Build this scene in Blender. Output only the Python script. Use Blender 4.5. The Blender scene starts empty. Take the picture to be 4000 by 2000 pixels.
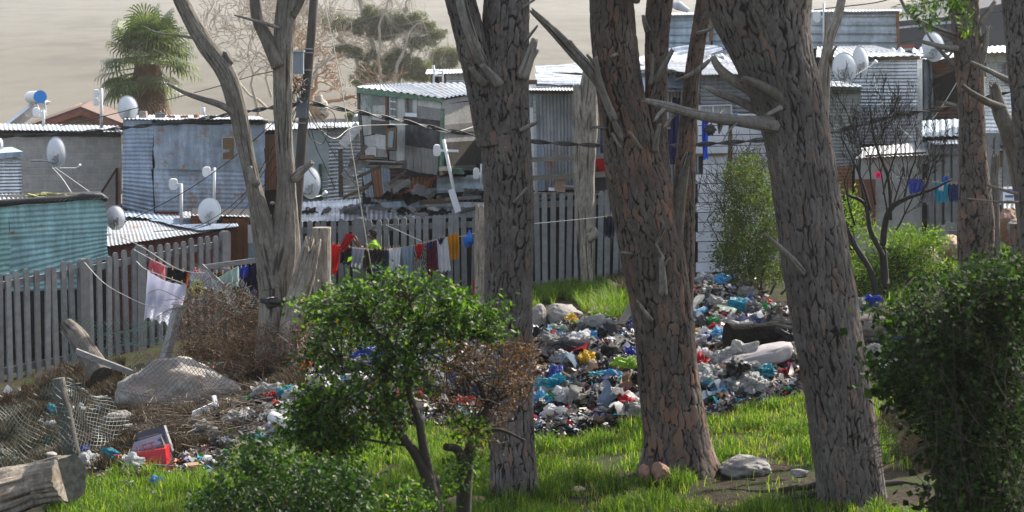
import bpy, math, random
import numpy as np
from mathutils import Vector, Matrix
rng = np.random.default_rng(7)
random.seed(7)
PI = math.pi
SC = bpy.context.scene
COL = SC.collection
F = 8600.0                      # focal length in photo pixels (photo 4000 x 2000)
CAMZ = 5.4
PITCH = math.atan(800 / F)
cam_d = bpy.data.cameras.new('camera')
cam = bpy.data.objects.new('camera', cam_d)
COL.objects.link(cam)
cam.location = (0, 0, CAMZ)
cam.rotation_euler = (PI / 2 - PITCH, 0, 0)
cam_d.sensor_width = 36
cam_d.lens = 36 * F / 4000
cam_d.clip_start = 0.5
cam_d.clip_end = 6000
cam_d.dof.use_dof = True
cam_d.dof.focus_distance = 33
cam_d.dof.aperture_fstop = 5.0
SC.camera = cam
cp, sp = math.cos(PITCH), math.sin(PITCH)

def P(px, py, Y):
    a, b = (px - 2000) / F, (1000 - py) / F
    dy = cp + b * sp
    dz = -sp + b * cp
    t = Y / dy
    return np.array([a * t, Y, CAMZ + dz * t])

def S(px, Y):                   # size in metres of px photo pixels at depth Y
    return px / F * Y

def _h(i, j, k, s=0):
    n = (i.astype(np.int64) * 374761393 + j.astype(np.int64) * 668265263 + k.astype(np.int64) * 2147483647 + s * 1274126177) & 0x7fffffff
    n = ((n ^ (n >> 13)) * 1274126177) & 0x7fffffff
    n = ((n ^ (n >> 15)) * 668265263) & 0x7fffffff
    return ((n ^ (n >> 16)) & 0xffff) / 65535.0

def vn(x, y, z=None, s=0):
    x = np.asarray(x, float); y = np.asarray(y, float) + 0 * x
    z = np.zeros_like(x) if z is None else np.asarray(z, float) + 0 * x
    xi, yi, zi = np.floor(x), np.floor(y), np.floor(z)
    xf, yf, zf = x - xi, y - yi, z - zi
    xf, yf, zf = [t * t * (3 - 2 * t) for t in (xf, yf, zf)]
    r = 0
    for a in (0, 1):
        for b in (0, 1):
            for c in (0, 1):
                w = (xf if a else 1 - xf) * (yf if b else 1 - yf) * (zf if c else 1 - zf)
                r = r + w * _h(xi + a, yi + b, zi + c, s)
    return r * 2 - 1

def fbm(x, y, z=None, o=4, s=0):
    r, a, f = 0, 0.5, 1.0
    for k in range(o):
        r = r + a * vn(np.asarray(x) * f, np.asarray(y) * f, None if z is None else np.asarray(z) * f, s + k)
        a *= 0.5; f *= 2.03
    return r

def worley(u, v, nu, s=0, asp=1.0):
    """cells of size 1, periodic in u with period nu; returns F1, F2-F1, cell random"""
    ui, vi = np.floor(u), np.floor(v)
    f1 = np.full(u.shape, 9.0); f2 = np.full(u.shape, 9.0); idr = np.zeros(u.shape); x1 = u * 0; y1 = u * 0; x2 = u * 0; y2 = u * 0
    for a in (-1, 0, 1):
        for b in (-1, 0, 1):
            cu, cv = ui + a, vi + b
            cm = np.mod(cu, nu)
            jx = _h(cm, cv, cm * 0, s) * .9 + .05; jy = _h(cm, cv, cm * 0 + 1, s) * .9 + .05
            d = np.hypot(cu + jx - u, cv + jy - v)
            r = _h(cm, cv, cm * 0 + 2, s)
            nearer = d < f1
            mid = (~nearer) & (d < f2)
            x2 = np.where(nearer, x1, np.where(mid, cu + jx, x2)); y2 = np.where(nearer, y1, np.where(mid, cv + jy, y2))
            x1 = np.where(nearer, cu + jx, x1); y1 = np.where(nearer, cv + jy, y1)
            f2 = np.where(nearer, f1, np.minimum(f2, d))
            idr = np.where(nearer, r, idr)
            f1 = np.where(nearer, d, f1)
    dv = np.abs(y1 - y2) / (np.hypot(x1 - x2, y1 - y2) + 1e-9)
    return f1, (f2 - f1) * (1 + dv ** 2 * (asp - 1)), idr

class MB:
    def __init__(s):
        s.v = []; s.f = []; s.m = []; s.n = 0; s.uvx = None
    def add(s, V, Fc, mi=0):
        V = np.asarray(V, float)
        s.v.append(V)
        for f in Fc: s.f.append([i + s.n for i in f])
        s.m += [mi] * len(Fc)
        s.n += len(V)
        return s
    def quad(s, a, b, c, d, mi=0):
        return s.add([a, b, c, d], [(0, 1, 2, 3)], mi)
    def box(s, c, sz, rz=0, rx=0, ry=0, mi=0, taper=1.0):
        x, y, z = [t / 2 for t in sz]
        V = np.array([[i * x * (taper if k > 0 else 1), j * y * (taper if k > 0 else 1), k * z] for k in (-1, 1) for j in (-1, 1) for i in (-1, 1)])
        R = np.array(Matrix.Rotation(rz, 3, 'Z') @ Matrix.Rotation(ry, 3, 'Y') @ Matrix.Rotation(rx, 3, 'X'))
        V = V @ R.T + np.asarray(c)
        return s.add(V, [(0, 2, 3, 1), (4, 5, 7, 6), (0, 1, 5, 4), (2, 6, 7, 3), (0, 4, 6, 2), (1, 3, 7, 5)], mi)
    def prism(s, q, d, mi=0):
        """q: list of points (polygon), d: extrusion vector"""
        q = np.asarray(q, float); n = len(q); d = np.asarray(d, float)
        V = np.vstack([q, q + d])
        Fc = [tuple(range(n)), tuple(range(2 * n - 1, n - 1, -1))]
        Fc += [(i, i + n, (i + 1) % n + n, (i + 1) % n) for i in range(n)]
        return s.add(V, Fc, mi)
    def beam(s, a, b, w, h, mi=0, up=(0, 0, 1)):
        a = np.asarray(a, float); b = np.asarray(b, float)
        d = b - a; L = np.linalg.norm(d); d = d / max(L, 1e-9)
        u = np.cross(d, up)
        if np.linalg.norm(u) < 1e-3: u = np.cross(d, (1, 0, 0))
        u /= np.linalg.norm(u); w2 = np.cross(u, d)
        V = [p + u * i * w / 2 + w2 * j * h / 2 for p in (a, b) for i, j in ((-1, -1), (1, -1), (1, 1), (-1, 1))]
        return s.add(V, [(0, 1, 2, 3), (7, 6, 5, 4), (0, 4, 5, 1), (1, 5, 6, 2), (2, 6, 7, 3), (3, 7, 4, 0)], mi)
    def tube(s, pts, r, n=6, mi=0, cap=True):
        pts = np.asarray(pts, float); m = len(pts)
        r = np.broadcast_to(np.asarray(r, float), (m,))
        T = np.gradient(pts, axis=0); T /= np.linalg.norm(T, axis=1)[:, None] + 1e-12
        ref = np.array([0, 0, 1.0]) if abs(T[:, 2].mean()) < .8 else np.array([0, 1.0, 0])
        U = np.cross(T, ref); U /= np.linalg.norm(U, axis=1)[:, None] + 1e-12
        W = np.cross(U, T)
        a = np.arange(n) * 2 * PI / n
        V = (pts[:, None] + r[:, None, None] * (np.cos(a)[None, :, None] * U[:, None] + np.sin(a)[None, :, None] * W[:, None])).reshape(-1, 3)
        Fc = [(i * n + j, i * n + (j + 1) % n, (i + 1) * n + (j + 1) % n, (i + 1) * n + j) for i in range(m - 1) for j in range(n)]
        if cap: Fc += [tuple(range(n - 1, -1, -1)), tuple((m - 1) * n + j for j in range(n))]
        return s.add(V, Fc, mi)
    def grid(s, V, nu, nv, mi=0, closed=False):
        """V (nv*nu,3) rows of nu"""
        w = nu if closed else nu - 1
        Fc = [(i * nu + j, i * nu + (j + 1) % nu, (i + 1) * nu + (j + 1) % nu, (i + 1) * nu + j) for i in range(nv - 1) for j in range(w)]
        return s.add(V, Fc, mi)
    def build(s, name, mat, parent=None, smooth=False, base=None):
        V = np.vstack(s.v) if s.v else np.zeros((0, 3))
        if parent is not None: off = np.array(parent.get('_w', (0, 0, 0)))
        elif base is not None: off = np.asarray(base, float)
        else:
            off = np.array([(V[:, 0].min() + V[:, 0].max()) / 2, (V[:, 1].min() + V[:, 1].max()) / 2, V[:, 2].min()])
        me = bpy.data.meshes.new(name)
        me.from_pydata((V - off).tolist(), [], s.f)
        mats = mat if isinstance(mat, (list, tuple)) else [mat]
        for m in mats: me.materials.append(m)
        if len(mats) > 1: me.polygons.foreach_set('material_index', s.m)
        if smooth: me.polygons.foreach_set('use_smooth', [True] * len(me.polygons))
        me.update()
        return link(name, me, parent, off)

def link(name, me, parent, off):
    o = bpy.data.objects.new(name, me); COL.objects.link(o)
    o['_w'] = [float(t) for t in off]
    if parent is not None: o.parent = parent
    else: o.location = off
    return o

def big_mesh(name, V, quads, mat, parent=None, attr=None, smooth=False, base=None, tris=False):
    """numpy arrays -> object. attr: dict name -> (n,4) point colours"""
    V = np.asarray(V, np.float32)
    off = np.array(parent.get('_w', (0, 0, 0))) if parent is not None else (np.array(base) if base is not None else np.zeros(3))
    k = quads.shape[1]
    me = bpy.data.meshes.new(name)
    me.vertices.add(len(V)); me.vertices.foreach_set('co', (V - off.astype(np.float32)).ravel())
    me.loops.add(quads.size); me.loops.foreach_set('vertex_index', quads.astype(np.int32).ravel())
    me.polygons.add(len(quads))
    me.polygons.foreach_set('loop_start', np.arange(0, quads.size, k, dtype=np.int32))
    me.polygons.foreach_set('loop_total', np.full(len(quads), k, np.int32))
    if smooth: me.polygons.foreach_set('use_smooth', np.ones(len(quads), bool))
    me.update(calc_edges=True)
    for an, av in (attr or {}).items():
        A = me.attributes.new(an, 'FLOAT_COLOR', 'POINT')
        A.data.foreach_set('color', np.asarray(av, np.float32).ravel())
    for m in (mat if isinstance(mat, (list, tuple)) else [mat]): me.materials.append(m)
    return link(name, me, parent, off)

def tag(o, label=None, cat=None, group=None, kind=None):
    if label: o['label'] = label
    if cat: o['category'] = cat
    if group: o['group'] = group
    if kind: o['kind'] = kind
    return o

def thing(name, label, cat, loc, group=None):
    o = bpy.data.objects.new(name, None); COL.objects.link(o)
    o.empty_display_size = .2
    o.location = [float(t) for t in loc]; o['_w'] = [float(t) for t in loc]
    return tag(o, label, cat, group)

def dup(root, loc, rz=None, label=None, scale=None, group=None):
    def cp_(o, par):
        c = o.copy(); COL.objects.link(c)
        if par is not None: c.parent = par
        for ch in list(o.children): cp_(ch, c)
        return c
    r = cp_(root, None); r.location = [float(t) for t in loc]
    if rz is not None: r.rotation_euler.z = rz
    if scale: r.scale = (scale,) * 3
    if label: r['label'] = label
    if group: r['group'] = group
    return r

def spline(pts, n):
    """Catmull-Rom through pts (k,d) -> (n,d)"""
    pts = np.asarray(pts, float); k = len(pts)
    if k == 2:
        t = np.linspace(0, 1, n)[:, None]; return pts[0] * (1 - t) + pts[1] * t
    Q = np.vstack([2 * pts[0] - pts[1], pts, 2 * pts[-1] - pts[-2]])
    L = np.r_[0, np.cumsum(np.linalg.norm(np.diff(pts[:, :3], axis=0), axis=1))]
    x = np.linspace(0, L[-1], n); i = np.clip(np.searchsorted(L, x, 'right') - 1, 0, k - 2)
    t = ((x - L[i]) / (L[i + 1] - L[i] + 1e-9))[:, None]
    p0, p1, p2, p3 = Q[i], Q[i + 1], Q[i + 2], Q[i + 3]
    return .5 * (2 * p1 + (p2 - p0) * t + (2 * p0 - 5 * p1 + 4 * p2 - p3) * t ** 2 + (3 * p1 - p0 - 3 * p2 + p3) * t ** 3)

class NT:
    def __init__(s, name):
        s.m = bpy.data.materials.new(name); s.m.use_nodes = True
        s.t = s.m.node_tree; s.b = s.t.nodes['Principled BSDF']; s.out = s.t.nodes['Material Output']
    def n(s, typ, **kw):
        nd = s.t.nodes.new('ShaderNode' + typ)
        for k, v in kw.items():
            if k in nd.inputs.keys(): s.set(nd.inputs[k], v)
            else: setattr(nd, k, v)
        return nd
    def set(s, sock, v):
        if isinstance(v, bpy.types.NodeSocket): s.t.links.new(v, sock)
        elif isinstance(v, bpy.types.Node): s.t.links.new(v.outputs[0], sock)
        else:
            if hasattr(sock.default_value, '__len__') and isinstance(v, (tuple, list)) and len(v) == 3 and len(sock.default_value) == 4: v = (*v, 1)
            sock.default_value = v
    def B(s, **kw):
        for k, v in kw.items(): s.set(s.b.inputs[k.replace('_', ' ')], v)
        return s
    def coord(s, scale=(1, 1, 1), obj=True):
        tc = s.n('TexCoord'); mp = s.n('Mapping'); mp.inputs['Scale'].default_value = scale
        s.t.links.new(tc.outputs['Object' if obj else 'Generated'], mp.inputs[0]); return mp.outputs[0]
    def noise(s, sc, det=4, rough=.6, vec=None, dist=0):
        nd = s.n('TexNoise', Scale=sc, Detail=det, Roughness=rough, Distortion=dist)
        s.t.links.new(vec if vec is not None else s.coord(), nd.inputs['Vector']); return nd.outputs[0]
    def ramp(s, fac, stops, interp='LINEAR'):
        nd = s.n('ValToRGB'); nd.color_ramp.interpolation = interp
        el = nd.color_ramp.elements
        while len(el) > 1: el.remove(el[-1])
        el[0].position = stops[0][0]; c = stops[0][1]; el[0].color = (*c, 1) if hasattr(c, '__len__') else (c, c, c, 1)
        for p, c in stops[1:]:
            e = el.new(p); e.color = (*c, 1) if hasattr(c, '__len__') else (c, c, c, 1)
        s.set(nd.inputs[0], fac); return nd.outputs[0]
    def mix(s, fac, a, b, blend='MIX'):
        nd = s.n('Mix'); nd.data_type = 'RGBA'; nd.blend_type = blend
        s.set(nd.inputs['Factor'], fac); s.set(nd.inputs[6], a); s.set(nd.inputs[7], b); return nd.outputs[2]
    def math(s, op, a, b=0.5):
        nd = s.n('Math'); nd.operation = op; s.set(nd.inputs[0], a); s.set(nd.inputs[1], b); return nd.outputs[0]
    def bump(s, h, st=.3, dist=.02):
        nd = s.n('Bump', Strength=st, Distance=dist); s.set(nd.inputs['Height'], h)
        s.t.links.new(nd.outputs[0], s.b.inputs['Normal']); return s
    def rnd(s): return s.n('ObjectInfo').outputs['Random']

def c3(*c): return tuple(c)
_mc = {}
def paint(name, col, rough=.6, var=.18, sc=6, metal=0, dirt=None, bump=.15, spec=.4, rv=0):
    if name in _mc: return _mc[name]
    t = NT(name)
    a = t.noise(sc, 5, .65)
    c = t.mix(t.ramp(a, [(.3, 0), (.7, 1)]), tuple(x * (1 - var) for x in col), tuple(min(1, x * (1 + var)) for x in col))
    if dirt:
        d = t.noise(sc * .45, 6, .7, dist=.4)
        c = t.mix(t.ramp(d, [(.5, 0), (.68, .8)]), c, dirt)
    if rv: c = t.mix(t.math('MULTIPLY', t.rnd(), rv), c, tuple(x * .35 for x in col))
    t.B(Base_Color=c, Roughness=rough, Metallic=metal)
    t.b.inputs['Specular IOR Level'].default_value = spec
    t.bump(t.noise(sc * 5, 4, .6), bump, .01)
    _mc[name] = t.m
    return t.m
W = bpy.data.worlds.new('World'); SC.world = W; W.use_nodes = True
SUN_EL, SUN_AZ = math.radians(40), math.radians(47)       # azimuth measured from +X towards +Y
sd = np.array([math.cos(SUN_EL) * math.cos(SUN_AZ), math.cos(SUN_EL) * math.sin(SUN_AZ), math.sin(SUN_EL)])
nt = W.node_tree; bg = nt.nodes['Background']
sky = nt.nodes.new('ShaderNodeTexSky'); sky.sky_type = 'NISHITA'; sky.sun_disc = False
sky.sun_elevation = SUN_EL; sky.sun_rotation = math.atan2(sd[0], sd[1])
sky.air_density = 1.0; sky.dust_density = 2.0
hs = nt.nodes.new('ShaderNodeHueSaturation'); hs.inputs['Saturation'].default_value = .6
nt.links.new(sky.outputs[0], hs.inputs['Color']); nt.links.new(hs.outputs[0], bg.inputs[0]); bg.inputs[1].default_value = .15
sl = bpy.data.lights.new('sun', 'SUN'); sl.energy = 5.0; sl.angle = math.radians(.6); sl.color = (1, .93, .82)
so = bpy.data.objects.new('sun', sl); COL.objects.link(so)
so.rotation_euler = Vector(-sd).to_track_quat('-Z', 'Y').to_euler()
SC.view_settings.view_transform = 'Standard'; SC.view_settings.look = 'None'
SC.view_settings.exposure = 1.02; SC.view_settings.gamma = 1
SC.cycles.use_denoising = True
SC.cycles.max_bounces = 8; SC.cycles.diffuse_bounces = 3; SC.cycles.glossy_bounces = 3
SC.cycles.transmission_bounces = 4; SC.cycles.transparent_max_bounces = 12; SC.cycles.volume_bounces = 1
SC.cycles.sample_clamp_indirect = 6; SC.cycles.sample_clamp_direct = 0
SC.cycles.caustics_reflective = False; SC.cycles.caustics_refractive = False

hz = NT('haze_air')
hz.t.nodes.remove(hz.b)
pv = hz.t.nodes.new('ShaderNodeVolumePrincipled')
pv.inputs['Color'].default_value = (.92, .91, .90, 1); pv.inputs['Density'].default_value = .00036; pv.inputs['Anisotropy'].default_value = .75
hz.t.links.new(pv.outputs[0], hz.out.inputs['Volume'])
b = MB(); b.box((0, 1360, 26.5), (4400, 2760, 63))
ho = b.build('haze', hz.m); tag(ho, kind='stuff', label='thin pale haze filling the air before the hillside', cat='haze')

GP = [(0,2000,26),(0,1700,33),(0,1500,41),(500,2000,25),(500,1700,31.5),(500,1440,40),(900,1950,25),(900,1650,31),(900,1330,43),
 (1300,1950,24.5),(1300,1600,31),(1300,1370,38),(1300,1225,46.5),(1800,1950,24),(1800,1650,29.5),(1800,1330,37.5),(1800,1195,45.5),
 (2250,1960,23.7),(2250,1690,28.6),(2250,1300,36),(2250,1210,40),(2250,1140,44.5),(2650,1850,25),(2650,1620,29),(2650,1260,36),(2650,1130,42),
 (3000,1940,23.7),(3000,1560,29.5),(3000,1300,34),(3000,1120,40),(3360,1940,23.5),(3360,1500,30),(3360,1190,37.5),(3500,1020,42.5),
 (3800,1960,23.5),(3800,1450,30.5),(3800,1060,40),(3800,950,45)]
XY, ZZ = [], []
for g in GP:
    q = P(*g); XY.append(q[:2]); ZZ.append(q[2])
for x, y, z in [(-14,12,.2),(0,12,.3),(14,12,.4),(-14,24,0),(14,24,.8),(-5,17,.3),(5,17,.4),(-20,40,-1),(-20,60,-.6),(-9,58,-.5),(0,58,0),(6,56,.8),(12,56,1.8),(20,56,2.2),(20,40,2),(-28,70,-.6),(0,75,.3),(28,75,2.5),(-28,10,0),(28,10,.5),(30,45,2.4),(-30,45,-1)]:
    XY.append((x, y)); ZZ.append(z)
XY = np.array(XY); ZZ = np.array(ZZ)
def _K(r): return np.where(r > 1e-6, r * r * np.log(r + 1e-9), 0)
n_ = len(XY)
A = np.zeros((n_ + 3, n_ + 3)); A[:n_, :n_] = _K(np.linalg.norm(XY[:, None] - XY[None], axis=2)) + np.eye(n_) * .6
A[:n_, n_] = 1; A[:n_, n_ + 1:] = XY; A[n_, :n_] = 1; A[n_ + 1:, :n_] = XY.T
TPS = np.linalg.solve(A, np.r_[ZZ, 0, 0, 0])
def gz0(x, y):
    x = np.asarray(x, float); y = np.asarray(y, float); sh = x.shape; x = x.ravel(); y = y.ravel()
    r = TPS[n_] + TPS[n_ + 1] * x + TPS[n_ + 2] * y
    for i in range(n_): r = r + TPS[i] * _K(np.hypot(x - XY[i, 0], y - XY[i, 1]))
    return r.reshape(sh)
def gz(x, y):
    x = np.asarray(x, float); y = np.asarray(y, float)
    xc, yc = np.clip(x, -30, 30), np.clip(y, 8, 75)
    z = gz0(xc, yc)
    d = np.hypot(x - xc, y - yc)
    z = z * np.exp(-d / 60) + .5 * (1 - np.exp(-d / 60))
    m = np.exp(-(((x - 1.2) / 5.5) ** 4)) * np.exp(-(((y - 33.5) / 4.8) ** 4))
    return z + .05 * fbm(x * .9, y * .9, o=4, s=3) + m * (.08 + .45 * fbm(x * .75 + 3, y * .6, o=2, s=14)) + .02 * vn(x * 5, y * 5, s=9)
def gp(px, py, Yg=None):
    """ground point seen at photo pixel"""
    Y = np.linspace(11, 60, 700); q = np.array([P(px, py, t) for t in (1.0,)])[0] - np.array([0, 0, CAMZ])
    zz = CAMZ + q[2] * Y; g = gz(q[0] * Y, Y)
    i = int(np.argmax(zz < g)) if (zz < g).any() else 650
    return np.array([q[0] * Y[i], Y[i], g[i]])
def on(px, Y, dz=0):
    x = (px - 2000) / F * Y * 1.0
    return np.array([x, Y, float(gz(x, Y)) + dz])

def stretch(a, b, step, far, n):
    core = np.arange(a, b + 1e-6, step); t = np.linspace(0, 1, n + 1)[1:]
    return core, t
xc = np.arange(-14, 14.01, .12); ex = np.geomspace(.3, 2400, 40)
xs = np.r_[-14 - ex[::-1], xc, 14 + ex]
yc_ = np.r_[np.arange(9, 48, .12), np.arange(48, 62, .4)]
ys = np.r_[9 - np.geomspace(.3, 300, 14)[::-1], yc_, 62 + np.geomspace(.6, 1300, 36)]
GX, GY = np.meshgrid(xs, ys); GZ = gz(GX, GY)
nx, ny = len(xs), len(ys)
i, j = np.meshgrid(np.arange(ny - 1), np.arange(nx - 1), indexing='ij')
q0 = (i * nx + j).ravel(); quads = np.c_[q0, q0 + 1, q0 + nx + 1, q0 + nx]
t = NT('soil')
n1 = t.noise(1.3, 6, .65); n2 = t.noise(14, 6, .7); n3 = t.noise(60, 3, .6)
c = t.ramp(n2, [(.3, (.014, .010, .008)), (.5, (.038, .028, .02)), (.72, (.085, .062, .045))])
c = t.mix(t.ramp(n1, [(.46, 0), (.6, .75)]), c, t.mix(n3, (.02, .035, .008), (.05, .08, .015)))
t.B(Base_Color=c, Roughness=.95); t.b.inputs['Specular IOR Level'].default_value = .1
t.bump(t.math('ADD', n2, t.math('MULTIPLY', n3, .4)), .9, .04)
g_ = big_mesh('ground', np.c_[GX.ravel(), GY.ravel(), GZ.ravel()], quads, t.m, smooth=True); tag(g_, kind='structure')

mx = np.linspace(-2000, 2000, 150); my = np.linspace(0, 1, 60)
MX, MT = np.meshgrid(mx, my)
MY = 78 + 1300 * MT + 25 * MT * fbm(MX * .004, MT * 3, o=3, s=20)
MZ = .0 + 62 * MT ** 1.5 + 5 * fbm(MX * .02, MT * 9, o=5, s=21) * np.minimum(1, MT * 6)
MZ = np.minimum(MZ, 54)
i, j = np.meshgrid(np.arange(59), np.arange(149), indexing='ij'); q0 = (i * 150 + j).ravel()
t = NT('haze_tinted_scrub')
mv = t.coord((1, .05, 10)); n1 = t.noise(.012, 8, .7, vec=mv); n2 = t.noise(.09, 5, .7, vec=mv)
c = t.mix(t.ramp(n1, [(.35, 0), (.65, 1)]), (.15, .14, .12), (.195, .183, .158))  # scrub tones paled so the colour carries much of the distance haze
c = t.mix(t.ramp(n2, [(.45, 0), (.65, .4)]), c, (.07, .066, .058))
t.B(Base_Color=c, Roughness=1.0); t.b.inputs['Specular IOR Level'].default_value = 0
tag(big_mesh('mountain', np.c_[MX.ravel(), MY.ravel(), MZ.ravel()], np.c_[q0, q0 + 1, q0 + 151, q0 + 150], t.m, smooth=True), kind='structure')
def bark_mat(name, dark, plate, flake, flake_amt=.35, moss=None):
    t = NT(name)
    at = t.n('Attribute'); at.attribute_name = 'bark'
    sx = t.n('SeparateColor'); t.t.links.new(at.outputs['Color'], sx.inputs[0])
    edge, rid, ch = sx.outputs[0], sx.outputs[1], sx.outputs[2]
    vec = t.coord((1, 1, .35))
    n1 = t.noise(30, 6, .7, vec=vec); n2 = t.noise(7, 4, .6, vec=vec); n3 = t.noise(90, 3, .7)
    c = t.mix(t.ramp(n1, [(.35, 0), (.66, 1)]), tuple(x * .55 for x in plate), tuple(x * 1.35 for x in plate))
    f = t.math('MULTIPLY', t.ramp(rid, [(1 - flake_amt, 0), (1 - flake_amt + .03, 1)]), t.ramp(t.math('ADD', n2, t.math('MULTIPLY', n1, .4)), [(.56, 0), (.62, 1)]))
    c = t.mix(f, c, flake)
    c = t.mix(t.ramp(n2, [(.50, 0), (.66, .6)]), c, tuple(x * 1.6 for x in plate)); n4 = t.noise(1.4, 4, .6); c = t.mix(t.ramp(n4, [(.42, 0), (.62, .55)]), c, tuple(x * .5 for x in plate))
    c = t.mix(t.ramp(edge, [(.10, 1), (.30, 0)]), c, dark)
    c = t.mix(ch, c, (.012, .011, .010))
    if moss: c = t.mix(t.ramp(t.noise(5, 5, .7), [(.58, 0), (.72, .6)]), c, moss)
    t.B(Base_Color=c, Roughness=.9); t.b.inputs['Specular IOR Level'].default_value = .15
    t.bump(t.math('ADD', n1, t.math('MULTIPLY', n3, .5)), .7, .012)
    return t.m
M_PINE = bark_mat('pine_bark', (.018, .015, .014), (.132, .114, .104), (.21, .135, .10), .22)
M_PINE_RED = bark_mat('young_pine_bark', (.018, .014, .013), (.125, .100, .086), (.215, .122, .085), .34)
M_GREY = bark_mat('weathered_grey_wood', (.035, .03, .025), (.155, .136, .115), (.115, .088, .064), .3)
M_DEAD = bark_mat('smooth_grey_dead_wood', (.05, .042, .035), (.21, .188, .16), (.15, .115, .085), .3)
M_PALE = bark_mat('pale_dead_wood', (.075, .058, .042), (.30, .265, .22), (.20, .15, .11), .3)
M_BRANCH = bark_mat('dead_branch_wood', (.045, .038, .034), (.25, .225, .20), (.17, .135, .10), .25)

def trunk(name, pts, style, mat, parent=None, nu=128, rows=None, cell=(.060, .24), depth=.02, flare=None, char=None, jag=0, seed=0, twist=0., lump=.05, cap=False, base=None, arms=None):
    """pts: list of (point3, radius). style 'plate' | 'grain'. flare: list of (angle, width, amount, height) root buttresses"""
    pts = np.array([[*p, r] for p, r in pts], float)
    L = np.sum(np.linalg.norm(np.diff(pts[:, :3], axis=0), axis=1))
    Rm = pts[:, 3].mean()
    nv = rows or int(max(6, L / (2 * PI * Rm / nu) * .62))
    sp_ = spline(pts, nv)
    C, R = sp_[:, :3], np.maximum(sp_[:, 3], 1e-3)
    T = np.gradient(C, axis=0); T /= np.linalg.norm(T, axis=1)[:, None]
    ref = np.array([0, 1.0, 0.02])
    if abs(T @ ref).max() > .93: ref = np.array([0, .05, 1.0])
    U = np.cross(ref, T); U /= np.linalg.norm(U, axis=1)[:, None]; W_ = np.cross(T, U)
    s = np.r_[0, np.cumsum(np.linalg.norm(np.diff(C, axis=0), axis=1))]
    th = np.arange(nu) * 2 * PI / nu
    TH, SS = np.meshgrid(th, s); RR = R[:, None] + 0 * TH
    dx, dy = np.cos(TH), np.sin(TH)
    o = seed * 13.7
    lumps = fbm(dx * 1.3 + o, dy * 1.3, SS * 1.1, o=3, s=seed) * lump * 2 * RR
    tw = TH + twist * SS
    if style == 'plate':
        ncol = max(5, int(round(2 * PI * Rm / cell[0])))
        wu = tw / (2 * PI) * ncol
        wu = wu + .7 * vn(dx * 2 + o, dy * 2, SS * 2.2, s=seed + 1) + .34 * vn(dx * 7, dy * 7, SS * 16, s=seed + 2)
        wv = SS / cell[1] + .35 * vn(dx * 3, dy * 3, SS * 3 + o, s=seed + 3)
        f1, ed, rid = worley(wu, wv, ncol, seed, cell[1] / cell[0] * .8); ed = ed * (1 + .7 * vn(dx * 4 + o, dy * 4, SS * 2.5, s=seed + 11))
        f1b, ed2, rid2 = worley(wu * 2 + 5, wv * 1.7, ncol * 2, seed + 7, 3.)
        e = np.clip(ed, 0, 1)
        hgt = np.minimum(e / .26, 1) ** .6 + .10 * np.minimum(ed2 / .3, 1) + .35 * (rid - .5)
        fine = fbm(dx * 9 + o, dy * 9, SS * 22, o=3, s=seed + 5) * .22
        d = depth * (hgt - .75 + fine)
        edge = np.clip(e + .12 * (ed2 - .25) + .1 * fine, 0, 1)
        rr = np.mod(rid * .7 + rid2 * .3, 1)
    else:
        g = fbm(np.cos(tw) * 7 + o, np.sin(tw) * 7, SS * 1.6, o=4, s=seed + 4)
        g2 = fbm(np.cos(tw) * 22, np.sin(tw) * 22, SS * 2.6 + o, o=3, s=seed + 6)
        d = depth * (g * 1.2 + g2 * .6)
        edge = np.clip(.42 + g * .75 + g2 * .45, 0, 1); rr = np.clip(.5 + g, 0, 1)
    RAD = RR + lumps + d * np.minimum(1, RR / .12)
    if flare:
        for (a, w, amt, h) in flare:
            da = np.abs((TH - a + PI) % (2 * PI) - PI)
            RAD = RAD + amt * np.exp(-(da / w) ** 2) * np.exp(-(SS / h) ** 1.3) * RR
    V = C[:, None] + RAD[..., None] * (dx[..., None] * U[:, None] + dy[..., None] * W_[:, None])
    if jag:
        jt = jag * (.5 + .5 * vn(dx * 2.2 + o, dy * 2.2, s=seed + 8) + .35 * vn(dx * 7, dy * 7 + o, s=seed + 9))
        k = np.clip((SS - (s[-1] - jag * 1.2)) / (jag * 1.2), 0, 1)
        V = V + T[:, None] * (-(k ** 1.0) * (jag - jt))[..., None] * 1.0
    chv = np.zeros_like(TH)
    if char:
        for (a, w, s0, s1) in char:
            da = np.abs((TH - a + PI) % (2 * PI) - PI) + .35 * fbm(dx * 3, dy * 3, SS * 2, s=31)
            m = (1 / (1 + np.exp((da - w) * 14))) / (1 + np.exp((s0 - SS) * 12)) / (1 + np.exp((SS - s1) * 12))
            chv = np.maximum(chv, m)
    colr = np.stack([edge, rr, chv, np.ones_like(edge)], -1).reshape(-1, 4)
    i, j = np.meshgrid(np.arange(nv - 1), np.arange(nu), indexing='ij')
    j2 = (j + 1) % nu
    q = np.c_[(i * nu + j).ravel(), (i * nu + j2).ravel(), ((i + 1) * nu + j2).ravel(), ((i + 1) * nu + j).ravel()]
    V = V.reshape(-1, 3)
    c0, c1 = len(V), len(V) + 1
    endp = C[-1] - (T[-1] * jag * .8 if jag else 0)
    V = np.vstack([V, C[0], endp])
    colr = np.vstack([colr, [.3, .2, 0, 1], [.5, .95, 0, 1]])
    jj = np.arange(nu); j3 = (jj + 1) % nu
    q = np.vstack([q, np.c_[np.full(nu, c0), j3, jj, jj], np.c_[np.full(nu, c1), (nv - 1) * nu + jj, (nv - 1) * nu + j3, (nv - 1) * nu + j3]])
    quads = q[q[:, 2] != q[:, 3]]; tr = q[q[:, 2] == q[:, 3]][:, :3]
    me_f = [tuple(x) for x in tr]
    ob = big_mesh(name, V, quads, mat, parent=parent, attr={'bark': colr}, smooth=True, base=base if parent is None else None)
    import bmesh
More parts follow.
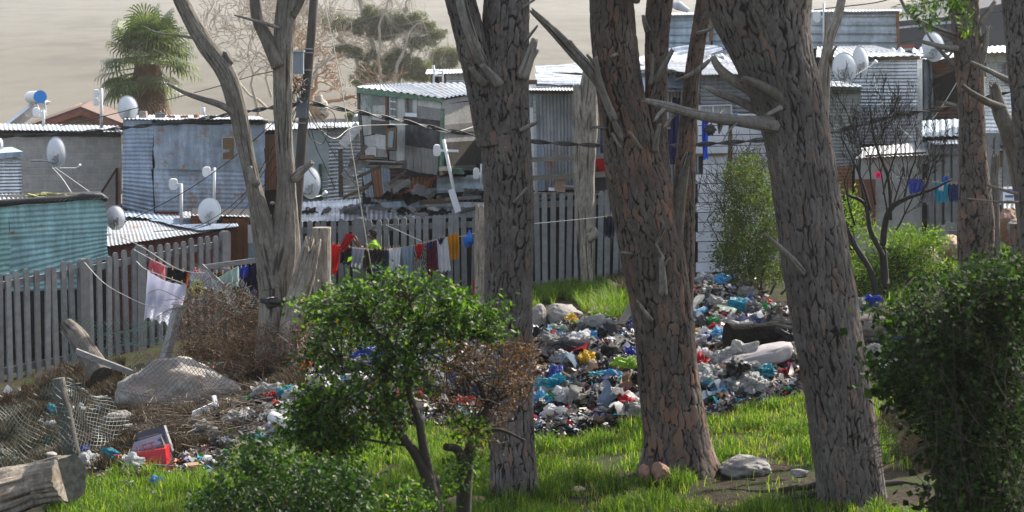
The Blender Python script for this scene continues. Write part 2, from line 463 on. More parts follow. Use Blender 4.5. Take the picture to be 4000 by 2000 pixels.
    bm = bmesh.new(); bm.from_mesh(ob.data); bm.verts.ensure_lookup_table()
    for f in me_f:
        try: bm.faces.new([bm.verts[k] for k in f]).smooth = False
        except ValueError: pass
    bm.to_mesh(ob.data); bm.free()
    return ob

def pt(px, py, Y, w):           # pixel width -> radius
    return (P(px, py, Y), S(w, Y) / 2)

def branch(parent, name, pts, mat=M_BRANCH, seed=0, jag=0, nu=14, lump=.10, depth=.006):
    return trunk(name, pts, 'grain', mat, parent=parent, nu=nu, rows=max(8, int(sum(np.linalg.norm(np.array(pts[k + 1][0]) - np.array(pts[k][0])) for k in range(len(pts) - 1)) / .035)), depth=depth, lump=lump, seed=seed, jag=jag)

def stub(parent, px, py, Y, dx, dy, w=16, dyY=-.15, seed=0, mat=M_BRANCH):
    """short broken branch from a trunk: starts inside, ends dx,dy pixels away"""
    r = random.Random(seed)
    pts = [pt(px, py, Y, w * 1.3), pt(px + dx * .45 + r.uniform(-6, 6), py + dy * .45 + r.uniform(-6, 6), Y + dyY * .5, w), pt(px + dx, py + dy, Y + dyY, w * .62)]
    return branch(parent, 'broken_branch', pts, seed=seed, jag=.03, nu=10, mat=mat)

def twig_tree(parent, name, mat, starts, levels, seed, ratio=.68, spread=.5, n=(2, 3), minr=.0025, seglen=.5, up=.15, gnarl=.15, sides=5):
    """recursive thin branching as one mesh; starts: list of (p, dir, length, radius)"""
    r = random.Random(seed); mb = MB()
    def rec(p, d, L, rad, lv):
        k = 4; pts = [np.array(p)]; dd = np.array(d, float)
        for _ in range(k):
            dd = dd + np.array([r.gauss(0, gnarl), r.gauss(0, gnarl), r.gauss(0, gnarl) + up * .2]); dd /= np.linalg.norm(dd)
            pts.append(pts[-1] + dd * L / k)
        end = max(minr, rad * .62)
        mb.tube(pts, np.linspace(rad, end, k + 1), n=sides if rad > .01 else 3, cap=False)
        if lv <= 0: return
        for c in range(r.randint(*n)):
            a = r.uniform(.5, 1.2) * spread; ph = r.uniform(0, 2 * PI)
            u = np.cross(dd, (0.3, .9, .2)); u /= np.linalg.norm(u); w = np.cross(dd, u)
            nd = dd * math.cos(a) + (u * math.cos(ph) + w * math.sin(ph)) * math.sin(a)
            at = pts[-1] if c == 0 else pts[r.choice([2, 3, 4])]
            rec(at, nd, L * ratio * r.uniform(.8, 1.2), max(minr, end * .85), lv - 1)
    for (p, d, L, rad) in starts: rec(p, d, L, rad, levels)
    return mb.build(name, mat, parent, smooth=True)

def down(pts, extra=.5):
    """add a point under the ground below the first one"""
    p, r = pts[0]
    q = np.array(p); q2 = pts[1][0]
    d = (q - q2) / np.linalg.norm(q - q2)
    return [(q + d * extra, r * 1.06)] + pts

YA = 24.0
tA = thing('pine_tree', 'tall rough-barked pine, first from the left, forking high into two thick stems', 'tree', on(2012, YA))
trunk('trunk', down([pt(2012, 1960, YA, 215), pt(2005, 1850, YA, 190), pt(1988, 1500, YA + .1, 188), pt(1985, 1150, YA + .1, 186), pt(1990, 800, YA + .1, 190), pt(1972, 480, YA + .1, 200), pt(1968, 330, YA + .1, 190), pt(1975, 100, YA + .1, 180), pt(1985, -150, YA + .2, 165), pt(1990, -420, YA, 150)]),
      'plate', M_PINE, tA, nu=150, seed=1, flare=[(0.3, .5, .25, .25), (3.0, .6, .2, .25), (4.6, .5, .25, .2)], depth=.022)
trunk('limb', [pt(1930, 560, YA, 130), pt(1893, 380, YA - .03, 122), pt(1852, 210, YA - .05, 118), pt(1815, 60, YA - .05, 116), pt(1770, -120, YA, 110), pt(1715, -400, YA, 95)], 'plate', M_PINE, tA, nu=110, seed=2)
branch(tA, 'dead_limb', [pt(1885, 250, YA - .2, 46), pt(1850, 170, YA - .35, 44), pt(1815, 60, YA - .42, 46), pt(1790, -60, YA - .4, 44)], seed=3, nu=20)
for k, a in enumerate([(1950, 330, YA - .3, -70, -80, 34), (1895, 330, YA - .2, -60, -70, 26), (2040, 300, YA - .1, 50, -150, 42), (2045, 270, YA - .1, 60, -80, 18), (2035, 510, YA - .15, 68, -34, 16), (2030, 190, YA, 70, -90, 14), (1795, 60, YA, -48, -8, 10), (1985, 640, YA - .3, -10, -70, 18), (2030, 40, YA, 80, -55, 12), (2010, 790, YA - .3, 50, -60, 14)]): stub(tA, *a, seed=50 + k)
YB = 25.0
tB = thing('pine_tree', 'broad multi-stemmed pine in the middle with flaring roots and rusty bark patches', 'tree', on(2640, YB))
trunk('trunk', down([pt(2648, 1860, YB, 320), pt(2640, 1720, YB, 250), pt(2615, 1500, YB, 235), pt(2590, 1250, YB, 228), pt(2540, 950, YB, 245), pt(2500, 760, YB, 240), pt(2460, 560, YB, 205), pt(2420, 330, YB, 175), pt(2395, 120, YB, 170), pt(2385, -100, YB, 165), pt(2380, -420, YB, 150)], .45),
      'plate', M_PINE_RED, tB, nu=170, seed=4, cell=(.066, .25), depth=.022, flare=[(0.25, .38, .75, .33), (2.9, .35, .45, .28), (4.2, .35, .5, .25), (5.3, .35, .55, .3), (1.5, .4, .5, .3)], lump=.05)
trunk('limb', [pt(2570, 900, YB + .1, 150), pt(2560, 700, YB + .1, 120), pt(2563, 450, YB + .1, 84), pt(2565, 200, YB + .1, 88), pt(2572, 50, YB + .1, 95), pt(2590, -100, YB + .1, 96), pt(2610, -420, YB + .1, 90)], 'plate', M_PINE_RED, tB, nu=90, seed=5, cell=(.05, .2), depth=.02)
trunk('limb', [pt(2655, 1500, YB + .25, 90), pt(2662, 1250, YB + .35, 84), pt(2665, 1000, YB + .4, 92), pt(2672, 760, YB + .4, 84), pt(2688, 480, YB + .4, 68), pt(2712, 250, YB + .4, 62), pt(2745, 50, YB + .4, 60), pt(2765, -150, YB + .4, 58)], 'plate', M_PINE_RED, tB, nu=80, seed=6, cell=(.046, .18), depth=.016)
branch(tB, 'dead_limb', [pt(2640, 1010, YB - .05, 44), pt(2650, 850, YB - .08, 46), pt(2666, 720, YB - .05, 40), pt(2682, 640, YB - .05, 26)], seed=7, nu=18, jag=.05, mat=M_GREY)
branch(tB, 'dead_limb', [pt(2440, 520, YB - .1, 60), pt(2365, 365, YB - .15, 40), pt(2300, 270, YB - .2, 44), pt(2235, 200, YB - .25, 42), pt(2150, 110, YB - .3, 34), pt(2070, 35, YB - .35, 20)], seed=8, nu=24, jag=.05, mat=M_BRANCH)
branch(tB, 'dead_limb', [pt(2400, 470, YB - .3, 34), pt(2345, 330, YB - .35, 28), pt(2325, 215, YB - .35, 16)], seed=9, nu=14, jag=.04)
for k, a in enumerate([(2262, 215, YB - .2, -38, -58, 22), (2340, 270, YB - .3, -50, -60, 14), (2455, 580, YB - .2, -75, -150, 26), (2555, 320, YB, 75, -130, 24), (2540, 330, YB - .1, 10, -120, 14), (2395, 520, YB - .2, 35, 60, 12), (2420, 215, YB - .2, -40, 8, 14), (2370, 500, YB - .2, -90, 0, 9), (2500, 580, YB - .35, -45, -70, 16), (2560, 590, YB - .2, 20, -110, 22), (2530, 120, YB, -18, -60, 20), (2545, 1330 - 80, YB - .4, -60, -80, 14), (2590, 1010, YB - .4, -30, -60, 14), (2470, 990, YB - .3, -50, -5, 12), (2590, 1045, YB - .45, 30, -40, 12), (2590, 1150, YB - .4, -10, -150, 26), (2480, 0, YB - .2, 20, -80, 34), (2665, 650, YB + .2, 20, -60, 16), (2560, 960, YB - .3, 40, -80, 18)]): stub(tB, *a, seed=80 + k)
branch(tB, 'dead_limb', [pt(2735, 80, YB + .35, 14), pt(2762, 50, YB + .3, 16), pt(2780, 30, YB + .3, 10)], seed=10)
branch(tB, 'dead_limb', [pt(2725, 130, YB + .3, 16), pt(2770, 115, YB + .2, 14), pt(2803, 90, YB + .2, 8)], seed=11, jag=.03)
branch(tB, 'dead_limb', [pt(2645, 315, YB + .2, 12), pt(2700, 290, YB + .1, 18), pt(2740, 265, YB, 22), pt(2778, 230, YB, 12)], seed=12, jag=.03)
YC = 23.5
tC = thing('pine_tree', 'thickest leaning pine with deeply cracked dark bark, right of the rubbish heap', 'tree', on(3330, YC))
trunk('trunk', down([pt(3328, 1930, YC, 262), pt(3305, 1750, YC, 262), pt(3262, 1450, YC, 262), pt(3210, 1150, YC, 265), pt(3160, 850, YC, 258), pt(3130, 640, YC, 250), pt(3085, 420, YC, 262), pt(3020, 200, YC, 310), pt(2975, 20, YC, 400), pt(2955, -150, YC, 470), pt(2950, -430, YC, 520)], .5),
      'plate', M_PINE, tC, nu=190, seed=14, cell=(.074, .27), depth=.026, flare=[(0.2, .5, .12, .3), (3, .5, .12, .3)], lump=.035)
branch(tC, 'dead_limb', [pt(3045, 490, YC - .2, 74), pt(2900, 475, YC - .4, 46), pt(2780, 460, YC - .55, 40), pt(2690, 440, YC - .65, 36), pt(2600, 415, YC - .7, 34), pt(2508, 388, YC - .75, 14)], seed=15, nu=24, jag=.04)
branch(tC, 'dead_limb', [pt(3080, 400, YC - .25, 58), pt(3000, 350, YC - .4, 42), pt(2940, 320, YC - .5, 34), pt(2890, 300, YC - .5, 18)], seed=16, nu=20, jag=.05, mat=M_GREY)
branch(tC, 'dead_limb', [pt(3020, 420, YC + .15, 60), pt(2930, 350, YC + .1, 46), pt(2860, 310, YC + .05, 42), pt(2810, 265, YC, 34), pt(2780, 215, YC, 24)], seed=17, nu=20, jag=.05, mat=M_PALE)
branch(tC, 'dead_limb', [pt(2985, 450, YC + .2, 30), pt(2900, 400, YC + .1, 34), pt(2810, 365, YC, 28), pt(2745, 338, YC - .1, 12)], seed=18, nu=16, jag=.04)
branch(tC, 'dead_limb', [pt(2945, 330, YC + .15, 40), pt(2900, 200, YC + .2, 46), pt(2860, 110, YC + .2, 48), pt(2810, 30, YC + .2, 44), pt(2760, -15, YC + .2, 38), pt(2700, -60, YC + .2, 34)], seed=19, nu=20, mat=M_PALE)
branch(tC, 'dead_limb', [pt(3140, 1070, YC - .3, 30), pt(3090, 1010, YC - .45, 26), pt(3040, 960, YC - .55, 18), pt(2985, 910, YC - .6, 9)], seed=20, nu=12)
for k, a in enumerate([(2630, 450, YC - .6, -35, 50, 14), (2600, 420, YC - .7, -45, 55, 14), (3050, 420, YC - .4, -60, 30, 18), (2880, 480, YC - .5, -60, 80, 7), (3090, 1280, YC - .3, -80, -18, 12), (3065, 1260, YC - .35, -55, -15, 12)]): stub(tC, *a, seed=120 + k)
tG = thing('dead_tree', 'bare silvery dead tree curving up right behind the leaning pine', 'tree', on(3185, 27))
branch(tG, 'trunk', [pt(3170, 1300, 27, 60), pt(3190, 800, 27, 60), pt(3215, 350, 27, 56), pt(3232, 200, 27, 40), pt(3250, 120, 27, 44), pt(3275, 60, 27, 36), pt(3300, -60, 27, 34)], seed=21, nu=24, mat=M_PALE)
branch(tG, 'limb', [pt(3232, 240, 27, 34), pt(3232, 140, 27, 24), pt(3232, 45, 27, 24)], seed=22, nu=16, mat=M_PALE, jag=.02)
branch(tG, 'limb', [pt(3240, 260, 27, 22), pt(3250, 210, 26.9, 14), pt(3268, 180, 26.9, 8)], seed=23, nu=10, mat=M_GREY)
YE = 33.0
tE = thing('pine_tree', 'slimmer straight reddish pine rising from the thicket on the right', 'tree', on(3810, YE))
trunk('trunk', [pt(3830, 1400, YE, 150), pt(3812, 1100, YE, 135), pt(3812, 860, YE, 140), pt(3800, 640, YE, 108), pt(3795, 450, YE, 96), pt(3790, 300, YE, 104), pt(3775, 130, YE, 108), pt(3765, -30, YE, 108), pt(3755, -350, YE, 100), pt(3760, -1150, YE, 80)],
      'plate', M_PINE_RED, tE, nu=100, seed=24, cell=(.07, .2), depth=.024)
for k, a in enumerate([(3740, 190, YE - .2, -140, -28, 22), (3745, 155, YE, -90, -50, 30), (3830, 250, YE, 30, -150, 22), (3830, 90, YE, 60, -90, 22), (3830, 160, YE, 45, -60, 18), (3730, 415, YE - .2, -45, -18, 16), (3850, 780, YE, 20, -60, 18), (3740, 180, YE, -60, 70, 10)]): stub(tE, *a, seed=150 + k)
branch(tE, 'dead_limb', [pt(3730, 140, YE - .1, 26), pt(3650, 110, YE - .2, 20), pt(3560, 60, YE - .3, 16), pt(3520, 0, YE - .3, 12), pt(3500, -50, YE - .3, 10)], seed=25)
branch(tE, 'dead_limb', [pt(3725, 250, YE - .1, 20), pt(3690, 215, YE - .2, 16), pt(3640, 160, YE - .3, 10), pt(3600, 90, YE - .3, 7)], seed=26)
YF = 27.0
tF = thing('pine_tree', 'dark pine cut off by the right edge of the view', 'tree', on(4000, YF))
trunk('trunk', [pt(4130, 1900, YF, 165), pt(4095, 1500, YF, 150), pt(4060, 900, YF, 140), pt(4010, 420, YF, 110), pt(3985, 250, YF, 100), pt(3975, 100, YF, 100), pt(3960, -50, YF, 100), pt(3950, -300, YF, 95), pt(4100, -1400, YF + .8, 80)],
      'plate', M_PINE, tF, nu=100, seed=27, cell=(.07, .2), depth=.022)
tH = thing('dead_tree', 'leaning broken grey dead trunk near the right edge', 'tree', on(4010, 28.5))
branch(tH, 'trunk', [pt(4100, 1800, 28.5, 96), pt(4060, 1250, 28.5, 90), pt(4020, 900, 28.5, 84), pt(3975, 640, 28.5, 74), pt(3940, 520, 28.5, 66), pt(3900, 420, 28.5, 56), pt(3880, 312, 28.5, 36)], seed=28, nu=26, jag=.12, mat=M_GREY)
branch(tH, 'dead_limb', [pt(3920, 420, 28.5, 30), pt(3860, 400, 28.3, 30), pt(3800, 365, 28.2, 22), pt(3755, 330, 28.1, 16)], seed=29, mat=M_GREY, nu=14)
branch(tH, 'dead_limb', [pt(4010, 340, 28.2, 26), pt(3930, 310, 28.1, 22), pt(3850, 270, 28, 16), pt(3790, 242, 28, 12)], seed=30, mat=M_BRANCH, nu=14)
branch(tH, 'dead_limb', [pt(3980, 580, 28.4, 24), pt(3960, 520, 28.3, 20), pt(3955, 460, 28.3, 14)], seed=31, mat=M_GREY, nu=12, jag=.04)
branch(tH, 'dead_limb', [pt(4010, 765, 28.3, 14), pt(3930, 745, 28.2, 12), pt(3855, 720, 28.1, 8)], seed=32, mat=M_BRANCH, nu=10)
branch(tH, 'dead_limb', [pt(4010, 790, 28.2, 9), pt(3900, 788, 28.1, 8), pt(3780, 775, 28, 5)], seed=33, mat=M_BRANCH, nu=10)
Y1 = 36.0
t1 = thing('dead_tree', 'smooth grey dead tree on the left splitting into two tall bare stems', 'tree', on(1080, Y1))
trunk('trunk', down([pt(1100, 1440, Y1, 190), pt(1092, 1250, Y1, 165), pt(1088, 1080, Y1, 150), pt(1108, 960, Y1, 122), pt(1120, 760, Y1, 76), pt(1108, 520, Y1, 70), pt(1106, 320, Y1, 72), pt(1108, 180, Y1, 76), pt(1118, 60, Y1, 80), pt(1128, -60, Y1, 76), pt(1135, -250, Y1, 70)], .6),
      'grain', M_DEAD, t1, nu=90, seed=34, depth=.018, lump=.07, flare=[(0, .5, .3, .5), (3.1, .5, .35, .5)])
trunk('limb', [pt(1080, 1120, Y1 - .05, 130), pt(1050, 1000, Y1 - .05, 105), pt(1025, 880, Y1 - .1, 90), pt(990, 720, Y1 - .1, 56), pt(955, 560, Y1 - .1, 62), pt(925, 410, Y1 - .1, 70), pt(880, 280, Y1 - .1, 74), pt(800, 170, Y1 - .1, 66), pt(740, 70, Y1 - .1, 60), pt(695, -30, Y1 - .1, 56), pt(640, -220, Y1, 50)],
      'grain', M_DEAD, t1, nu=64, seed=35, depth=.016, lump=.08)
branch(t1, 'limb', [pt(1090, 260, Y1 - .1, 60), pt(1040, 150, Y1 - .1, 50), pt(1005, 70, Y1 - .1, 42), pt(990, -60, Y1 - .1, 40)], seed=36, nu=24, mat=M_GREY)
branch(t1, 'limb', [pt(1130, 60, Y1 - .05, 50), pt(1165, 10, Y1, 40), pt(1195, -60, Y1, 36)], seed=37, nu=24, mat=M_GREY)
branch(t1, 'limb', [pt(900, 250, Y1 - .1, 34), pt(885, 225, Y1 - .15, 24), pt(878, 200, Y1 - .15, 18)], seed=38, nu=14, mat=M_GREY, jag=.06)
branch(t1, 'limb', [pt(915, 440, Y1 - .15, 30), pt(860, 410, Y1 - .2, 26), pt(790, 385, Y1 - .2, 24), pt(720, 360, Y1 - .25, 18), pt(655, 326, Y1 - .3, 10)], seed=39, nu=14)
branch(t1, 'limb', [pt(790, 152, Y1 - .1, 12), pt(700, 140, Y1 - .2, 9), pt(620, 128, Y1 - .2, 7), pt(550, 100, Y1 - .2, 5)], seed=40)
branch(t1, 'limb', [pt(1150, 700, Y1 - .1, 40), pt(1175, 670, Y1 - .2, 34), pt(1195, 655, Y1 - .25, 26), pt(1222, 628, Y1 - .3, 20)], seed=41, nu=16, jag=.04)
branch(t1, 'limb', [pt(1005, 720, Y1 - .2, 30), pt(985, 700, Y1 - .28, 34), pt(975, 650, Y1 - .25, 22)], seed=42, nu=16)
branch(t1, 'limb', [pt(1090, 110, Y1 - .2, 16), pt(1030, 90, Y1 - .3, 14), pt(910, 58, Y1 - .3, 6)], seed=43, nu=10, jag=.05)
s1 = trunk('tree_stump', [pt(1130, 1400, Y1 - .6, 110), pt(1150, 1230, Y1 - .6, 92), pt(1190, 1080, Y1 - .6, 84), pt(1225, 920, Y1 - .6, 66)], 'grain', M_PALE, nu=60, seed=44, depth=.03, lump=.12, jag=.3, base=on(1130, Y1 - .6))
s1.location = on(1130, Y1 - .6); tag(s1, 'splintered leaning stump with torn brown top beside the twin dead tree', 'stump')
s2 = trunk('tree_stump', [pt(1262, 1420, 38, 74), pt(1260, 1200, 38, 70), pt(1258, 1000, 38, 70), pt(1256, 888, 38, 72)], 'grain', M_PALE, nu=48, seed=45, depth=.01, lump=.05, base=on(1260, 38))
s2.location = on(1260, 38); tag(s2, 'pale sawn-off tree stump standing left of the person at the washing line', 'stump')
s3 = trunk('tree_stump', [pt(1878, 1330, 38, 62), pt(1882, 1130, 38, 56), pt(1878, 950, 38, 50), pt(1880, 790, 38, 40)], 'grain', M_PALE, nu=40, seed=46, depth=.03, lump=.10, jag=.15, base=on(1878, 38))
s3.location = on(1878, 38); tag(s3, 'shaggy broken stump close behind the left side of the first pine', 'stump')
YD = 44.0
tD = thing('dead_tree', 'pale bark-stripped dead trunk with a charred flank behind the plank deck', 'tree', on(2290, YD))
trunk('trunk', [pt(2292, 1220, YD, 60), pt(2290, 1000, YD, 66), pt(2285, 850, YD, 72), pt(2283, 700, YD, 78), pt(2290, 500, YD, 88), pt(2300, 380, YD, 74), pt(2308, 255, YD, 56)], 'grain', M_PALE, tD, nu=64, seed=47, depth=.022, lump=.08, jag=.12, char=[(3.3, .8, 0, 1.6)])
branch(tD, 'limb', [pt(2275, 560, YD - .1, 50), pt(2258, 420, YD - .12, 34), pt(2252, 325, YD - .1, 32)], seed=48, nu=20, jag=.08, mat=M_PALE)
branch(tD, 'limb', [pt(2300, 930, YD - .15, 40), pt(2322, 915, YD - .2, 34), pt(2318, 890, YD - .2, 20)], seed=49, nu=14, mat=M_PALE)
s4 = trunk('tree_stump', [pt(3990, 1330, 36, 80), pt(3985, 1000, 36, 74), pt(3985, 872, 36, 74)], 'plate', M_PINE_RED, nu=40, seed=51, depth=.02, base=on(3990, 36))
s4.location = on(3990, 36); tag(s4, 'short sawn pine stump at the far right edge by the grass', 'stump')
s5 = trunk('tree_stump', [pt(3895, 1200, 38, 40), pt(3885, 750, 38, 34), pt(3890, 600, 38, 26)], 'grain', M_GREY, nu=30, seed=52, depth=.02, jag=.1, base=on(3895, 38))
s5.location = on(3895, 38); tag(s5, 'thin broken grey post-like stump just right of the slim pine', 'stump')

def ray(px, py):
    a, b = (px - 2000) / F, (1000 - py) / F
    return np.array([a, cp + b * sp, -sp + b * cp])
class VP:
    """vertical wall plane through two photo columns at given depths"""
    def __init__(s, x1, Y1, x2, Y2, lean=0.0):
        a = P(x1, 600, Y1); b = P(x2, 600, Y2)
        d = b - a; d[2] = 0; s.u = d / np.linalg.norm(d)
        s.n = np.array([s.u[1], -s.u[0], lean]); s.n /= np.linalg.norm(s.n)
        if s.n[1] > 0: s.n = -s.n
        s.p = a
    def at(s, px, py, off=0):
        r = ray(px, py); c = np.array([0, 0, CAMZ])
        return c + r * (np.dot(s.p + s.n * off - c, s.n) / np.dot(r, s.n))
    def Y(s, px, py=600): return s.at(px, py)[1]

def sheet(parent, name, mat, q, wave='h', pitch=.076, amp=.010, dent=.012, prof='sine', base=None, seed=0, thick=.0, curl=0):
    """corrugated sheet over quad q = TL,TR,BR,BL. wave 'h': ridges run left-right"""
    q = [np.asarray(t, float) for t in q]
    Lu = .5 * (np.linalg.norm(q[1] - q[0]) + np.linalg.norm(q[2] - q[3])); Lv = .5 * (np.linalg.norm(q[3] - q[0]) + np.linalg.norm(q[2] - q[1]))
    spp = 6 if prof == 'sine' else 10
    if wave == 'h': nu, nv = max(6, int(Lu / .16)), max(6, int(Lv / pitch * spp))
    else: nv, nu = max(6, int(Lv / .16)), max(6, int(Lu / pitch * spp))
    u, v = np.meshgrid(np.linspace(0, 1, nu + 1), np.linspace(0, 1, nv + 1))
    pos = (1 - v)[..., None] * ((1 - u)[..., None] * q[0] + u[..., None] * q[1]) + v[..., None] * ((1 - u)[..., None] * q[3] + u[..., None] * q[2])
    N = np.cross(q[1] - q[0], q[3] - q[0]); N /= np.linalg.norm(N)
    if N[1] > 0 and abs(N[1]) > abs(N[2]): N = -N
    if abs(N[2]) >= abs(N[1]) and N[2] < 0: N = -N
    s_ = (v * Lv if wave == 'h' else u * Lu) / pitch
    if prof == 'sine': w = np.sin(2 * PI * s_)
    else:
        f = np.mod(s_, 1.0); w = np.clip((.5 - np.abs(f - .5)) * 10 - 3.6, -1, 1) * 1.0
    h = amp * w * (1 + .25 * vn(u * 7, v * 7, s=seed)) + dent * fbm(u * Lu * 1.1 + seed, v * Lv * 1.1, o=3, s=seed) * 1.6
    if curl: h = h + curl * np.clip((u - .9) * 10, 0, 1) ** 2 * vn(v * 5 + seed, v * 0, s=seed)
    pos = pos + N * h[..., None]
    edge_u = np.where((u == 0) | (u == 1), 1, 0)[..., None] * ((q[1] - q[0]) / Lu) * (.02 * vn(v * Lv * 2.2, u * 0 + seed, s=seed))[..., None]
    pos = (pos + edge_u).reshape(-1, 3)
    m = nu + 1
    i, j = np.meshgrid(np.arange(nv), np.arange(nu), indexing='ij'); q0 = (i * m + j).ravel()
    return big_mesh(name, pos, np.c_[q0, q0 + 1, q0 + m + 1, q0 + m], mat, parent=parent, smooth=True)

def psheet(parent, name, mat, pl, pts, off=0, **k):
    return sheet(parent, name, mat, [pl.at(x, y, off) for x, y in pts], **k)

def panel(parent, name, mat, pl, pts, thick=.025, off=.0):
    mb = MB(); q = [pl.at(x, y, off) for x, y in pts]
    mb.prism(q, -pl.n * thick * 1.0)
    return mb.build(name, mat, parent)

def body(parent, mat, pl, pts, depth, off=-.05, name='wall'):
    mb = MB(); q = [pl.at(x, y, off) for x, y in pts]
    c = np.mean(q, axis=0); dv = np.array([c[0], c[1], 0.]); dv /= np.linalg.norm(dv)
    zc = c[2]; q = [p - (0, 0, 1.0) if p[2] < zc else p for p in q]; mb.prism(q, dv * depth)
    return mb.build(name, mat, parent)

def metal(name, col=(.42, .45, .48), rough=.36, rust=.0, streak='z', metallic=.8, dark=.0, rustcol=(.16, .07, .035)):
    if name in _mc: return _mc[name]
    t = NT(name)
    v = t.coord((1, 1, .12) if streak == 'z' else (.12, 1, 1))
    a = t.noise(5, 5, .7, vec=v); b_ = t.noise(1.6, 6, .7); d = t.noise(22, 3, .6)
    c = t.mix(t.ramp(a, [(.35, 0), (.65, 1)]), tuple(x * .62 for x in col), tuple(min(1, x * 1.25) for x in col))
    c = t.mix(t.ramp(b_, [(.45, 0), (.62, .6)]), c, tuple(x * .5 for x in col))
    met = metallic
    if rust > 0:
        r = t.ramp(t.math('ADD', t.noise(2.2, 7, .75), t.math('MULTIPLY', d, .15)), [(.72 - rust * .38, 0), (.80 - rust * .30, 1)])
        c = t.mix(r, c, t.mix(a, rustcol, tuple(x * 2.0 for x in rustcol)))
        met = t.math('SUBTRACT', metallic, r)
    t.B(Base_Color=c, Metallic=met, Roughness=t.ramp(b_, [(.3, rough * .75), (.7, min(1, rough * 1.5))]))
    t.bump(t.math('ADD', b_, t.math('MULTIPLY', d, .15)), .5, .03)
    _mc[name] = t.m; return t.m
G_NEW = metal('galvanised_sheet', (.78, .81, .85), .24, metallic=.7)
G_MID = metal('weathered_galvanised_sheet', (.55, .58, .62), .38, rust=.12, metallic=.4)
G_OLD = metal('dull_zinc_sheet', (.30, .31, .325), .5, rust=.18, metallic=.35)
G_RUST = metal('rusted_sheet', (.30, .25, .23), .6, rust=1.15, metallic=.4)
G_ROOF = metal('roofing_sheet', (.42, .44, .46), .45, rust=.22, streak='x', metallic=.55)
G_BLUE = metal('blue_grey_painted_sheet', (.40, .47, .56), .5, rust=.30, metallic=.15, rustcol=(.20, .12, .06))
G_BLUE2 = metal('pale_blue_grey_sheet', (.36, .43, .53), .45, rust=.05, metallic=.2)
G_BLUE3 = metal('slate_blue_sheet', (.36, .44, .51), .42, rust=.08, metallic=.25)
TEAL = metal('teal_painted_sheet', (.33, .55, .56), .5, rust=.05, metallic=.1)
TEAL2 = metal('mint_painted_sheet', (.32, .56, .53), .5, rust=.08, metallic=.1)
REDW = metal('dark_red_sheet', (.13, .025, .022), .6, rust=.2, metallic=.1)
NAVY = paint('navy_cloth', (.012, .022, .12), .85, .3, 4)

def wood(name, col, axis='x', var=.3, dirt=None, rough=.85, grain=1.0):
    if name in _mc: return _mc[name]
    t = NT(name)
    v = t.coord((.12, 1, 1) if axis == 'x' else (1, 1, .12)); 
    a = t.noise(24, 6, .7, vec=v); b_ = t.noise(2.5, 5, .65)
    c = t.mix(t.ramp(a, [(.32, 0), (.68, 1)]), tuple(x * (1 - var * 1.3) for x in col), tuple(min(1, x * (1 + var)) for x in col))
    c = t.mix(t.ramp(b_, [(.46, 0), (.66, .55)]), c, dirt or tuple(x * .5 for x in col))
    ri = t.rnd()
    c = t.mix(t.math('MULTIPLY', ri, .35), c, tuple(x * .45 for x in col))
    t.B(Base_Color=c, Roughness=rough); t.b.inputs['Specular IOR Level'].default_value = .2
    t.bump(a, .5 * grain, .008)
    _mc[name] = t.m; return t.m
W_GREY = wood('grey_board', (.30, .29, .28)); W_GREYV = wood('grey_board_upright', (.25, .24, .225), 'z')
W_LIGHT = wood('pale_flaking_board', (.54, .53, .50)); W_LIGHTV = wood('pale_flaking_upright', (.58, .57, .54), 'z', dirt=(.2, .18, .15))
W_DARK = wood('dark_weathered_board', (.115, .105, .095)); W_BROWN = wood('brown_plank', (.17, .11, .07)); W_BLACK = wood('black_painted_board', (.045, .045, .05), dirt=(.16, .155, .15))
W_ORANGE = wood('rotten_orange_wood', (.30, .13, .06), 'z', dirt=(.07, .05, .04)); W_WHITE = wood('white_painted_plank', (.78, .79, .83), var=.08, dirt=(.42, .42, .42))
W_BEAM = wood('deck_timber', (.23, .21, .18)); W_CHIP = wood('brown_chipboard', (.26, .16, .085), var=.12)
GREENP = paint('green_painted_fascia', (.10, .20, .13), .7, .35, 9, dirt=(.28, .30, .26))
BLACKT = paint('black_roofing_felt', (.022, .022, .026), .6, .3, 8)
TARP = paint('dark_grey_tarpaulin', (.05, .055, .065), .38, .4, 5, bump=.5)
TARP2 = paint('silver_plastic_sheet', (.42, .43, .46), .25, .3, 7, bump=.6)
WHITEP = paint('white_painted_metal', (.70, .71, .72), .4, .06, 5)
WHITEPL = paint('white_plastic', (.78, .79, .80), .35, .05, 5)
DISH = paint('white_dish_enamel', (.66, .67, .68), .42, .07, 3, dirt=(.50, .48, .44))
STEEL = paint('galvanised_bracket', (.32, .33, .34), .45, .15, 20, metal=.7)
GLASS = paint('dim_window_glass', (.16, .20, .21), .12, .2, 2, spec=.6)
DARKIN = paint('dark_interior', (.012, .012, .013), .9, .2, 3)
CONC = paint('weathered_concrete', (.23, .232, .235), .85, .25, 7, dirt=(.17, .17, .165), bump=.35, rv=.5)
PLAST = paint('grey_cement_plaster', (.36, .34, .32), .9, .15, 3, dirt=(.22, .20, .18))
CHAR = paint('charcoal_plaster', (.060, .062, .072), .85, .15, 2)
ROPE = paint('pale_washing_line', (.55, .54, .50), .8, .1, 30)
WIRE = paint('black_cable', (.012, .012, .013), .55, .2, 30)
WIRE2 = paint('rusty_wire', (.09, .055, .04), .7, .3, 40)
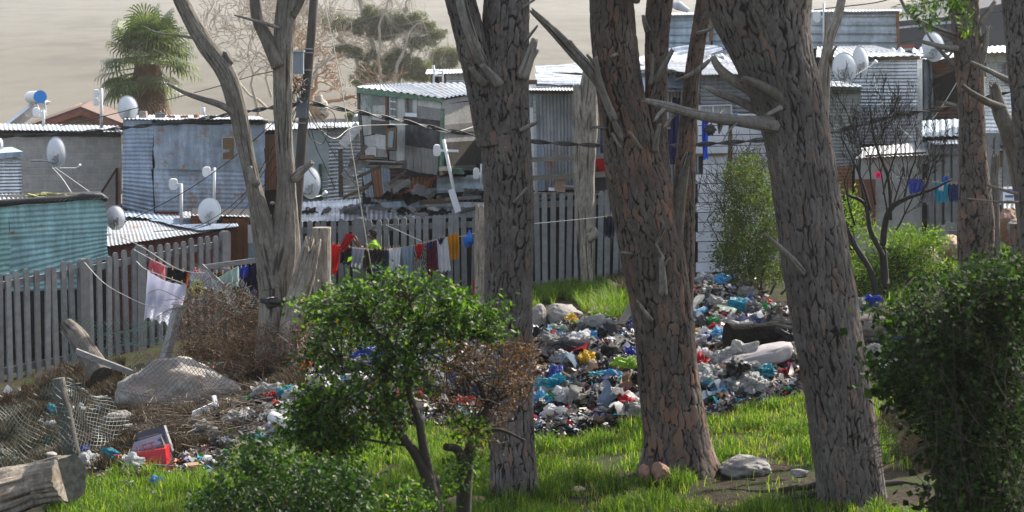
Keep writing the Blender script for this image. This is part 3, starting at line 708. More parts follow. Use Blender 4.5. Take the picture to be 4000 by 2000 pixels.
def bricks(name, c1, c2, mort, bw, rh, ms):
    t = NT(name); tc = t.n('TexCoord'); sx = t.n('SeparateXYZ'); cx = t.n('CombineXYZ')
    t.t.links.new(tc.outputs['Object'], sx.inputs[0])
    t.t.links.new(t.math('ADD', sx.outputs[0], t.math('MULTIPLY', sx.outputs[1], .6)), cx.inputs[0]); t.t.links.new(sx.outputs[2], cx.inputs[1])
    bk = t.n('TexBrick', Scale=1.0); bk.inputs['Brick Width'].default_value = bw; bk.inputs['Row Height'].default_value = rh; bk.inputs['Mortar Size'].default_value = ms
    bk.inputs['Mortar Smooth'].default_value = .3
    t.set(bk.inputs['Color1'], c1); t.set(bk.inputs['Color2'], c2); t.set(bk.inputs['Mortar'], mort)
    t.t.links.new(cx.outputs[0], bk.inputs['Vector'])
    n = t.noise(4, 6, .7)
    c = t.mix(t.ramp(n, [(.35, .0), (.7, .55)]), bk.outputs[0], tuple(x * .5 for x in c1))
    t.B(Base_Color=c, Roughness=.92); t.bump(t.math('ADD', t.math('MULTIPLY', bk.outputs['Fac'], -1.0), t.math('MULTIPLY', n, .3)), .8, .012)
    return t.m
BLOCK = bricks('cement_block', (.54, .49, .45), (.64, .59, .54), (.70, .68, .64), .40, .185, .014)
BRICK = bricks('yellow_brick', (.34, .19, .11), (.40, .24, .13), (.36, .31, .25), .23, .085, .010)

def roof(parent, mat, q, name='roof', wave='v', pitch=.13, amp=.018, seed=0, **k):
    """q = list of (px,py,Y) far-left, far-right, near-right, near-left"""
    return sheet(parent, name, mat, [P(*t) for t in q], wave=wave, pitch=pitch * .72, amp=amp * .55, seed=seed, **k)


pl = VP(-80, 57, 478, 58)
h = thing('block_house', 'grey cement block house with a white-edged corrugated roof on the left', 'house', on(200, 57))
body(h, BLOCK, pl, [(-120, 520), (472, 518), (472, 1100), (-120, 1100)], 4.2)
roof(h, G_ROOF, [(-140, 478, 61), (470, 492, 61.5), (480, 514, 57.6), (-140, 506, 56.6)], pitch=.16, amp=.022)
panel(h, 'beam', W_DARK, pl, [(-120, 516), (472, 522), (472, 534), (-120, 530)], .06, .03)
panel(h, 'post', paint('rust_brown_steel', (.09, .045, .035), .8), pl, [(452, 655), (462, 655), (462, 840), (452, 840)], .08, .1)
mb = MB(); mb.beam(pl.at(455, 660, .12), pl.at(385, 770, .12), .05, .05); mb.build('brace', _mc['rust_brown_steel'], h)
pl = VP(80, 72, 480, 72.5)
h = thing('brick_house', 'yellow brick gable with peeling red bargeboards behind the block house', 'house', on(300, 72))
body(h, BRICK, pl, [(100, 520), (318, 426), (475, 500), (475, 640), (100, 640)], 9, name='wall')
REDB = wood('peeling_red_paint', (.30, .10, .07), dirt=(.36, .24, .19))
panel(h, 'bargeboard', REDB, pl, [(70, 508), (315, 420), (315, 448), (120, 518)], .05, .35)
panel(h, 'bargeboard', REDB, pl, [(315, 420), (490, 488), (490, 514), (315, 448)], .05, .35)
TILE = paint('brown_roof_tiles', (.13, .085, .065), .85, .35, 12, bump=.8)
mb = MB(); a, b_, c_ = pl.at(60, 508, .38), pl.at(315, 416, .38), pl.at(492, 486, .38); dv = -pl.n * 9.4
mb.prism([a, b_, b_ - (0, 0, .06), a - (0, 0, .06)], dv); mb.prism([b_, c_, c_ - (0, 0, .06), b_ - (0, 0, .06)], dv); mb.build('roof', TILE, h)
wh = thing('solar_water_heater', 'solar water heater with a bright blue tank end on the brick house roof', 'water heater', P(120, 430, 73))
mb = MB(); mb.tube([P(118, 380, 74), P(122, 380, 72.4), P(156, 378, 71.6)], [S(23, 73)] * 3, n=20); mb.build('tank', WHITEPL, wh, smooth=False)
mb = MB(); mb.tube([P(155.5, 378, 71.62), P(157.5, 378, 71.5)], [S(25, 72)] * 2, n=24); mb.build('tank_end', paint('sky_blue_plastic', (.02, .26, .75), .4, .05), wh)
mb = MB(); mb.prism([P(12, 488, 70.8), P(24, 492, 70.5), P(138, 402, 72), P(126, 396, 72.3)], np.array([.2, 1.5, 0])); mb.build('collector_panel', paint('solar_glass', (.35, .38, .42), .15, .1, 3), wh)
mb = MB()
for a, c in [((138, 400), (172, 455)), ((176, 402), (180, 455)), ((70, 455), (165, 458)), ((170, 400), (150, 440)), ((130, 405), (178, 400))]: mb.beam(P(*a, 71.9), P(*c, 71.9), .04, .04)
mb.build('frame', WHITEP, wh)

pl = VP(0, 43.6, 420, 44.4)
h = thing('teal_shack', 'teal corrugated iron shack with black felt along its roof edge', 'shack', on(220, 44))
body(h, DARKIN, pl, [(-60, 800), (408, 782), (415, 1128), (-60, 1160)], 3.0, off=-.06)
psheet(h, 'wall', TEAL, pl, [(33, 800), (411, 776), (419, 900), (36, 925)], seed=1, off=.02, pitch=.105, amp=.014)
psheet(h, 'wall', TEAL, pl, [(34, 920), (417, 898), (422, 1010), (42, 1135)], seed=2, off=.0, pitch=.105, amp=.014)
psheet(h, 'wall', TEAL2, pl, [(-60, 806), (33, 800), (42, 1075), (-60, 1090)], seed=3, off=.0, pitch=.105, amp=.014)
psheet(h, 'wall', TEAL, pl, [(42, 1070), (330, 1050), (330, 1130), (42, 1140)], seed=4, off=-.02, pitch=.105, amp=.014)
roof(h, G_MID, [(-60, 756, 47.5), (330, 760, 47.5), (415, 772, 44.2), (-60, 800, 43.4)], seed=5)
mb = MB(); pp = [pl.at(x, y + 3 * math.sin(x * .05), .05) for x, y in [(-60, 800), (20, 790), (100, 788), (180, 780), (260, 776), (330, 768), (395, 764), (418, 778)]]
mb.tube(pp, [.06, .075, .06, .07, .058, .065, .07, .05], n=8); mb.build('felt_edging', BLACKT, h, smooth=True)
mo = MB()
for k in range(26):
    x = random.uniform(110, 290); q = P(x, 760 + random.uniform(-2, 12), 45.5 + random.uniform(-1, 1)); mo.box(q, (random.uniform(.05, .25), .2, random.uniform(.02, .05)), rz=random.uniform(0, 3), ry=random.uniform(-.3, .3))
mo.build('moss_patch', paint('yellow_moss', (.20, .20, .08), .9, .5, 12), h)
pl = VP(-80, 50, 90, 50.3)
h = thing('tin_lean_to', 'small shiny corrugated lean-to at the far left edge above the teal shack', 'shack', on(20, 50))
body(h, DARKIN, pl, [(-120, 625), (82, 622), (84, 800), (-120, 800)], 2.5)
psheet(h, 'wall', G_NEW, pl, [(-120, 620), (84, 618), (86, 800), (-120, 805)], seed=6)
mb = MB(); mb.prism([pl.at(-120, 606, .1), pl.at(90, 592, .1), pl.at(92, 612, .1), pl.at(-120, 632, .1)], -pl.n * 2.6); mb.build('roof', G_BLUE2, h)
pl = VP(475, 53.0, 1040, 54.5)
h = thing('blue_shack', 'blue-grey sheet metal shack with a boarded brown window and black roof edge', 'shack', on(760, 54))
body(h, DARKIN, pl, [(478, 480), (1035, 485), (1035, 845), (478, 860)], 4.5)
psheet(h, 'wall', G_BLUE2, pl, [(480, 470), (596, 468), (596, 660), (476, 660)], seed=7, off=.04, pitch=.10, amp=.012)
psheet(h, 'wall', G_BLUE2, pl, [(478, 655), (592, 655), (600, 845), (476, 812)], seed=8, off=.03, pitch=.10, amp=.012)
psheet(h, 'wall', G_BLUE, pl, [(596, 484), (1035, 484), (1035, 580), (600, 576)], seed=9, off=.01, amp=.004, pitch=.3, dent=.05)
psheet(h, 'wall', G_BLUE, pl, [(600, 574), (1035, 576), (1035, 668), (602, 660)], seed=10, off=.03, amp=.004, pitch=.3, dent=.05)
psheet(h, 'wall', G_BLUE, pl, [(602, 656), (1035, 664), (1035, 840), (604, 835)], seed=11, off=.0, amp=.006, pitch=.11, dent=.03)
panel(h, 'foundation', paint('red_painted_plinth', (.16, .03, .02), .8, .3), pl, [(604, 826), (1035, 834), (1035, 852), (604, 848)], .05, .05)
w_ = panel(h, 'window', W_CHIP, pl, [(872, 540), (912, 540), (914, 620), (871, 622)], .03, .07)
mb = MB()
for a, c in [((868, 536), (917, 536)), ((917, 536), (919, 626)), ((919, 626), (867, 626)), ((867, 626), (868, 536))]: mb.beam(pl.at(*a, .08), pl.at(*c, .08), .03, .03)
mb.build('frame', W_LIGHT, w_)
roof(h, G_MID, [(500, 448, 58.5), (1010, 454, 59), (1040, 468, 54.2), (480, 466, 52.8)], seed=12)
mb = MB(); mb.tube([pl.at(x, 476 + 4 * math.sin(x * .04), .08) for x in range(595, 1046, 30)], [.055 + .02 * math.sin(k * 2.3) for k in range(16)], n=7); mb.build('felt_edging', BLACKT, h, smooth=True)
for k, (x, w, hh, m, lb) in enumerate([(560, 34, 26, 'stone', 'grey stone holding down the blue shack roof beside the dish'), (625, 36, 18, 'light', 'pale cement block on the blue shack roof'), (668, 30, 9, 'red', 'thin red brick on the blue shack roof next to the pale block'), (720, 26, 9, 'red', 'red brick lying flat in the middle of the blue shack roof'), (768, 18, 13, 'red2', 'small upright red brick at the right of the blue shack roof')]):
    mm = {'stone': paint('field_stone', (.28, .25, .22), .9, .3, 8, bump=.6), 'light': CONC, 'red': paint('red_brick', (.26, .10, .07), .9, .25), 'red2': paint('red_brick', (.26, .10, .07))}[m]
    q = P(x, 460 - hh / 2, 54.5); mb = MB(); mb.box((q[0], q[1], q[2]), (S(w, 54), .15, S(hh, 54)), rz=random.uniform(-.4, .4), ry=random.uniform(-.08, .08), taper=.75 if m == 'stone' else .97)
    tag(mb.build('brick' if m != 'stone' else 'stone', mm), lb, 'brick' if m != 'stone' else 'stone')

pl = VP(420, 45.2, 920, 47.2)
h = thing('low_red_shack', 'low red walled shack under a shallow grey corrugated roof behind the left fence', 'shack', on(650, 46))
body(h, REDW, pl, [(415, 962), (905, 895), (905, 1180), (415, 1230)], 4.0, off=-.02)
roof(h, G_ROOF, [(400, 832, 52.3), (860, 842, 53), (925, 888, 47.0), (418, 962, 45.0)], pitch=.12, amp=.016, seed=13)
sheet(h, 'roof', G_BLUE2, [P(478, 820, 52.5), P(720, 846, 52.5), P(740, 862, 50.6), P(480, 846, 50.6)], wave='v', seed=14, pitch=.12, amp=.016)
roof(h, G_BLUE2, [(560, 852, 51), (930, 858, 51.5), (930, 884, 46.9), (780, 902, 46.5)], pitch=.12, amp=.016, seed=131)
pl = VP(740, 49, 1060, 49)
h = thing('plank_hut', 'rotting orange-brown plank hut beside the dead tree, with a pale blue door edge', 'shack', on(930, 49))
body(h, DARKIN, pl, [(745, 845), (1060, 850), (1060, 1120), (745, 1100)], 2.5)
for k, (x0, x1, y0, y1) in enumerate([(745, 775, 842, 880), (775, 830, 845, 900), (868, 900, 852, 1015), (898, 925, 850, 1018), (925, 950, 852, 1012), (948, 972, 850, 1010)]):
    panel(h, 'plank', W_ORANGE, pl, [(x0, y0), (x1, y0 + 3), (x1 + random.uniform(-4, 4), y1), (x0 + random.uniform(-5, 5), y1 + 4)], .03, .01 * k % .03)
panel(h, 'door', paint('pale_blue_door', (.32, .44, .52), .6, .1), pl, [(970, 880), (1012, 880), (1012, 1060), (970, 1060)], .04, .03)
panel(h, 'board', WHITEP, pl, [(968, 878), (1030, 878), (1030, 945), (968, 950)], .02, .05)
panel(h, 'board', W_BROWN, pl, [(955, 846), (1030, 850), (1030, 870), (955, 868)], .05, .06)
roof(h, G_ROOF, [(705, 826, 51.5), (1055, 830, 51.5), (1060, 848, 48.7), (700, 842, 48.7)], seed=15)
pl = VP(1030, 55, 1420, 55.5)
h = thing('striped_tin_shack', 'shack of shiny horizontal corrugated sheet with a rusty side panel behind the pole', 'shack', on(1250, 55))
body(h, DARKIN, pl, [(1034, 520), (1400, 500), (1400, 860), (1034, 860)], 4.0)
psheet(h, 'wall', G_RUST, pl, [(1034, 522), (1082, 524), (1080, 740), (1036, 745)], wave='v', seed=16, off=.03)
psheet(h, 'wall', paint('pale_grey_green_board', (.42, .47, .46), .6, .12, 3, dirt=(.33, .37, .36)), pl, [(1082, 505), (1282, 508), (1282, 800), (1082, 800)], amp=.002, pitch=.4, dent=.03, seed=17, off=.02)
psheet(h, 'wall', G_NEW, pl, [(1258, 490), (1400, 495), (1430, 780), (1258, 800)], seed=18, off=.0, pitch=.09, amp=.012)
mb = MB()
for a, c in [((1170, 770), (1260, 775)), ((1250, 640), (1252, 780)), ((1172, 640), (1172, 780))]: mb.beam(pl.at(*a, .07), pl.at(*c, .07), .14, .06)
mb.build('green_frame', paint('dark_green_paint', (.02, .10, .05), .5), h)
roof(h, G_ROOF, [(1040, 484, 59), (1420, 476, 59), (1420, 494, 55.2), (1035, 508, 54.8)], seed=19)
psheet(thing('block_wall', 'low grey block parapet rising behind the striped tin shack', 'wall', on(1270, 62)), 'wall', BLOCK, VP(1200, 62, 1400, 62), [(1195, 465), (1340, 470), (1340, 560), (1195, 560)], amp=.001, pitch=1)

pl = VP(1393, 51.5, 1730, 49.0, lean=.0)
pr = VP(1730, 49.0, 1960, 51.0)
h = thing('wooden_shack', 'tall patchwork wooden shack with green roof trim and a tilted open casement', 'shack', on(1600, 51))
mb = MB(); top = [pl.at(1396, 348, -.04), pl.at(1726, 392, -.04), pr.at(1960, 350, -.04)]; bot = [pl.at(1440, 690, -.04), pl.at(1712, 690, -.04), pr.at(1960, 690, -.04)]
bk = [top[0] + (0, 3, .1), top[2] + (0, 3, .1)]; bb = [bot[0] + (0, 3, 0), bot[2] + (0, 3, 0)]
Vv = [*top, *bk[::-1], *bot, *bb[::-1]]
mb.add(Vv, [(0, 1, 2, 3, 4), (9, 8, 7, 6, 5), (0, 5, 6, 1), (1, 6, 7, 2), (2, 7, 8, 3), (3, 8, 9, 4), (4, 9, 5, 0)]); mb.build('wall', DARKIN, h)
pan = [ # (pts, mat, off)
 ([(1398, 358), (1450, 360), (1452, 408), (1402, 406)], W_LIGHT), ([(1450, 358), (1505, 362), (1506, 412), (1452, 410)], W_GREY),
 ([(1402, 404), (1452, 406), (1450, 455), (1406, 452)], W_LIGHT), ([(1452, 410), (1507, 412), (1508, 478), (1452, 470)], W_LIGHT),
 ([(1404, 452), (1450, 456), (1452, 525), (1418, 530)], W_LIGHTV), ([(1450, 468), (1512, 474), (1512, 526), (1450, 522)], W_DARK),
 ([(1418, 534), (1466, 526), (1470, 570), (1424, 572)], W_LIGHT), ([(1466, 522), (1512, 530), (1510, 586), (1470, 580)], W_LIGHT),
 ([(1424, 572), (1470, 572), (1468, 612), (1428, 608)], W_LIGHT), ([(1462, 580), (1512, 588), (1512, 626), (1460, 620)], W_GREY),
 ([(1544, 362), (1580, 370), (1582, 450), (1548, 486)], W_LIGHTV), ([(1548, 480), (1582, 476), (1580, 632), (1550, 628)], W_LIGHTV),
 ([(1520, 590), (1552, 590), (1552, 628), (1522, 624)], W_GREYV),
 ([(1626, 384), (1722, 402), (1722, 426), (1628, 414)], W_LIGHT), ([(1628, 412), (1722, 426), (1722, 472), (1630, 462)], W_GREY),
 ([(1581, 452), (1722, 478), (1720, 532), (1582, 512)], W_BLACK), ([(1581, 510), (1718, 530), (1716, 584), (1582, 568)], W_BLACK),
 ([(1582, 566), (1612, 572), (1612, 668), (1584, 658)], W_GREYV), ([(1612, 572), (1646, 578), (1644, 676), (1614, 668)], W_GREYV), ([(1646, 576), (1680, 582), (1676, 680), (1646, 674)], W_GREYV), ([(1680, 582), (1714, 588), (1706, 684), (1676, 678)], W_GREYV),
 ([(1588, 376), (1612, 380), (1612, 444), (1590, 440)], W_GREYV)]
for k, (p_, m) in enumerate(pan): panel(h, 'wall_board', m, pl, p_, .02, .012 * (k % 3))
panr = [([(1728, 392), (1960, 350), (1960, 372), (1730, 408)], W_LIGHT), ([(1728, 408), (1960, 384), (1960, 470), (1730, 488)], W_LIGHT), ([(1730, 488), (1960, 468), (1960, 505), (1728, 522)], W_GREY),
 ([(1728, 520), (1960, 508), (1960, 544), (1726, 556)], W_LIGHT), ([(1742, 556), (1960, 542), (1960, 640), (1746, 648)], W_DARK), ([(1715, 652), (1960, 636), (1960, 662), (1715, 668)], W_GREY)]
for k, (p_, m) in enumerate(panr): panel(h, 'wall_board', m, pr, p_, .02, .012 * (k % 3))
mb = MB()
for (x, y0, y1) in [(1418, 366, 395), (1429, 382, 408), (1437, 364, 416), (1445, 372, 425), (1407, 398, 410), (1462, 372, 392), (1476, 384, 398), (1430, 418, 440), (1438, 444, 462), (1464, 436, 452), (1484, 440, 460), (1472, 434, 446)]: mb.beam(pl.at(x, y0, .045), pl.at(x + 2, y1, .045), .02, .004, up=tuple(pl.n))
mb.build('green_graffiti', paint('green_paint_runs', (.06, .24, .17), .7), h)
panel(h, 'corner_post', GREENP, pl, [(1720, 425), (1729, 425), (1726, 682), (1716, 682)], .06, .04)
panel(h, 'corner_post', W_DARK, pl, [(1392, 356), (1400, 356), (1424, 625), (1412, 625)], .06, .04)
panel(h, 'fascia', GREENP, pl, [(1393, 340), (1727, 383), (1727, 400), (1393, 363)], .03, .10)
panel(h, 'post', W_BROWN, pl, [(1504, 355), (1512, 355), (1512, 600), (1506, 600)], .05, .06)
panel(h, 'post', W_BROWN, pl, [(1511, 368), (1521, 368), (1521, 490), (1511, 490)], .04, .05)
wn = panel(h, 'window', WHITEP, pl, [(1521, 364), (1546, 367), (1546, 490), (1521, 487)], .02, .045)
mb = MB()
for r in range(4):
    for c in range(2):
        x0 = 1524 + c * 11; y0 = 369 + r * 29 + c * 1.5
        mb.prism([pl.at(x0, y0, .062), pl.at(x0 + 9, y0 + 1, .062), pl.at(x0 + 9, y0 + 25, .062), pl.at(x0, y0 + 24, .062)], -pl.n * .015)
mb.build('pane', GLASS, wn)
pcs = VP(1505, 51.3, 1552, 50.2)
wn = panel(h, 'casement', W_BROWN, pcs, [(1511, 502), (1546, 496), (1544, 586), (1510, 584)], .04, .25)
mb = MB(); mb.prism([pcs.at(1518, 512, .27), pcs.at(1538, 512, .27), pcs.at(1532, 576, .27), pcs.at(1515, 574, .27)], -pcs.n * .01); mb.build('pane', paint('pale_glass', (.30, .37, .38), .15, .1, 2), wn)
wn = panel(h, 'window', W_GREYV, pl, [(1578, 372), (1586, 372), (1590, 440), (1584, 440)], .04, .05)
panel(h, 'window_post', W_LIGHTV, pl, [(1612, 380), (1628, 382), (1628, 442), (1612, 440)], .04, .04)
panel(h, 'window_sill', WHITEP, pl, [(1583, 440), (1626, 442), (1628, 458), (1581, 454)], .03, .07)
sheet(h, 'roof', G_ROOF, [P(1590, 326, 54), P(1960, 320, 54.6), P(1960, 352, 51.0), P(1727, 381, 48.7)], wave='v', pitch=.17, amp=.02, seed=21)
sheet(h, 'roof', G_ROOF, [P(1440, 335, 53.4), P(1592, 327, 54), P(1727, 381, 48.7), P(1388, 338, 51.4)], wave='v', pitch=.17, amp=.02, seed=22)
bal = thing('broken_balcony', 'sagging balcony of broken rotten planks under the wooden shack', 'balcony', P(1500, 660, 49.5))
for k, (a, c, w, hh) in enumerate([((1395, 622), (1500, 618), .3, .05), ((1400, 636), (1580, 640), .35, .05), ((1430, 650), (1580, 652), .3, .06), ((1525, 648), (1582, 640), .1, .16), ((1405, 618), (1450, 612), .2, .08), ((1440, 628), (1560, 634), .3, .03)]):
    mb = MB(); mb.beam(P(*a, 49.3 - .1 * k), P(*c, 49.0 - .1 * k), w, hh, up=(0, .1, 1)); mb.build('plank', [W_DARK, W_BROWN, W_GREY][k % 3], bal)
for a, c, w in [((1345, 680), (1415, 605), .10), ((1365, 650), (1432, 570), .08), ((1340, 690), (1440, 625), .16), ((1380, 700), (1510, 640), .07), ((1335, 570), (1400, 490), .2), ((1330, 580), (1332, 770), .1), ((1372, 615), (1372, 650), .07)]:
    mb = MB(); mb.beam(P(*a, 48.6), P(*c, 48.9), w, .05, up=(0, 1, 0)); mb.build('brace', random.choice([W_GREY, W_DARK, W_LIGHT]), bal)
pl2 = VP(1400, 50.2, 1900, 50.0)
h = thing('patched_lower_shack', 'patched lower shack of rusty and grey sheets beneath the wooden one', 'shack', on(1650, 50))
body(h, DARKIN, pl2, [(1415, 640), (1900, 640), (1900, 775), (1415, 785)], 2.8)
for k, (p_, m, wv) in enumerate([([(1415, 650), (1448, 650), (1462, 770), (1430, 770)], G_BLUE3, 'v'), ([(1448, 650), (1486, 650), (1500, 770), (1462, 770)], G_RUST, 'v'), ([(1484, 650), (1520, 650), (1528, 760), (1500, 765)], G_BLUE2, 'v'), ([(1518, 650), (1600, 655), (1600, 770), (1526, 765)], paint('dark_rust_board', (.07, .03, .025), .8, .3), 'h'),
    ([(1598, 660), (1702, 690), (1680, 756), (1600, 752)], G_RUST, 'v'), ([(1704, 690), (1900, 680), (1900, 745), (1704, 755)], G_BLUE3, 'h')]):
    psheet(h, 'wall', m, pl2, p_, wave=wv, seed=30 + k, off=.02, pitch=.09 if k != 5 else .25, amp=.012)
h = thing('flat_roofed_shack', 'long flat-roofed shack whose corrugated roof is littered with junk behind the fence', 'shack', on(1500, 49))
pl3 = VP(1150, 49.0, 1930, 49.6)
body(h, DARKIN, pl3, [(1165, 860), (1930, 850), (1930, 1180), (1165, 1180)], 1.9, off=-.05)
roof(h, G_ROOF, [(1150, 815, 49.95), (1930, 800, 49.95), (1930, 848, 49.2), (1150, 866, 48.6)], pitch=.15, amp=.02, seed=41)
roof(h, G_MID, [(1165, 790, 50.9), (1500, 770, 50.9), (1500, 806, 49.96), (1165, 820, 49.96)], pitch=.15, amp=.02, seed=42)
psheet(h, 'wall', G_BLUE2, VP(1485, 49.9, 1900, 49.9), [(1485, 790), (1680, 782), (1680, 826), (1492, 828)], wave='v', pitch=.2, amp=.014, seed=43)
psheet(h, 'wall', G_MID, VP(1485, 49.86, 1900, 49.86), [(1660, 786), (1900, 790), (1900, 828), (1660, 812)], pitch=.2, amp=.02, seed=44, prof='ibr')
roof(h, G_ROOF, [(1440, 748, 50.9), (1930, 740, 50.9), (1930, 780, 49.97), (1450, 788, 49.97)], pitch=.15, amp=.02, seed=45)
pl = VP(1660, 62, 1830, 62)
h = thing('rooftop_cabin', 'small unfinished cabin with brown posts above and behind the wooden shack', 'shack', on(1740, 62))
body(h, DARKIN, pl, [(1690, 286), (1960, 290), (1960, 560), (1690, 560)], 2.5, off=-.4)
for x in (1682, 1714): panel(h, 'post', W_CHIP, pl, [(x, 290), (x + 10, 290), (x + 10, 334), (x, 334)], .1, .1)
psheet(h, 'wall', G_NEW, pl, [(1742, 284), (1960, 284), (1960, 420), (1742, 420)], seed=46, off=.06, pitch=.12, amp=.02)
roof(h, G_NEW, [(1670, 272, 65), (1960, 270, 65), (1960, 282, 61.5), (1660, 288, 61.5)], seed=47)

pl = VP(2040, 47.5, 2800, 48.5)
h = thing('deck_shack', 'grey upright-corrugated shack with a white door opening onto a timber deck', 'shack', on(2300, 48))
body(h, DARKIN, pl, [(2040, 362), (2760, 362), (2760, 1150), (2040, 1160)], 4.5)
psheet(h, 'wall', G_BLUE2, pl, [(2070, 362), (2120, 362), (2125, 745), (2086, 745)], wave='v', seed=50, off=.03, pitch=.12, amp=.006)
psheet(h, 'wall', G_OLD, pl, [(2098, 360), (2250, 358), (2250, 740), (2110, 745)], wave='v', seed=51, off=.02)
psheet(h, 'wall', G_OLD, pl, [(2248, 358), (2352, 358), (2352, 740), (2248, 742)], wave='v', seed=52, off=.05)
psheet(h, 'wall', G_MID, pl, [(2352, 358), (2480, 358), (2480, 740), (2352, 742)], wave='v', seed=521, off=.0)
d_ = panel(h, 'door', WHITEP, pl, [(2036, 420), (2082, 420), (2092, 742), (2036, 745)], .04, .06)
panel(d_, 'door_panel', paint('white_gloss_door', (.72, .74, .76), .35, .04), pl, [(2044, 428), (2074, 428), (2080, 600), (2044, 600)], .012, .075)
panel(d_, 'door_panel', paint('white_gloss_door', (.72, .74, .76)), pl, [(2052, 640), (2082, 640), (2086, 730), (2052, 730)], .012, .075)
RP = paint('red_spray_paint', (.62, .03, .03), .6, .2, 20)
mb = MB()
def strip(pts, w, o=.09):
    for a, c in zip(pts[:-1], pts[1:]): mb.beam(pl.at(*a, o), pl.at(*c, o), w, .004, up=tuple(pl.n))
strip([(2044, 470), (2046, 458), (2052, 470), (2058, 520), (2060, 560), (2062, 592)], .045); strip([(2044, 470), (2042, 520), (2046, 575), (2050, 594)], .035); strip([(2042, 600), (2074, 596)], .06); strip([(2044, 586), (2068, 590)], .04)
mb.build('red_graffiti', RP, d_)
panel(h, 'door_post', W_LIGHT, pl, [(2082, 370), (2092, 370), (2100, 745), (2090, 745)], .06, .08)
panel(h, 'sheet_patch', G_BLUE2, pl, [(2038, 368), (2076, 368), (2076, 420), (2038, 420)], .01, .05)
panel(h, 'beam', W_BROWN, pl, [(2040, 352), (2470, 352), (2470, 366), (2040, 366)], .06, .10)
roof(h, G_ROOF, [(2030, 318, 52), (2700, 318, 52), (2700, 358, 47.4), (2030, 352, 47.0)], pitch=.1, amp=.014, seed=53)
def rolled(q, m, seed, n='roof_sheet', **k): return sheet(h, n, m, [P(*t) for t in q], seed=seed, **k)
rolled([(2092, 252, 51), (2700, 246, 52), (2700, 300, 50), (2092, 285, 49.5)], G_NEW, 54, wave='h', pitch=.32, amp=.05, dent=.08)
rolled([(2092, 286, 49.4), (2640, 290, 50), (2640, 350, 48.8), (2094, 332, 48.2)], G_NEW, 55, wave='h', pitch=.2, amp=.03, dent=.06)
rolled([(2300, 300, 49), (2700, 315, 49), (2700, 352, 48), (2300, 345, 48)], G_BLUE2, 56, wave='h', pitch=.3, amp=.03, dent=.05)
panel(h, 'beam', W_BROWN, pl, [(2062, 312), (2098, 312), (2098, 330), (2062, 330)], .2, 1.0)
for (x0, x1, y0, y1, o) in [(2347, 2405, 380, 640, .12), (2625, 2655, 380, 560, .12), (2602, 2640, 505, 640, .1), (2705, 2722, 680, 770, .1)]:
    psheet(h, 'curtain', NAVY, pl, [(x0, y0), (x1, y0), (x1 + 3, y1), (x0 - 2, y1)], wave='v', off=o, pitch=.11, amp=.02, seed=x0)
psheet(h, 'wall', G_MID, pl, [(2480, 358), (2740, 358), (2740, 760), (2480, 760)], wave='v', seed=59, off=.0)
wn = panel(h, 'window', paint('white_window_frame', (.6, .62, .64), .5), pl, [(2600, 462), (2655, 462), (2655, 640), (2600, 640)], .04, .05)
panel(wn, 'shutter', W_CHIP, pl, [(2602, 466), (2650, 466), (2650, 496), (2602, 496)], .03, .08)
dk = thing('timber_deck', 'raised weathered timber deck with two horizontal rails, in front of the grey shack', 'deck', P(2250, 760, 46.8))
plk = VP(2040, 46.6, 2480, 46.8)
panel(dk, 'rail', W_BEAM, plk, [(2045, 616), (2395, 597), (2395, 617), (2045, 635)], .05, .0)
panel(dk, 'rail', W_BEAM, plk, [(2045, 688), (2420, 668), (2420, 690), (2045, 707)], .05, .0)
mb = MB()
for k in range(7):
    mb.box(P(2250, 757, 46.75 + k * .17) + np.array([0, 0, .005 * (k % 2)]), (2.55, .15, .035), ry=.012)
mb.build('deck_boards', W_BEAM, dk)
panel(dk, 'joist', W_BEAM, plk, [(2050, 780), (2245, 752), (2245, 762), (2050, 792)], .05, .03)
panel(dk, 'joist', W_DARK, plk, [(2240, 752), (2430, 738), (2430, 752), (2240, 764)], .05, .02)
for x in (2048, 2468): panel(dk, 'post', W_BEAM, plk, [(x, 610), (x + 12, 610), (x + 12, 1150), (x, 1150)], .09, .05)
mb = MB(); mb.beam(P(2405, 755, 46.5), P(2370, 1030, 46.1), .09, .09); mb.build('prop', W_BEAM, dk)
mb = MB(); mb.beam(P(2055, 785, 46.4), P(2103, 740, 46.4), .05, .04); mb.build('brace', W_GREY, dk)
pl = VP(2700, 46.0, 3080, 47.0)
h = thing('corrugated_shack', 'grey horizontally corrugated shack with a white-framed window above white planks', 'shack', on(2900, 46))
body(h, DARKIN, pl, [(2735, 296), (3100, 290), (3100, 470), (2735, 470)], 4)
psheet(h, 'wall', G_OLD, pl, [(2735, 292), (3100, 286), (3100, 452), (2735, 448)], seed=60, off=.03, pitch=.085, amp=.012)
roof(h, G_ROOF, [(2440, 240, 50.5), (3100, 236, 51), (3100, 282, 46.2), (2740, 292, 45.6)], pitch=.15, amp=.02, seed=61)
wn = panel(h, 'window', W_LIGHTV, pl, [(2734, 412), (2854, 412), (2854, 470), (2734, 470)], .03, .06)
mb = MB()
for a, c in [((2732, 414), (2858, 410)), ((2732, 414), (2736, 452)), ((2856, 410), (2857, 452)), ((2785, 412), (2785, 450))]: mb.beam(pl.at(*a, .1), pl.at(*c, .1), .03, .03)
mb.build('frame', WHITEP, wn)
pl = VP(2715, 44.6, 3100, 45.6)
h = thing('white_plank_shack', 'white painted plank shack standing behind the leafy shrub between the pines', 'shack', on(2850, 45))
body(h, DARKIN, pl, [(2728, 450), (3100, 446), (3100, 1140), (2728, 1140)], .9, off=-.04)
ys_ = [448, 490, 530, 572, 604, 642, 680, 718, 755, 792, 830, 868, 906, 944, 984, 1024, 1064, 1100]
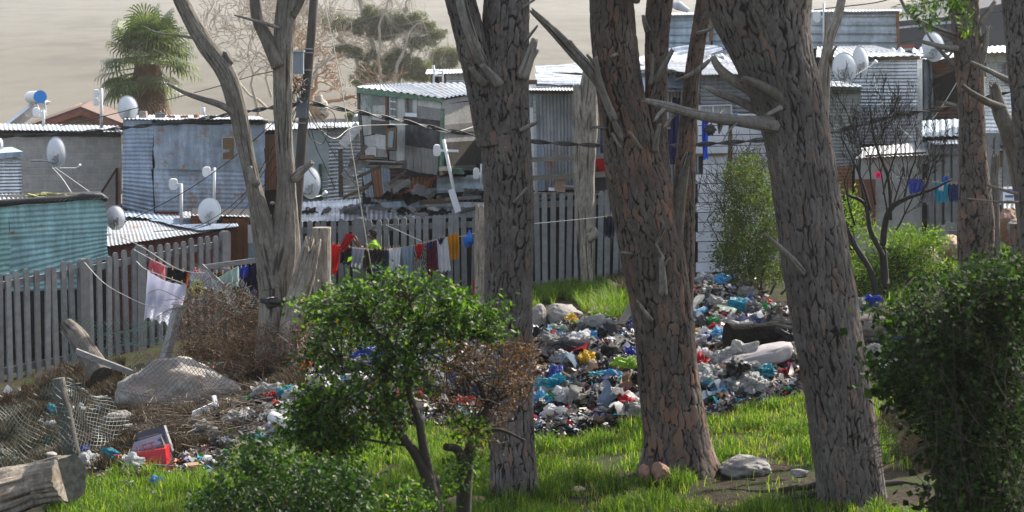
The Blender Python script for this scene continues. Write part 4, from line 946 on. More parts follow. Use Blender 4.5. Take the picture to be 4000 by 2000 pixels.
for k in range(len(ys_) - 1):
    y0, y1 = ys_[k], ys_[k + 1] - 3
    xl = 2720 + (8 if k % 3 else 0) + (20 if 3 < k < 6 else 0)
    if k < 6:
        panel(h, 'plank', W_WHITE, pl, [(xl, y0 + 2), (2848, y0), (2848, y1), (xl, y1 + 2)], .02, .01 * (k % 2))
        panel(h, 'plank', W_WHITE, pl, [(2860, y0 - 2), (3100, y0 - 6), (3100, y1 - 6), (2860, y1 - 2)], .02, .01 * (k % 2) - .005)
    else:
        panel(h, 'plank', W_WHITE, pl, [(xl, y0 + 2), (2800 + 30 * (k % 2), y0), (2800 + 30 * (k % 2), y1), (xl, y1 + 2)], .02, .01 * (k % 2))
        panel(h, 'plank', W_WHITE, pl, [(2804 + 30 * (k % 2), y0), (3100, y0 - 4), (3100, y1 - 4), (2804 + 30 * (k % 2), y1)], .02, .008 * (k % 2) - .005)
panel(h, 'corner_post', W_BROWN, pl, [(2849, 470), (2859, 470), (2853, 700), (2843, 700)], .04, .03)
panel(h, 'beam', W_BROWN, pl, [(2716, 600), (2848, 598), (2848, 606), (2716, 612)], .08, .06)
pl = VP(2600, 55, 3520, 54)
h = thing('upper_cabin', 'large blue-grey ribbed metal cabin highest on the right, against the sky', 'shack', on(3050, 55))
body(h, DARKIN, pl, [(2602, 60), (3510, 45), (3510, 420), (2602, 420)], 5)
psheet(h, 'wall', G_BLUE3, pl, [(2602, 62), (2775, 54), (2775, 200), (2600, 196)], seed=62, off=.02, prof='ibr', pitch=.19, amp=.022, dent=.02)
psheet(h, 'wall', G_BLUE3, pl, [(2785, 52), (3000, 48), (3000, 230), (2785, 230)], seed=63, off=.03, prof='ibr', pitch=.19, amp=.022, dent=.02)
psheet(h, 'wall', metal('grey_ribbed_sheet', (.50, .55, .59), .4, rust=.05, metallic=.3), pl, [(3000, 46), (3508, 42), (3506, 192), (3000, 188)], seed=64, off=.03, prof='ibr', pitch=.21, amp=.024, dent=.02)
panel(h, 'corner_post', W_BROWN, pl, [(2768, 56), (2786, 56), (2784, 160), (2770, 160)], .06, .08)
panel(h, 'corner_post', paint('rusty_flashing', (.24, .11, .06), .8, .5, 9), pl, [(3498, 50), (3512, 44), (3514, 190), (3504, 190)], .06, .07)
roof(h, G_ROOF, [(2590, 50, 60), (3520, 36, 60), (3520, 42, 53.8), (2596, 58, 54.8)], pitch=.12, amp=.014, seed=65)
mb = MB(); mb.tube([P(2622, 18, 54.6), P(2650, 22, 54.5), (P(2690, 42, 54.4))], [.06, .12, .05], n=10); tag(mb.build('rolled_tarpaulin', TARP2), 'rolled silver tarpaulin lying on the left end of the highest roof', 'tarpaulin')
h = thing('loose_roof_sheets', 'heap of bent loose metal sheets stacked on the roofs behind the silvery tree', 'roof sheets', P(3250, 215, 52.5))
for k, (x0, y0, x1, y1, Ya, Yb, m) in enumerate([(3200, 186, 3330, 204, 53.6, 52.8, G_MID), (3300, 194, 3420, 212, 53, 52.2, G_NEW), (3420, 190, 3540, 206, 52.6, 51.6, G_BLUE3), (3560, 196, 3680, 212, 51, 50.2, G_NEW), (2900, 176, 3010, 200, 53.8, 53, G_MID)]):
    sheet(h, 'roof_sheet', m, [P(x0, y0, Ya), P(x1 - 8, y0 + 3, Ya), P(x1, y1, Yb), P(x0 + 6, y1 - 3, Yb)], wave='v', pitch=.18, amp=.035, seed=200 + k, dent=.10)
h = thing('middle_roof_shack', 'shack with a pale ribbed roof sloping below the highest cabin', 'shack', on(2900, 51))
plm = VP(2480, 51.2, 3100, 51.2)
body(h, DARKIN, plm, [(2490, 245), (3100, 240), (3100, 420), (2490, 420)], 3)
roof(h, G_NEW, [(2440, 222, 54.4), (3100, 190, 54.4), (3100, 238, 51), (2440, 246, 51)], pitch=.3, amp=.03, seed=66, dent=.05)
sheet(h, 'roof_sheet', G_NEW, [P(2520, 205, 52.6), P(2790, 190, 52.6), P(2826, 186, 52.1), P(2530, 240, 51.5)], wave='h', pitch=.3, amp=.04, seed=67, dent=.09)
sheet(h, 'roof_sheet', G_MID, [P(2810, 215, 53), P(2920, 212, 53), P(2940, 232, 51.6), P(2826, 238, 51.6)], wave='v', pitch=.2, amp=.04, seed=68, dent=.06)
pl = VP(3200, 49, 3610, 48)
h = thing('silver_shack', 'big shiny horizontally corrugated shack behind the bare bush on the right', 'shack', on(3450, 48))
body(h, DARKIN, pl, [(3230, 235), (3602, 228), (3602, 600), (3230, 600)], 3.5)
psheet(h, 'wall', G_NEW, pl, [(3225, 236), (3600, 232), (3598, 420), (3225, 420)], seed=70, off=.02, pitch=.075, amp=.013, dent=.02)
psheet(h, 'wall', G_MID, pl, [(3230, 415), (3605, 415), (3600, 560), (3230, 565)], seed=71, off=.03, pitch=.075, amp=.013, dent=.02)
panel(h, 'corner_post', G_NEW, pl, [(3582, 232), (3600, 232), (3602, 560), (3586, 560)], .05, .06)
roof(h, G_ROOF, [(3190, 182, 52), (3400, 178, 52), (3592, 218, 48.0), (3190, 226, 48.6)], pitch=.17, amp=.022, seed=72)
panel(h, 'beam', W_BROWN, pl, [(3395, 224), (3592, 220), (3592, 232), (3395, 238)], .05, .08)
mb = MB(); mb.beam(P(3380, 206, 50), P(3495, 202, 50), .08, .05); mb.build('batten', W_DARK, h)
pl = VP(3600, 49.5, 3760, 49.0)
h = thing('smoke_stained_shack', 'smoke-blackened corrugated shack tucked left of the slim pine', 'shack', on(3690, 49))
body(h, DARKIN, pl, [(3598, 220), (3770, 220), (3770, 580), (3598, 580)], 3)
psheet(h, 'wall', G_BLUE3, pl, [(3600, 228), (3640, 228), (3646, 480), (3604, 500)], wave='v', seed=73, off=.1, pitch=.18, amp=.02)
psheet(h, 'wall', metal('sooty_sheet', (.14, .13, .13), .6, rust=.5, metallic=.3), pl, [(3628, 232), (3770, 220), (3770, 470), (3634, 470)], seed=74, off=.02)
roof(h, G_MID, [(3590, 212, 52), (3770, 205, 52), (3770, 222, 48.6), (3590, 232, 49)], seed=75)
panel(h, 'soot_patch', paint('soot', (.018, .014, .013), .9, .3), pl, [(3645, 310), (3730, 275), (3760, 300), (3755, 400), (3650, 390)], .02, .05)
pl = VP(3215, 44.5, 3365, 44.5)
h = thing('green_trimmed_shack', 'narrow corrugated shack with a green roof edge below the paired dishes', 'shack', on(3290, 44.5))
body(h, DARKIN, pl, [(3160, 350), (3362, 350), (3362, 1010), (3160, 1010)], 3)
psheet(h, 'wall', metal('olive_zinc_sheet', (.28, .30, .28), .5, rust=.1, metallic=.35), pl, [(3160, 365), (3364, 365), (3366, 600), (3160, 600)], seed=76, off=.02, pitch=.07, amp=.011)
psheet(h, 'wall', G_OLD, pl, [(3160, 596), (3370, 590), (3370, 640), (3160, 660)], seed=77, off=.0, pitch=.07, amp=.011)
psheet(h, 'wall', G_RUST, pl, [(3160, 648), (3330, 640), (3330, 760), (3160, 765)], seed=78, off=.0, pitch=.07, amp=.006)
roof(h, G_ROOF, [(3150, 318, 46.5), (3310, 318, 46.5), (3372, 338, 44.2), (3150, 334, 44.2)], seed=79)
panel(h, 'fascia', GREENP, pl, [(3150, 336), (3368, 340), (3368, 352), (3150, 350)], .03, .10)
panel(h, 'beam', W_DARK, pl, [(3150, 352), (3434, 356), (3434, 364), (3150, 366)], .08, .12)
pl = VP(3360, 43.4, 3760, 43.6)
h = thing('plastered_shack', 'low shack with a pale plaster wall and fluted concrete side behind the washing', 'shack', on(3560, 43.5))
body(h, PLAST, pl, [(3340, 620), (3780, 600), (3780, 960), (3340, 980)], 3.2, off=-.03)
roof(h, G_ROOF, [(3360, 575, 46.5), (3770, 545, 46.5), (3770, 600, 43.3), (3355, 615, 43.2)], pitch=.13, amp=.017, seed=80)
panel(h, 'fascia', W_BROWN, pl, [(3380, 606), (3620, 592), (3620, 606), (3380, 622)], .03, .05)
panel(h, 'board', paint('rust_red_board', (.15, .055, .035), .85, .3), pl, [(3340, 700), (3420, 700), (3420, 880), (3340, 880)], .03, .05)
for k, x in enumerate([3628, 3656, 3690, 3722]): panel(h, 'pillar', CONC, pl, [(x, 560), (x + 22, 560), (x + 22, 925), (x, 925)], .10, .15 + .02 * (k % 2))
panel(h, 'doorway', DARKIN, pl, [(3604, 640), (3627, 640), (3627, 920), (3604, 920)], .03, .02)
roof(h, G_BLUE3, [(3600, 470, 47.5), (3770, 462, 47.5), (3770, 530, 44.6), (3600, 535, 44.8)], pitch=.18, amp=.02, seed=81)
roof(h, G_NEW, [(3620, 548, 45), (3760, 540, 45), (3760, 560, 43.2), (3640, 562, 43.2)], pitch=.1, amp=.014, seed=82)
pl = VP(3830, 44, 4050, 44.5)
h = thing('edge_shack', 'shiny corrugated shack with a dim window at the right edge', 'shack', on(3950, 44))
body(h, DARKIN, pl, [(3850, 225), (4120, 215), (4120, 960), (3850, 960)], 3)
psheet(h, 'wall', G_NEW, pl, [(3850, 245), (4120, 240), (4120, 525), (3850, 518)], seed=83, off=.02, pitch=.08, amp=.013)
psheet(h, 'wall', G_MID, pl, [(3850, 640), (4120, 640), (4120, 800), (3850, 800)], seed=84, off=.02, pitch=.08, amp=.013)
panel(h, 'wall', G_RUST, pl, [(3850, 595), (4120, 590), (4120, 650), (3850, 655)], .03, .04)
panel(h, 'fascia', W_LIGHT, pl, [(3835, 205), (4120, 195), (4120, 240), (3835, 245)], .05, .08)
roof(h, G_NEW, [(3830, 180, 47), (4120, 172, 47), (4120, 196, 43.6), (3830, 206, 43.4)], pitch=.15, amp=.02, seed=85)
roof(h, G_NEW, [(3850, 560, 46), (4120, 556, 46), (4120, 584, 43.2), (3850, 592, 43.2)], pitch=.12, amp=.015, seed=86)
wn = panel(h, 'window', GLASS, pl, [(3932, 252), (3964, 250), (3964, 325), (3932, 325)], .03, .05)
mb = MB()
for a, c in [((3930, 250), (3966, 250)), ((3930, 250), (3930, 327)), ((3930, 327), (3966, 327))]: mb.beam(pl.at(*a, .08), pl.at(*c, .08), .04, .04)
mb.build('frame', W_GREY, wn)
pl = VP(3500, 78, 4100, 80)
h = thing('charcoal_house', 'dark charcoal plastered house with a reddish window frame behind the right shacks', 'house', on(3750, 79))
mb = MB(); mb.prism([pl.at(3515, 82), pl.at(3740, 62), pl.at(4200, -60), pl.at(4200, 300), pl.at(3515, 300)], -pl.n * 8); mb.build('wall', CHAR, h)
psheet(h, 'gutter_roof', G_MID, pl, [(3515, 104), (3730, 80), (3730, 90), (3515, 112)], off=.3, wave='v', pitch=.16, amp=.02)
wn = panel(h, 'window', paint('brick_red_frame', (.30, .08, .06), .7), pl, [(3518, 176), (3572, 172), (3574, 198), (3518, 202)], .04, .06)
panel(wn, 'pane', paint('bright_pane', (.45, .47, .48), .2), pl, [(3530, 190), (3566, 188), (3566, 198), (3530, 200)], .02, .08)
panel(h, 'plaster_band', paint('light_charcoal', (.10, .10, .11), .8), pl, [(3690, 66), (4200, -54), (4200, -48), (3690, 72)], .03, .05)

def picket_fence(label, x1, Y1, yt1, yb1, x2, Y2, yt2, yb2, n, posts, name='palisade_fence', w=.112, seed=0, gap=()):
    a = P(x1, yt1, Y1); b = P(x2, yt2, Y2); a2 = P(x1, yb1, Y1); b2 = P(x2, yb2, Y2)
    base = (a2 + b2) / 2; fo = thing(name, label, 'fence', base)
    d = b - a; d[2] = 0; L = np.linalg.norm(d); u = d / L; nrm = np.array([u[1], -u[0], 0]); 
    if nrm[1] > 0: nrm = -nrm
    r = random.Random(seed)
    def pick(t, name_='picket', ww=w, dep=.05, front=.03, up=0):
        tp = a * (1 - t) + b * t; bt = a2 * (1 - t) + b2 * t
        g = min(bt[2], float(gz(bt[0], bt[1]))) - .15; zt = tp[2] + r.uniform(-.035, .035) + up
        mb = MB(); c = tp + nrm * front
        hw = ww / 2; lean = r.uniform(-.022, .022)
        P2 = [(-hw, g), (hw, g), (hw, zt - .05), (hw * .55, zt), (-hw * .55, zt), (-hw, zt - .05)]
        q = [c * (1, 1, 0) + u * (s_ + lean * (z - g)) + np.array([0, 0, z]) for s_, z in P2]
        mb.prism(q, nrm * dep); mb.build(name_, CONC, fo)
    for k in range(n):
        t = (k + .5 + r.uniform(-.06, .06)) / n
        if k in gap: continue
        pick(t)
    for t in posts: pick(t, 'post', .22, .12, -.02, .03)
    for zf, nm in ((.9, 'rail'), (.12, 'rail')):
        qa = a2 + (a - a2) * zf; qb = b2 + (b - b2) * zf
        mb = MB(); mb.beam(qa, qb, .06, .13); mb.build(nm, CONC, fo)
    return fo
picket_fence('grey concrete palisade fence climbing away on the left in front of the teal shack', -30, 41.0, 1078, 1510, 880, 45.4, 906, 1330, 27, [.36, .60, .985], seed=1, gap=(9, 16))
picket_fence('grey concrete palisade fence behind the person hanging washing', 1165, 47.2, 866, 1225, 1925, 46.8, 838, 1190, 25, [.32, .72], seed=2)
picket_fence('grey concrete palisade fence under the timber deck between the pines', 2060, 46.2, 762, 1160, 2480, 45.8, 742, 1130, 14, [], seed=3)
pf = picket_fence('short grey palisade fence above the right washing line near the edge', 3850, 43.0, 528, 560, 3990, 43.2, 528, 556, 5, [], seed=4)

up = thing('utility_pole', 'leaning dark wooden utility pole with a grey junction box behind the dead tree', 'utility pole', on(1145, 41))
mb = MB(); mb.tube([P(1130, 1250, 41), P(1160, 800, 41), P(1185, 470, 41), P(1215, 150, 41), P(1245, -250, 41)], [S(44, 41) / 2, S(42, 41) / 2, S(38, 41) / 2, S(35, 41) / 2, S(32, 41) / 2], n=18)
mb.build('pole', wood('creosoted_pole', (.10, .085, .075), 'z'), up, smooth=True)
mb = MB(); q = P(1160, 245, 40.75); mb.box(q, (S(52, 41), .22, S(88, 41)), ry=.0); mb.build('junction_box', paint('grey_enamel_box', (.22, .26, .30), .5, .08), up)
mb = MB(); q = P(1160, 200, 40.72); mb.box(q, (S(58, 41), .26, .02)); mb.build('box_lid', paint('pale_enamel_lid', (.5, .55, .58), .4), up)
mb = MB(); q = P(1180, 420, 41.0); mb.box(q, (S(40, 41), .25, S(80, 41)), ry=.06); mb.build('junction_box', paint('dark_box', (.09, .11, .13), .5), up)
mb = MB()
for (x, y) in [(1203, 190), (1203, 205), (1197, 273), (1184, 398), (1176, 480)]:
    mb.tube([P(x - 19, y, 40.9), P(x, y + 1, 40.88), P(x + 19, y + 2, 40.9)], .012, n=5)
mb.build('pole_band', STEEL, up)
def dish(px, py, w, h_, Y, label, yaw=.25, arm=(0, 40), lnb=None, mast=None, group=None):
    c = P(px, py, Y); d = thing('satellite_dish', label, 'satellite dish', c, group)
    W2, H2 = S(w, Y) / 2 / max(.3, math.cos(yaw)), S(h_, Y) / 2
    mb = MB(); n, m = 24, 7; V = []
    R_ = np.array(Matrix.Rotation(yaw, 3, 'Z') @ Matrix.Rotation(-.18, 3, 'X'))
    for layer, dy in ((0, 0), (1, .012)):
        for i in range(m + 1):
            r = i / m
            for j in range(n):
                a = 2 * PI * j / n
                V.append(np.array([r * W2 * math.cos(a), -.11 * (1 - r * r) + dy, r * H2 * math.sin(a)]))
    V = np.array(V) @ R_.T + c
    for l in (0, 1):
        o = l * (m + 1) * n
        Fc = [(o + i * n + j, o + i * n + (j + 1) % n, o + (i + 1) * n + (j + 1) % n, o + (i + 1) * n + j) for i in range(m) for j in range(n)]
        mb.f += [[k for k in f] for f in Fc]; mb.m += [0] * len(Fc)
    o1 = m * n; o2 = (m + 1) * n + m * n
    Fc = [(o1 + j, o2 + j, o2 + (j + 1) % n, o1 + (j + 1) % n) for j in range(n)]
    mb.f += [list(f) for f in Fc]; mb.m += [0] * len(Fc); mb.v.append(V); mb.n = len(V)
    mb.build('dish', DISH, d, smooth=True)
    mb = MB(); q = P(px + w * .0, py + h_ * .18, Y - .18)
    mb.box(q, (.10, .06, .14)); mb.box(q + (.05, -.03, .02), (.05, .05, .18)); mb.box(q + (-.05, -.02, -.02), (.10, .03, .04)); mb.build('bracket', STEEL, d)
    mb = MB(); e = P(px + arm[0], py + arm[1], Y - .1)
    mid = (q + e) / 2; mid[2] = e[2]
    mb.tube(spline([q + (0, -.05, 0), q + (0, -.08, -.1), mid, e], 10), .022, n=8); mb.build('mounting_arm', STEEL, d, smooth=True)
    if lnb:
        e = P(px + lnb[0], py + lnb[1], Y + .35); mb = MB(); s_ = P(px + w * .05, py + h_ * .47, Y)
        mb.tube([s_, e], .012, n=6); mb.build('feed_arm', WHITEP, d)
        mb = MB(); mb.tube([e, e + (.03, -.02, .03), e + (.07, -.05, .07)], [.03, .035, .045], n=10); mb.build('receiver', WHITEPL, d, smooth=True)
    return d
dish(220, 596, 74, 128, 54, 'white satellite dish on the grey block wall, with a cream receiver on its arm', lnb=(85, 60), arm=(-100, 32))
dish(500, 424, 78, 104, 54.2, 'white satellite dish standing on the blue shack roof corner below the palm', arm=(-5, 40))
dish(-8, 563, 42, 60, 52, 'sliver of a white satellite dish cut off by the left edge', arm=(-30, 40))
dish(452, 850, 76, 100, 47.5, 'white rust-rimmed satellite dish just right of the teal shack', arm=(-10, 45))
dish(817, 825, 92, 108, 48.3, 'white brown-rimmed satellite dish in front of the orange plank hut', yaw=-.15, arm=(0, 50))
dish(1212, 712, 82, 132, 47.5, 'large white satellite dish behind the leaning utility pole', lnb=(50, 50), arm=(-35, 40))
dish(3299, 262, 98, 118, 46, 'front beige-white dish of the overlapping pair above the green-trimmed shack', arm=(-50, 50), lnb=(110, -10), yaw=.1)
dish(3362, 240, 66, 124, 47.2, 'rear pale dish of the overlapping pair above the green-trimmed shack', arm=(0, 60))
dish(3646, 182, 92, 120, 47.5, 'white satellite dish to the left of the slim pine under the charcoal house', arm=(-45, 42), lnb=(45, 45), yaw=.2)
dish(1391, 460, 18, 34, 60, 'tiny white satellite dish peeking past the wooden shack left edge', arm=(0, 20))

def antenna(px, ytop, ybot, Y, heads, label, lean=0, thick=12):
    a = thing('antenna', label, 'antenna', P(px, ybot, Y))
    mb = MB(); mb.tube([P(px, ybot, Y), P(px + lean, ytop, Y)], S(thick, Y) / 2, n=8); mb.build('mast', WHITEP, a, smooth=True)
    for hx, hy, w, h_ in heads:
        c = P(hx, hy, Y); mb = MB(); V = []; n = 16
        ww, hh = S(w, Y) / 2, S(h_, Y) / 2; rows = [(-.0, .92), (.03, 1.0), (.08, .7), (.11, .3)]
        for dx, sc in rows:
            for j in range(n):
                t = 2 * PI * j / n; e = .6
                V.append([math.copysign(abs(math.cos(t)) ** e, math.cos(t)) * ww * sc, dx, math.copysign(abs(math.sin(t)) ** e, math.sin(t)) * hh * sc])
        mb.grid(np.array(V) @ np.array(Matrix.Rotation(.35, 3, 'Z')).T + c, n, 4, closed=True); mb.f.append(list(range(n - 1, -1, -1))); mb.f.append(list(range(3 * n, 4 * n))); mb.m += [0, 0]
        mb.build('antenna_head', WHITEPL, a)
        mb = MB(); mb.beam(c + (0, .05, 0), P(px, hy + 2, Y), .03, .05); mb.build('clamp', WHITEP, a)
antenna(708, 718, 878, 45.6, [(678, 720, 36, 46)], 'white wireless antenna on a steel mast standing on the low red shack roof')
antenna(837, 655, 790, 50, [(808, 672, 34, 42)], 'white wireless antenna on a short mast before the blue shack wall')
antenna(396, 345, 500, 57, [(376, 365, 20, 32), (376, 398, 22, 32)], 'slender mast with two stacked white antennas left of the palm')
antenna(170, 430, 495, 60, [(142, 438, 28, 36)], 'white box antenna on a stub mast beside the solar water heater')
antenna(795, 420, 460, 60, [(790, 432, 12, 22)], 'tiny white antenna on the far roof between the dead tree stems')
antenna(1790, 545, 825, 47.8, [(1708, 588, 30, 48)], 'white antenna on a tall leaning pole rising from the junk-strewn roof', lean=-58, thick=13)
antenna(1880, 640, 720, 48.5, [(1862, 678, 26, 46)], 'white antenna head half hidden by the left side of the first pine', thick=8)
antenna(3218, 12, 230, 44, [(3192, 65, 34, 46)], 'white antenna on a thin pole between the leaning pine and the bare silvery tree', thick=9)
mb = MB(); mb.beam(P(1762, 740, 47.6), P(1790, 828, 47.6), .14, .06, up=(0, 1, 0)); tag(mb.build('board', WHITEP), 'white upright board at the foot of the leaning antenna pole', 'board')

def chair(px, py, Y, label, s=1.0):
    c = P(px, py, Y); o = thing('plastic_chair', label, 'chair', c)
    mb = MB(); mb.box(c + (0, 0, .43 * s), (.48 * s, .45 * s, .04)); mb.build('seat', WHITEPL, o)
    mb = MB(); mb.box(c + (-.2 * s, .05, .68 * s), (.06, .42 * s, .48 * s), ry=-.2); mb.build('backrest', WHITEPL, o)
    for i in (-1, 1):
        mb = MB(); mb.beam(c + (-.2 * s, i * .22 * s, .66 * s), c + (.22 * s, i * .22 * s, .62 * s), .05, .03); mb.build('armrest', WHITEPL, o)
        for j in (-1, 1):
            mb = MB(); mb.beam(c + (j * .22 * s, i * .2 * s, 0), c + (j * .2 * s, i * .2 * s, .62 * s if j > 0 else .43 * s), .045, .045); mb.build('leg', WHITEPL, o)
chair(1712, 332, 56, 'white plastic garden chair on the roof terrace above the wooden shack', .55)
chair(2905, 200, 50.5, 'white plastic garden chair perched on the roof behind the leaning pine', .75)

def wire(label, pts, r=.012, mat=WIRE, name='cable', n=40, cat='cable', twist=0):
    q = spline(np.array([P(*p) for p in pts]), n * 2)
    mb = MB(); mb.tube(q, r, n=5)
    if twist:
        s_ = np.linspace(0, n * 1.1, len(q)); q2 = q + np.c_[0 * s_, np.cos(s_), np.sin(s_)] * r * 2.1; mb.tube(q2, r * .85, n=5)
        q2 = q - np.c_[0 * s_, np.cos(s_), np.sin(s_)] * r * 2.0; mb.tube(q2, r * .8, n=5)
    return tag(mb.build(name, mat, smooth=True), label, cat)
wire('thick twisted black cable sagging from the left edge to the utility pole', [(-60, 535, 46), (250, 522, 46), (500, 498, 45.5), (800, 462, 44), (1000, 430, 42.5), (1165, 405, 41)], .016, twist=1)
wire('thick twisted black cable from the pole across the wooden shack to the right edge', [(1190, 398, 41), (1330, 425, 41.5), (1560, 470, 42.5), (1760, 512, 43), (2000, 545, 43), (2300, 566, 42.5), (2550, 570, 41.5), (2800, 560, 40.5), (3050, 540, 40), (3260, 514, 40), (3500, 452, 40), (3735, 416, 40), (3880, 375, 40), (4060, 335, 40)], .017, twist=1, n=80)
wire('single black wire rising past the palm dish to the dead tree', [(235, 492, 50), (455, 442, 48), (700, 378, 46), (860, 335, 44), (1000, 293, 42.5), (1160, 262, 41)], .010)
wire('black wire climbing steeply from the low roof in front of the blue shack', [(485, 868, 47), (600, 815, 46), (760, 725, 45), (930, 600, 43), (1080, 470, 42), (1165, 405, 41)], .010)
for k, (p_, lb) in enumerate([([(700, 905, 46.5), (820, 875, 46), (940, 790, 45), (1075, 600, 43), (1165, 410, 41)], 'upper black wire fanning down from the pole to the low red roof'),
    ([(760, 930, 46.3), (860, 905, 46), (970, 800, 45), (1085, 640, 43), (1168, 420, 41)], 'middle black wire fanning down from the pole over the fence top'),
    ([(600, 905, 47), (780, 880, 46.5), (950, 760, 45), (1070, 570, 43), (1160, 415, 41)], 'lowest-slung black wire fanning down to the ribbed low roof'),
    ([(1205, 420, 41), (1260, 520, 42), (1330, 640, 44), (1420, 750, 46), (1570, 850, 48)], 'black wire dropping from the pole across the striped tin shack to the junk roof'),
    ([(1200, 430, 41), (1230, 560, 42), (1270, 650, 44), (1310, 740, 47)], 'thin black wire dropping from the pole beside the large dish'),
    ([(1205, 440, 41), (1240, 500, 41.4), (1290, 520, 42), (1310, 470, 42), (1290, 430, 41.8), (1215, 405, 41)], 'big loose loop of black wire right of the utility pole'),
    ([(1195, 480, 41), (1215, 540, 41.2), (1260, 560, 41.5), (1280, 500, 41.5), (1230, 440, 41.2)], 'smaller loose loop of black wire hugging the utility pole'),
    ([(1190, 520, 41), (1180, 600, 41), (1205, 660, 41.3), (1235, 700, 42)], 'short black wire hanging along the lower utility pole'),
    ([(0, 900, 42.6), (30, 1000, 42)], 'short stay wire at the far left fence')]):
    if k < 8: wire(lb, p_, .008, twist=0)
loops = thing('cable_bundle', 'tangle of small black cable loops hanging between the two pole boxes', 'cable', P(1165, 340, 40.8))
r_ = random.Random(5)
for k in range(14):
    x0 = 1160 + r_.uniform(-20, 45); y0 = 290 + r_.uniform(0, 60); w_, h_ = r_.uniform(8, 26), r_.uniform(20, 70)
    mb = MB(); mb.tube(spline([P(x0, y0, 40.8), P(x0 - w_, y0 + h_ * .5, 40.7), P(x0, y0 + h_, 40.75), P(x0 + w_, y0 + h_ * .6, 40.8), P(x0 + w_ * .3, y0 + 6, 40.8)], 14), .008, n=4); mb.build('cable_loop', WIRE, loops)
wire('long pale wire hanging from above the pole down past the person', [(1262, -20, 40), (1330, 320, 40.5), (1380, 620, 41), (1425, 900, 42), (1455, 1075, 43)], .009, ROPE, 'wire')
wire('pale thin wire from the wooden shack across to the pole', [(1190, 440, 41), (1300, 540, 44), (1390, 494, 47), (1600, 486, 48.5)], .006, ROPE, 'wire')
wire('cream cable slack on the front corner of the wooden shack', [(1650, 492, 47), (1720, 512, 47), (1780, 515, 47), (1860, 492, 48)], .010, ROPE, 'wire')
wire('black cable against the sky running left off the highest cabin', [(3180, 38, 46), (3300, 25, 46), (3420, 10, 46), (3520, -15, 46)], .012)
for k, (a, c, lb) in enumerate([((3515, 168, 60), (3800, 110, 58), 'upper dark wire crossing the charcoal house'), ((3520, 205, 60), (3800, 135, 58), 'lower dark wire crossing the charcoal house'), ((3830, 60, 50), (4030, 20, 50), 'dark wire at the top right corner by the edge pine')]): wire(lb, [a, c], .010)
wire('white rope slanting down by the smoke-stained shack', [(3740, 318, 44), (3690, 400, 44), (3640, 470, 44)], .008, ROPE, 'rope', cat='rope')
wire('white cable snaking down the silver shack wall from the dish pair', [(3410, 290, 45), (3424, 350, 45), (3450, 410, 45), (3500, 480, 45), (3560, 540, 45)], .009, ROPE, 'cable')
wire('white cable looping off the block wall dish', [(205, 655, 53), (245, 700, 50), (285, 762, 48)], .009, ROPE)
wire('second white cable from the block wall dish to the teal shack roof', [(215, 655, 53), (280, 700, 50), (365, 760, 47)], .009, ROPE)
wire('red and grey thin cable across the rusty lower shack', [(1560, 760, 48.5), (1640, 725, 48.3), (1745, 672, 48)], .006, paint('red_cable', (.4, .04, .03), .5), 'cable')

def clothmat(name, col, pat=None, rough=.85):
    if name in _mc: return _mc[name]
    t = NT(name)
    a = t.noise(5, 3, .5)
    c = t.mix(a, tuple(x * .85 for x in col), tuple(min(1, x * 1.12) for x in col))
    if pat == 'zebra':
        w = t.n('TexWave', Scale=9.0, Distortion=14.0, Detail=3.0); t.t.links.new(t.coord(), w.inputs[0]); c = t.mix(t.ramp(w.outputs[0], [(.48, 0), (.52, 1)]), (.03, .03, .035), (.55, .53, .50))
    if pat == 'spot':
        w = t.n('TexVoronoi', Scale=22.0); t.t.links.new(t.coord(), w.inputs[0]); c = t.mix(t.ramp(w.outputs[0], [(.25, 1), (.35, 0)]), c, (.6, .62, .7))
    t.B(Base_Color=c, Roughness=rough); t.b.inputs['Specular IOR Level'].default_value = .2
    tr = t.n('BsdfTranslucent'); t.set(tr.inputs[0], c); mx_ = t.n('MixShader'); mx_.inputs[0].default_value = .42
    t.t.links.new(t.b.outputs[0], mx_.inputs[1]); t.t.links.new(tr.outputs[0], mx_.inputs[2]); t.t.links.new(mx_.outputs[0], t.out.inputs[0])
    t.bump(t.noise(140, 2, .5), .15, .002)
    _mc[name] = t.m; return t.m
PEG = paint('wooden_clothes_peg', (.42, .27, .13), .8)
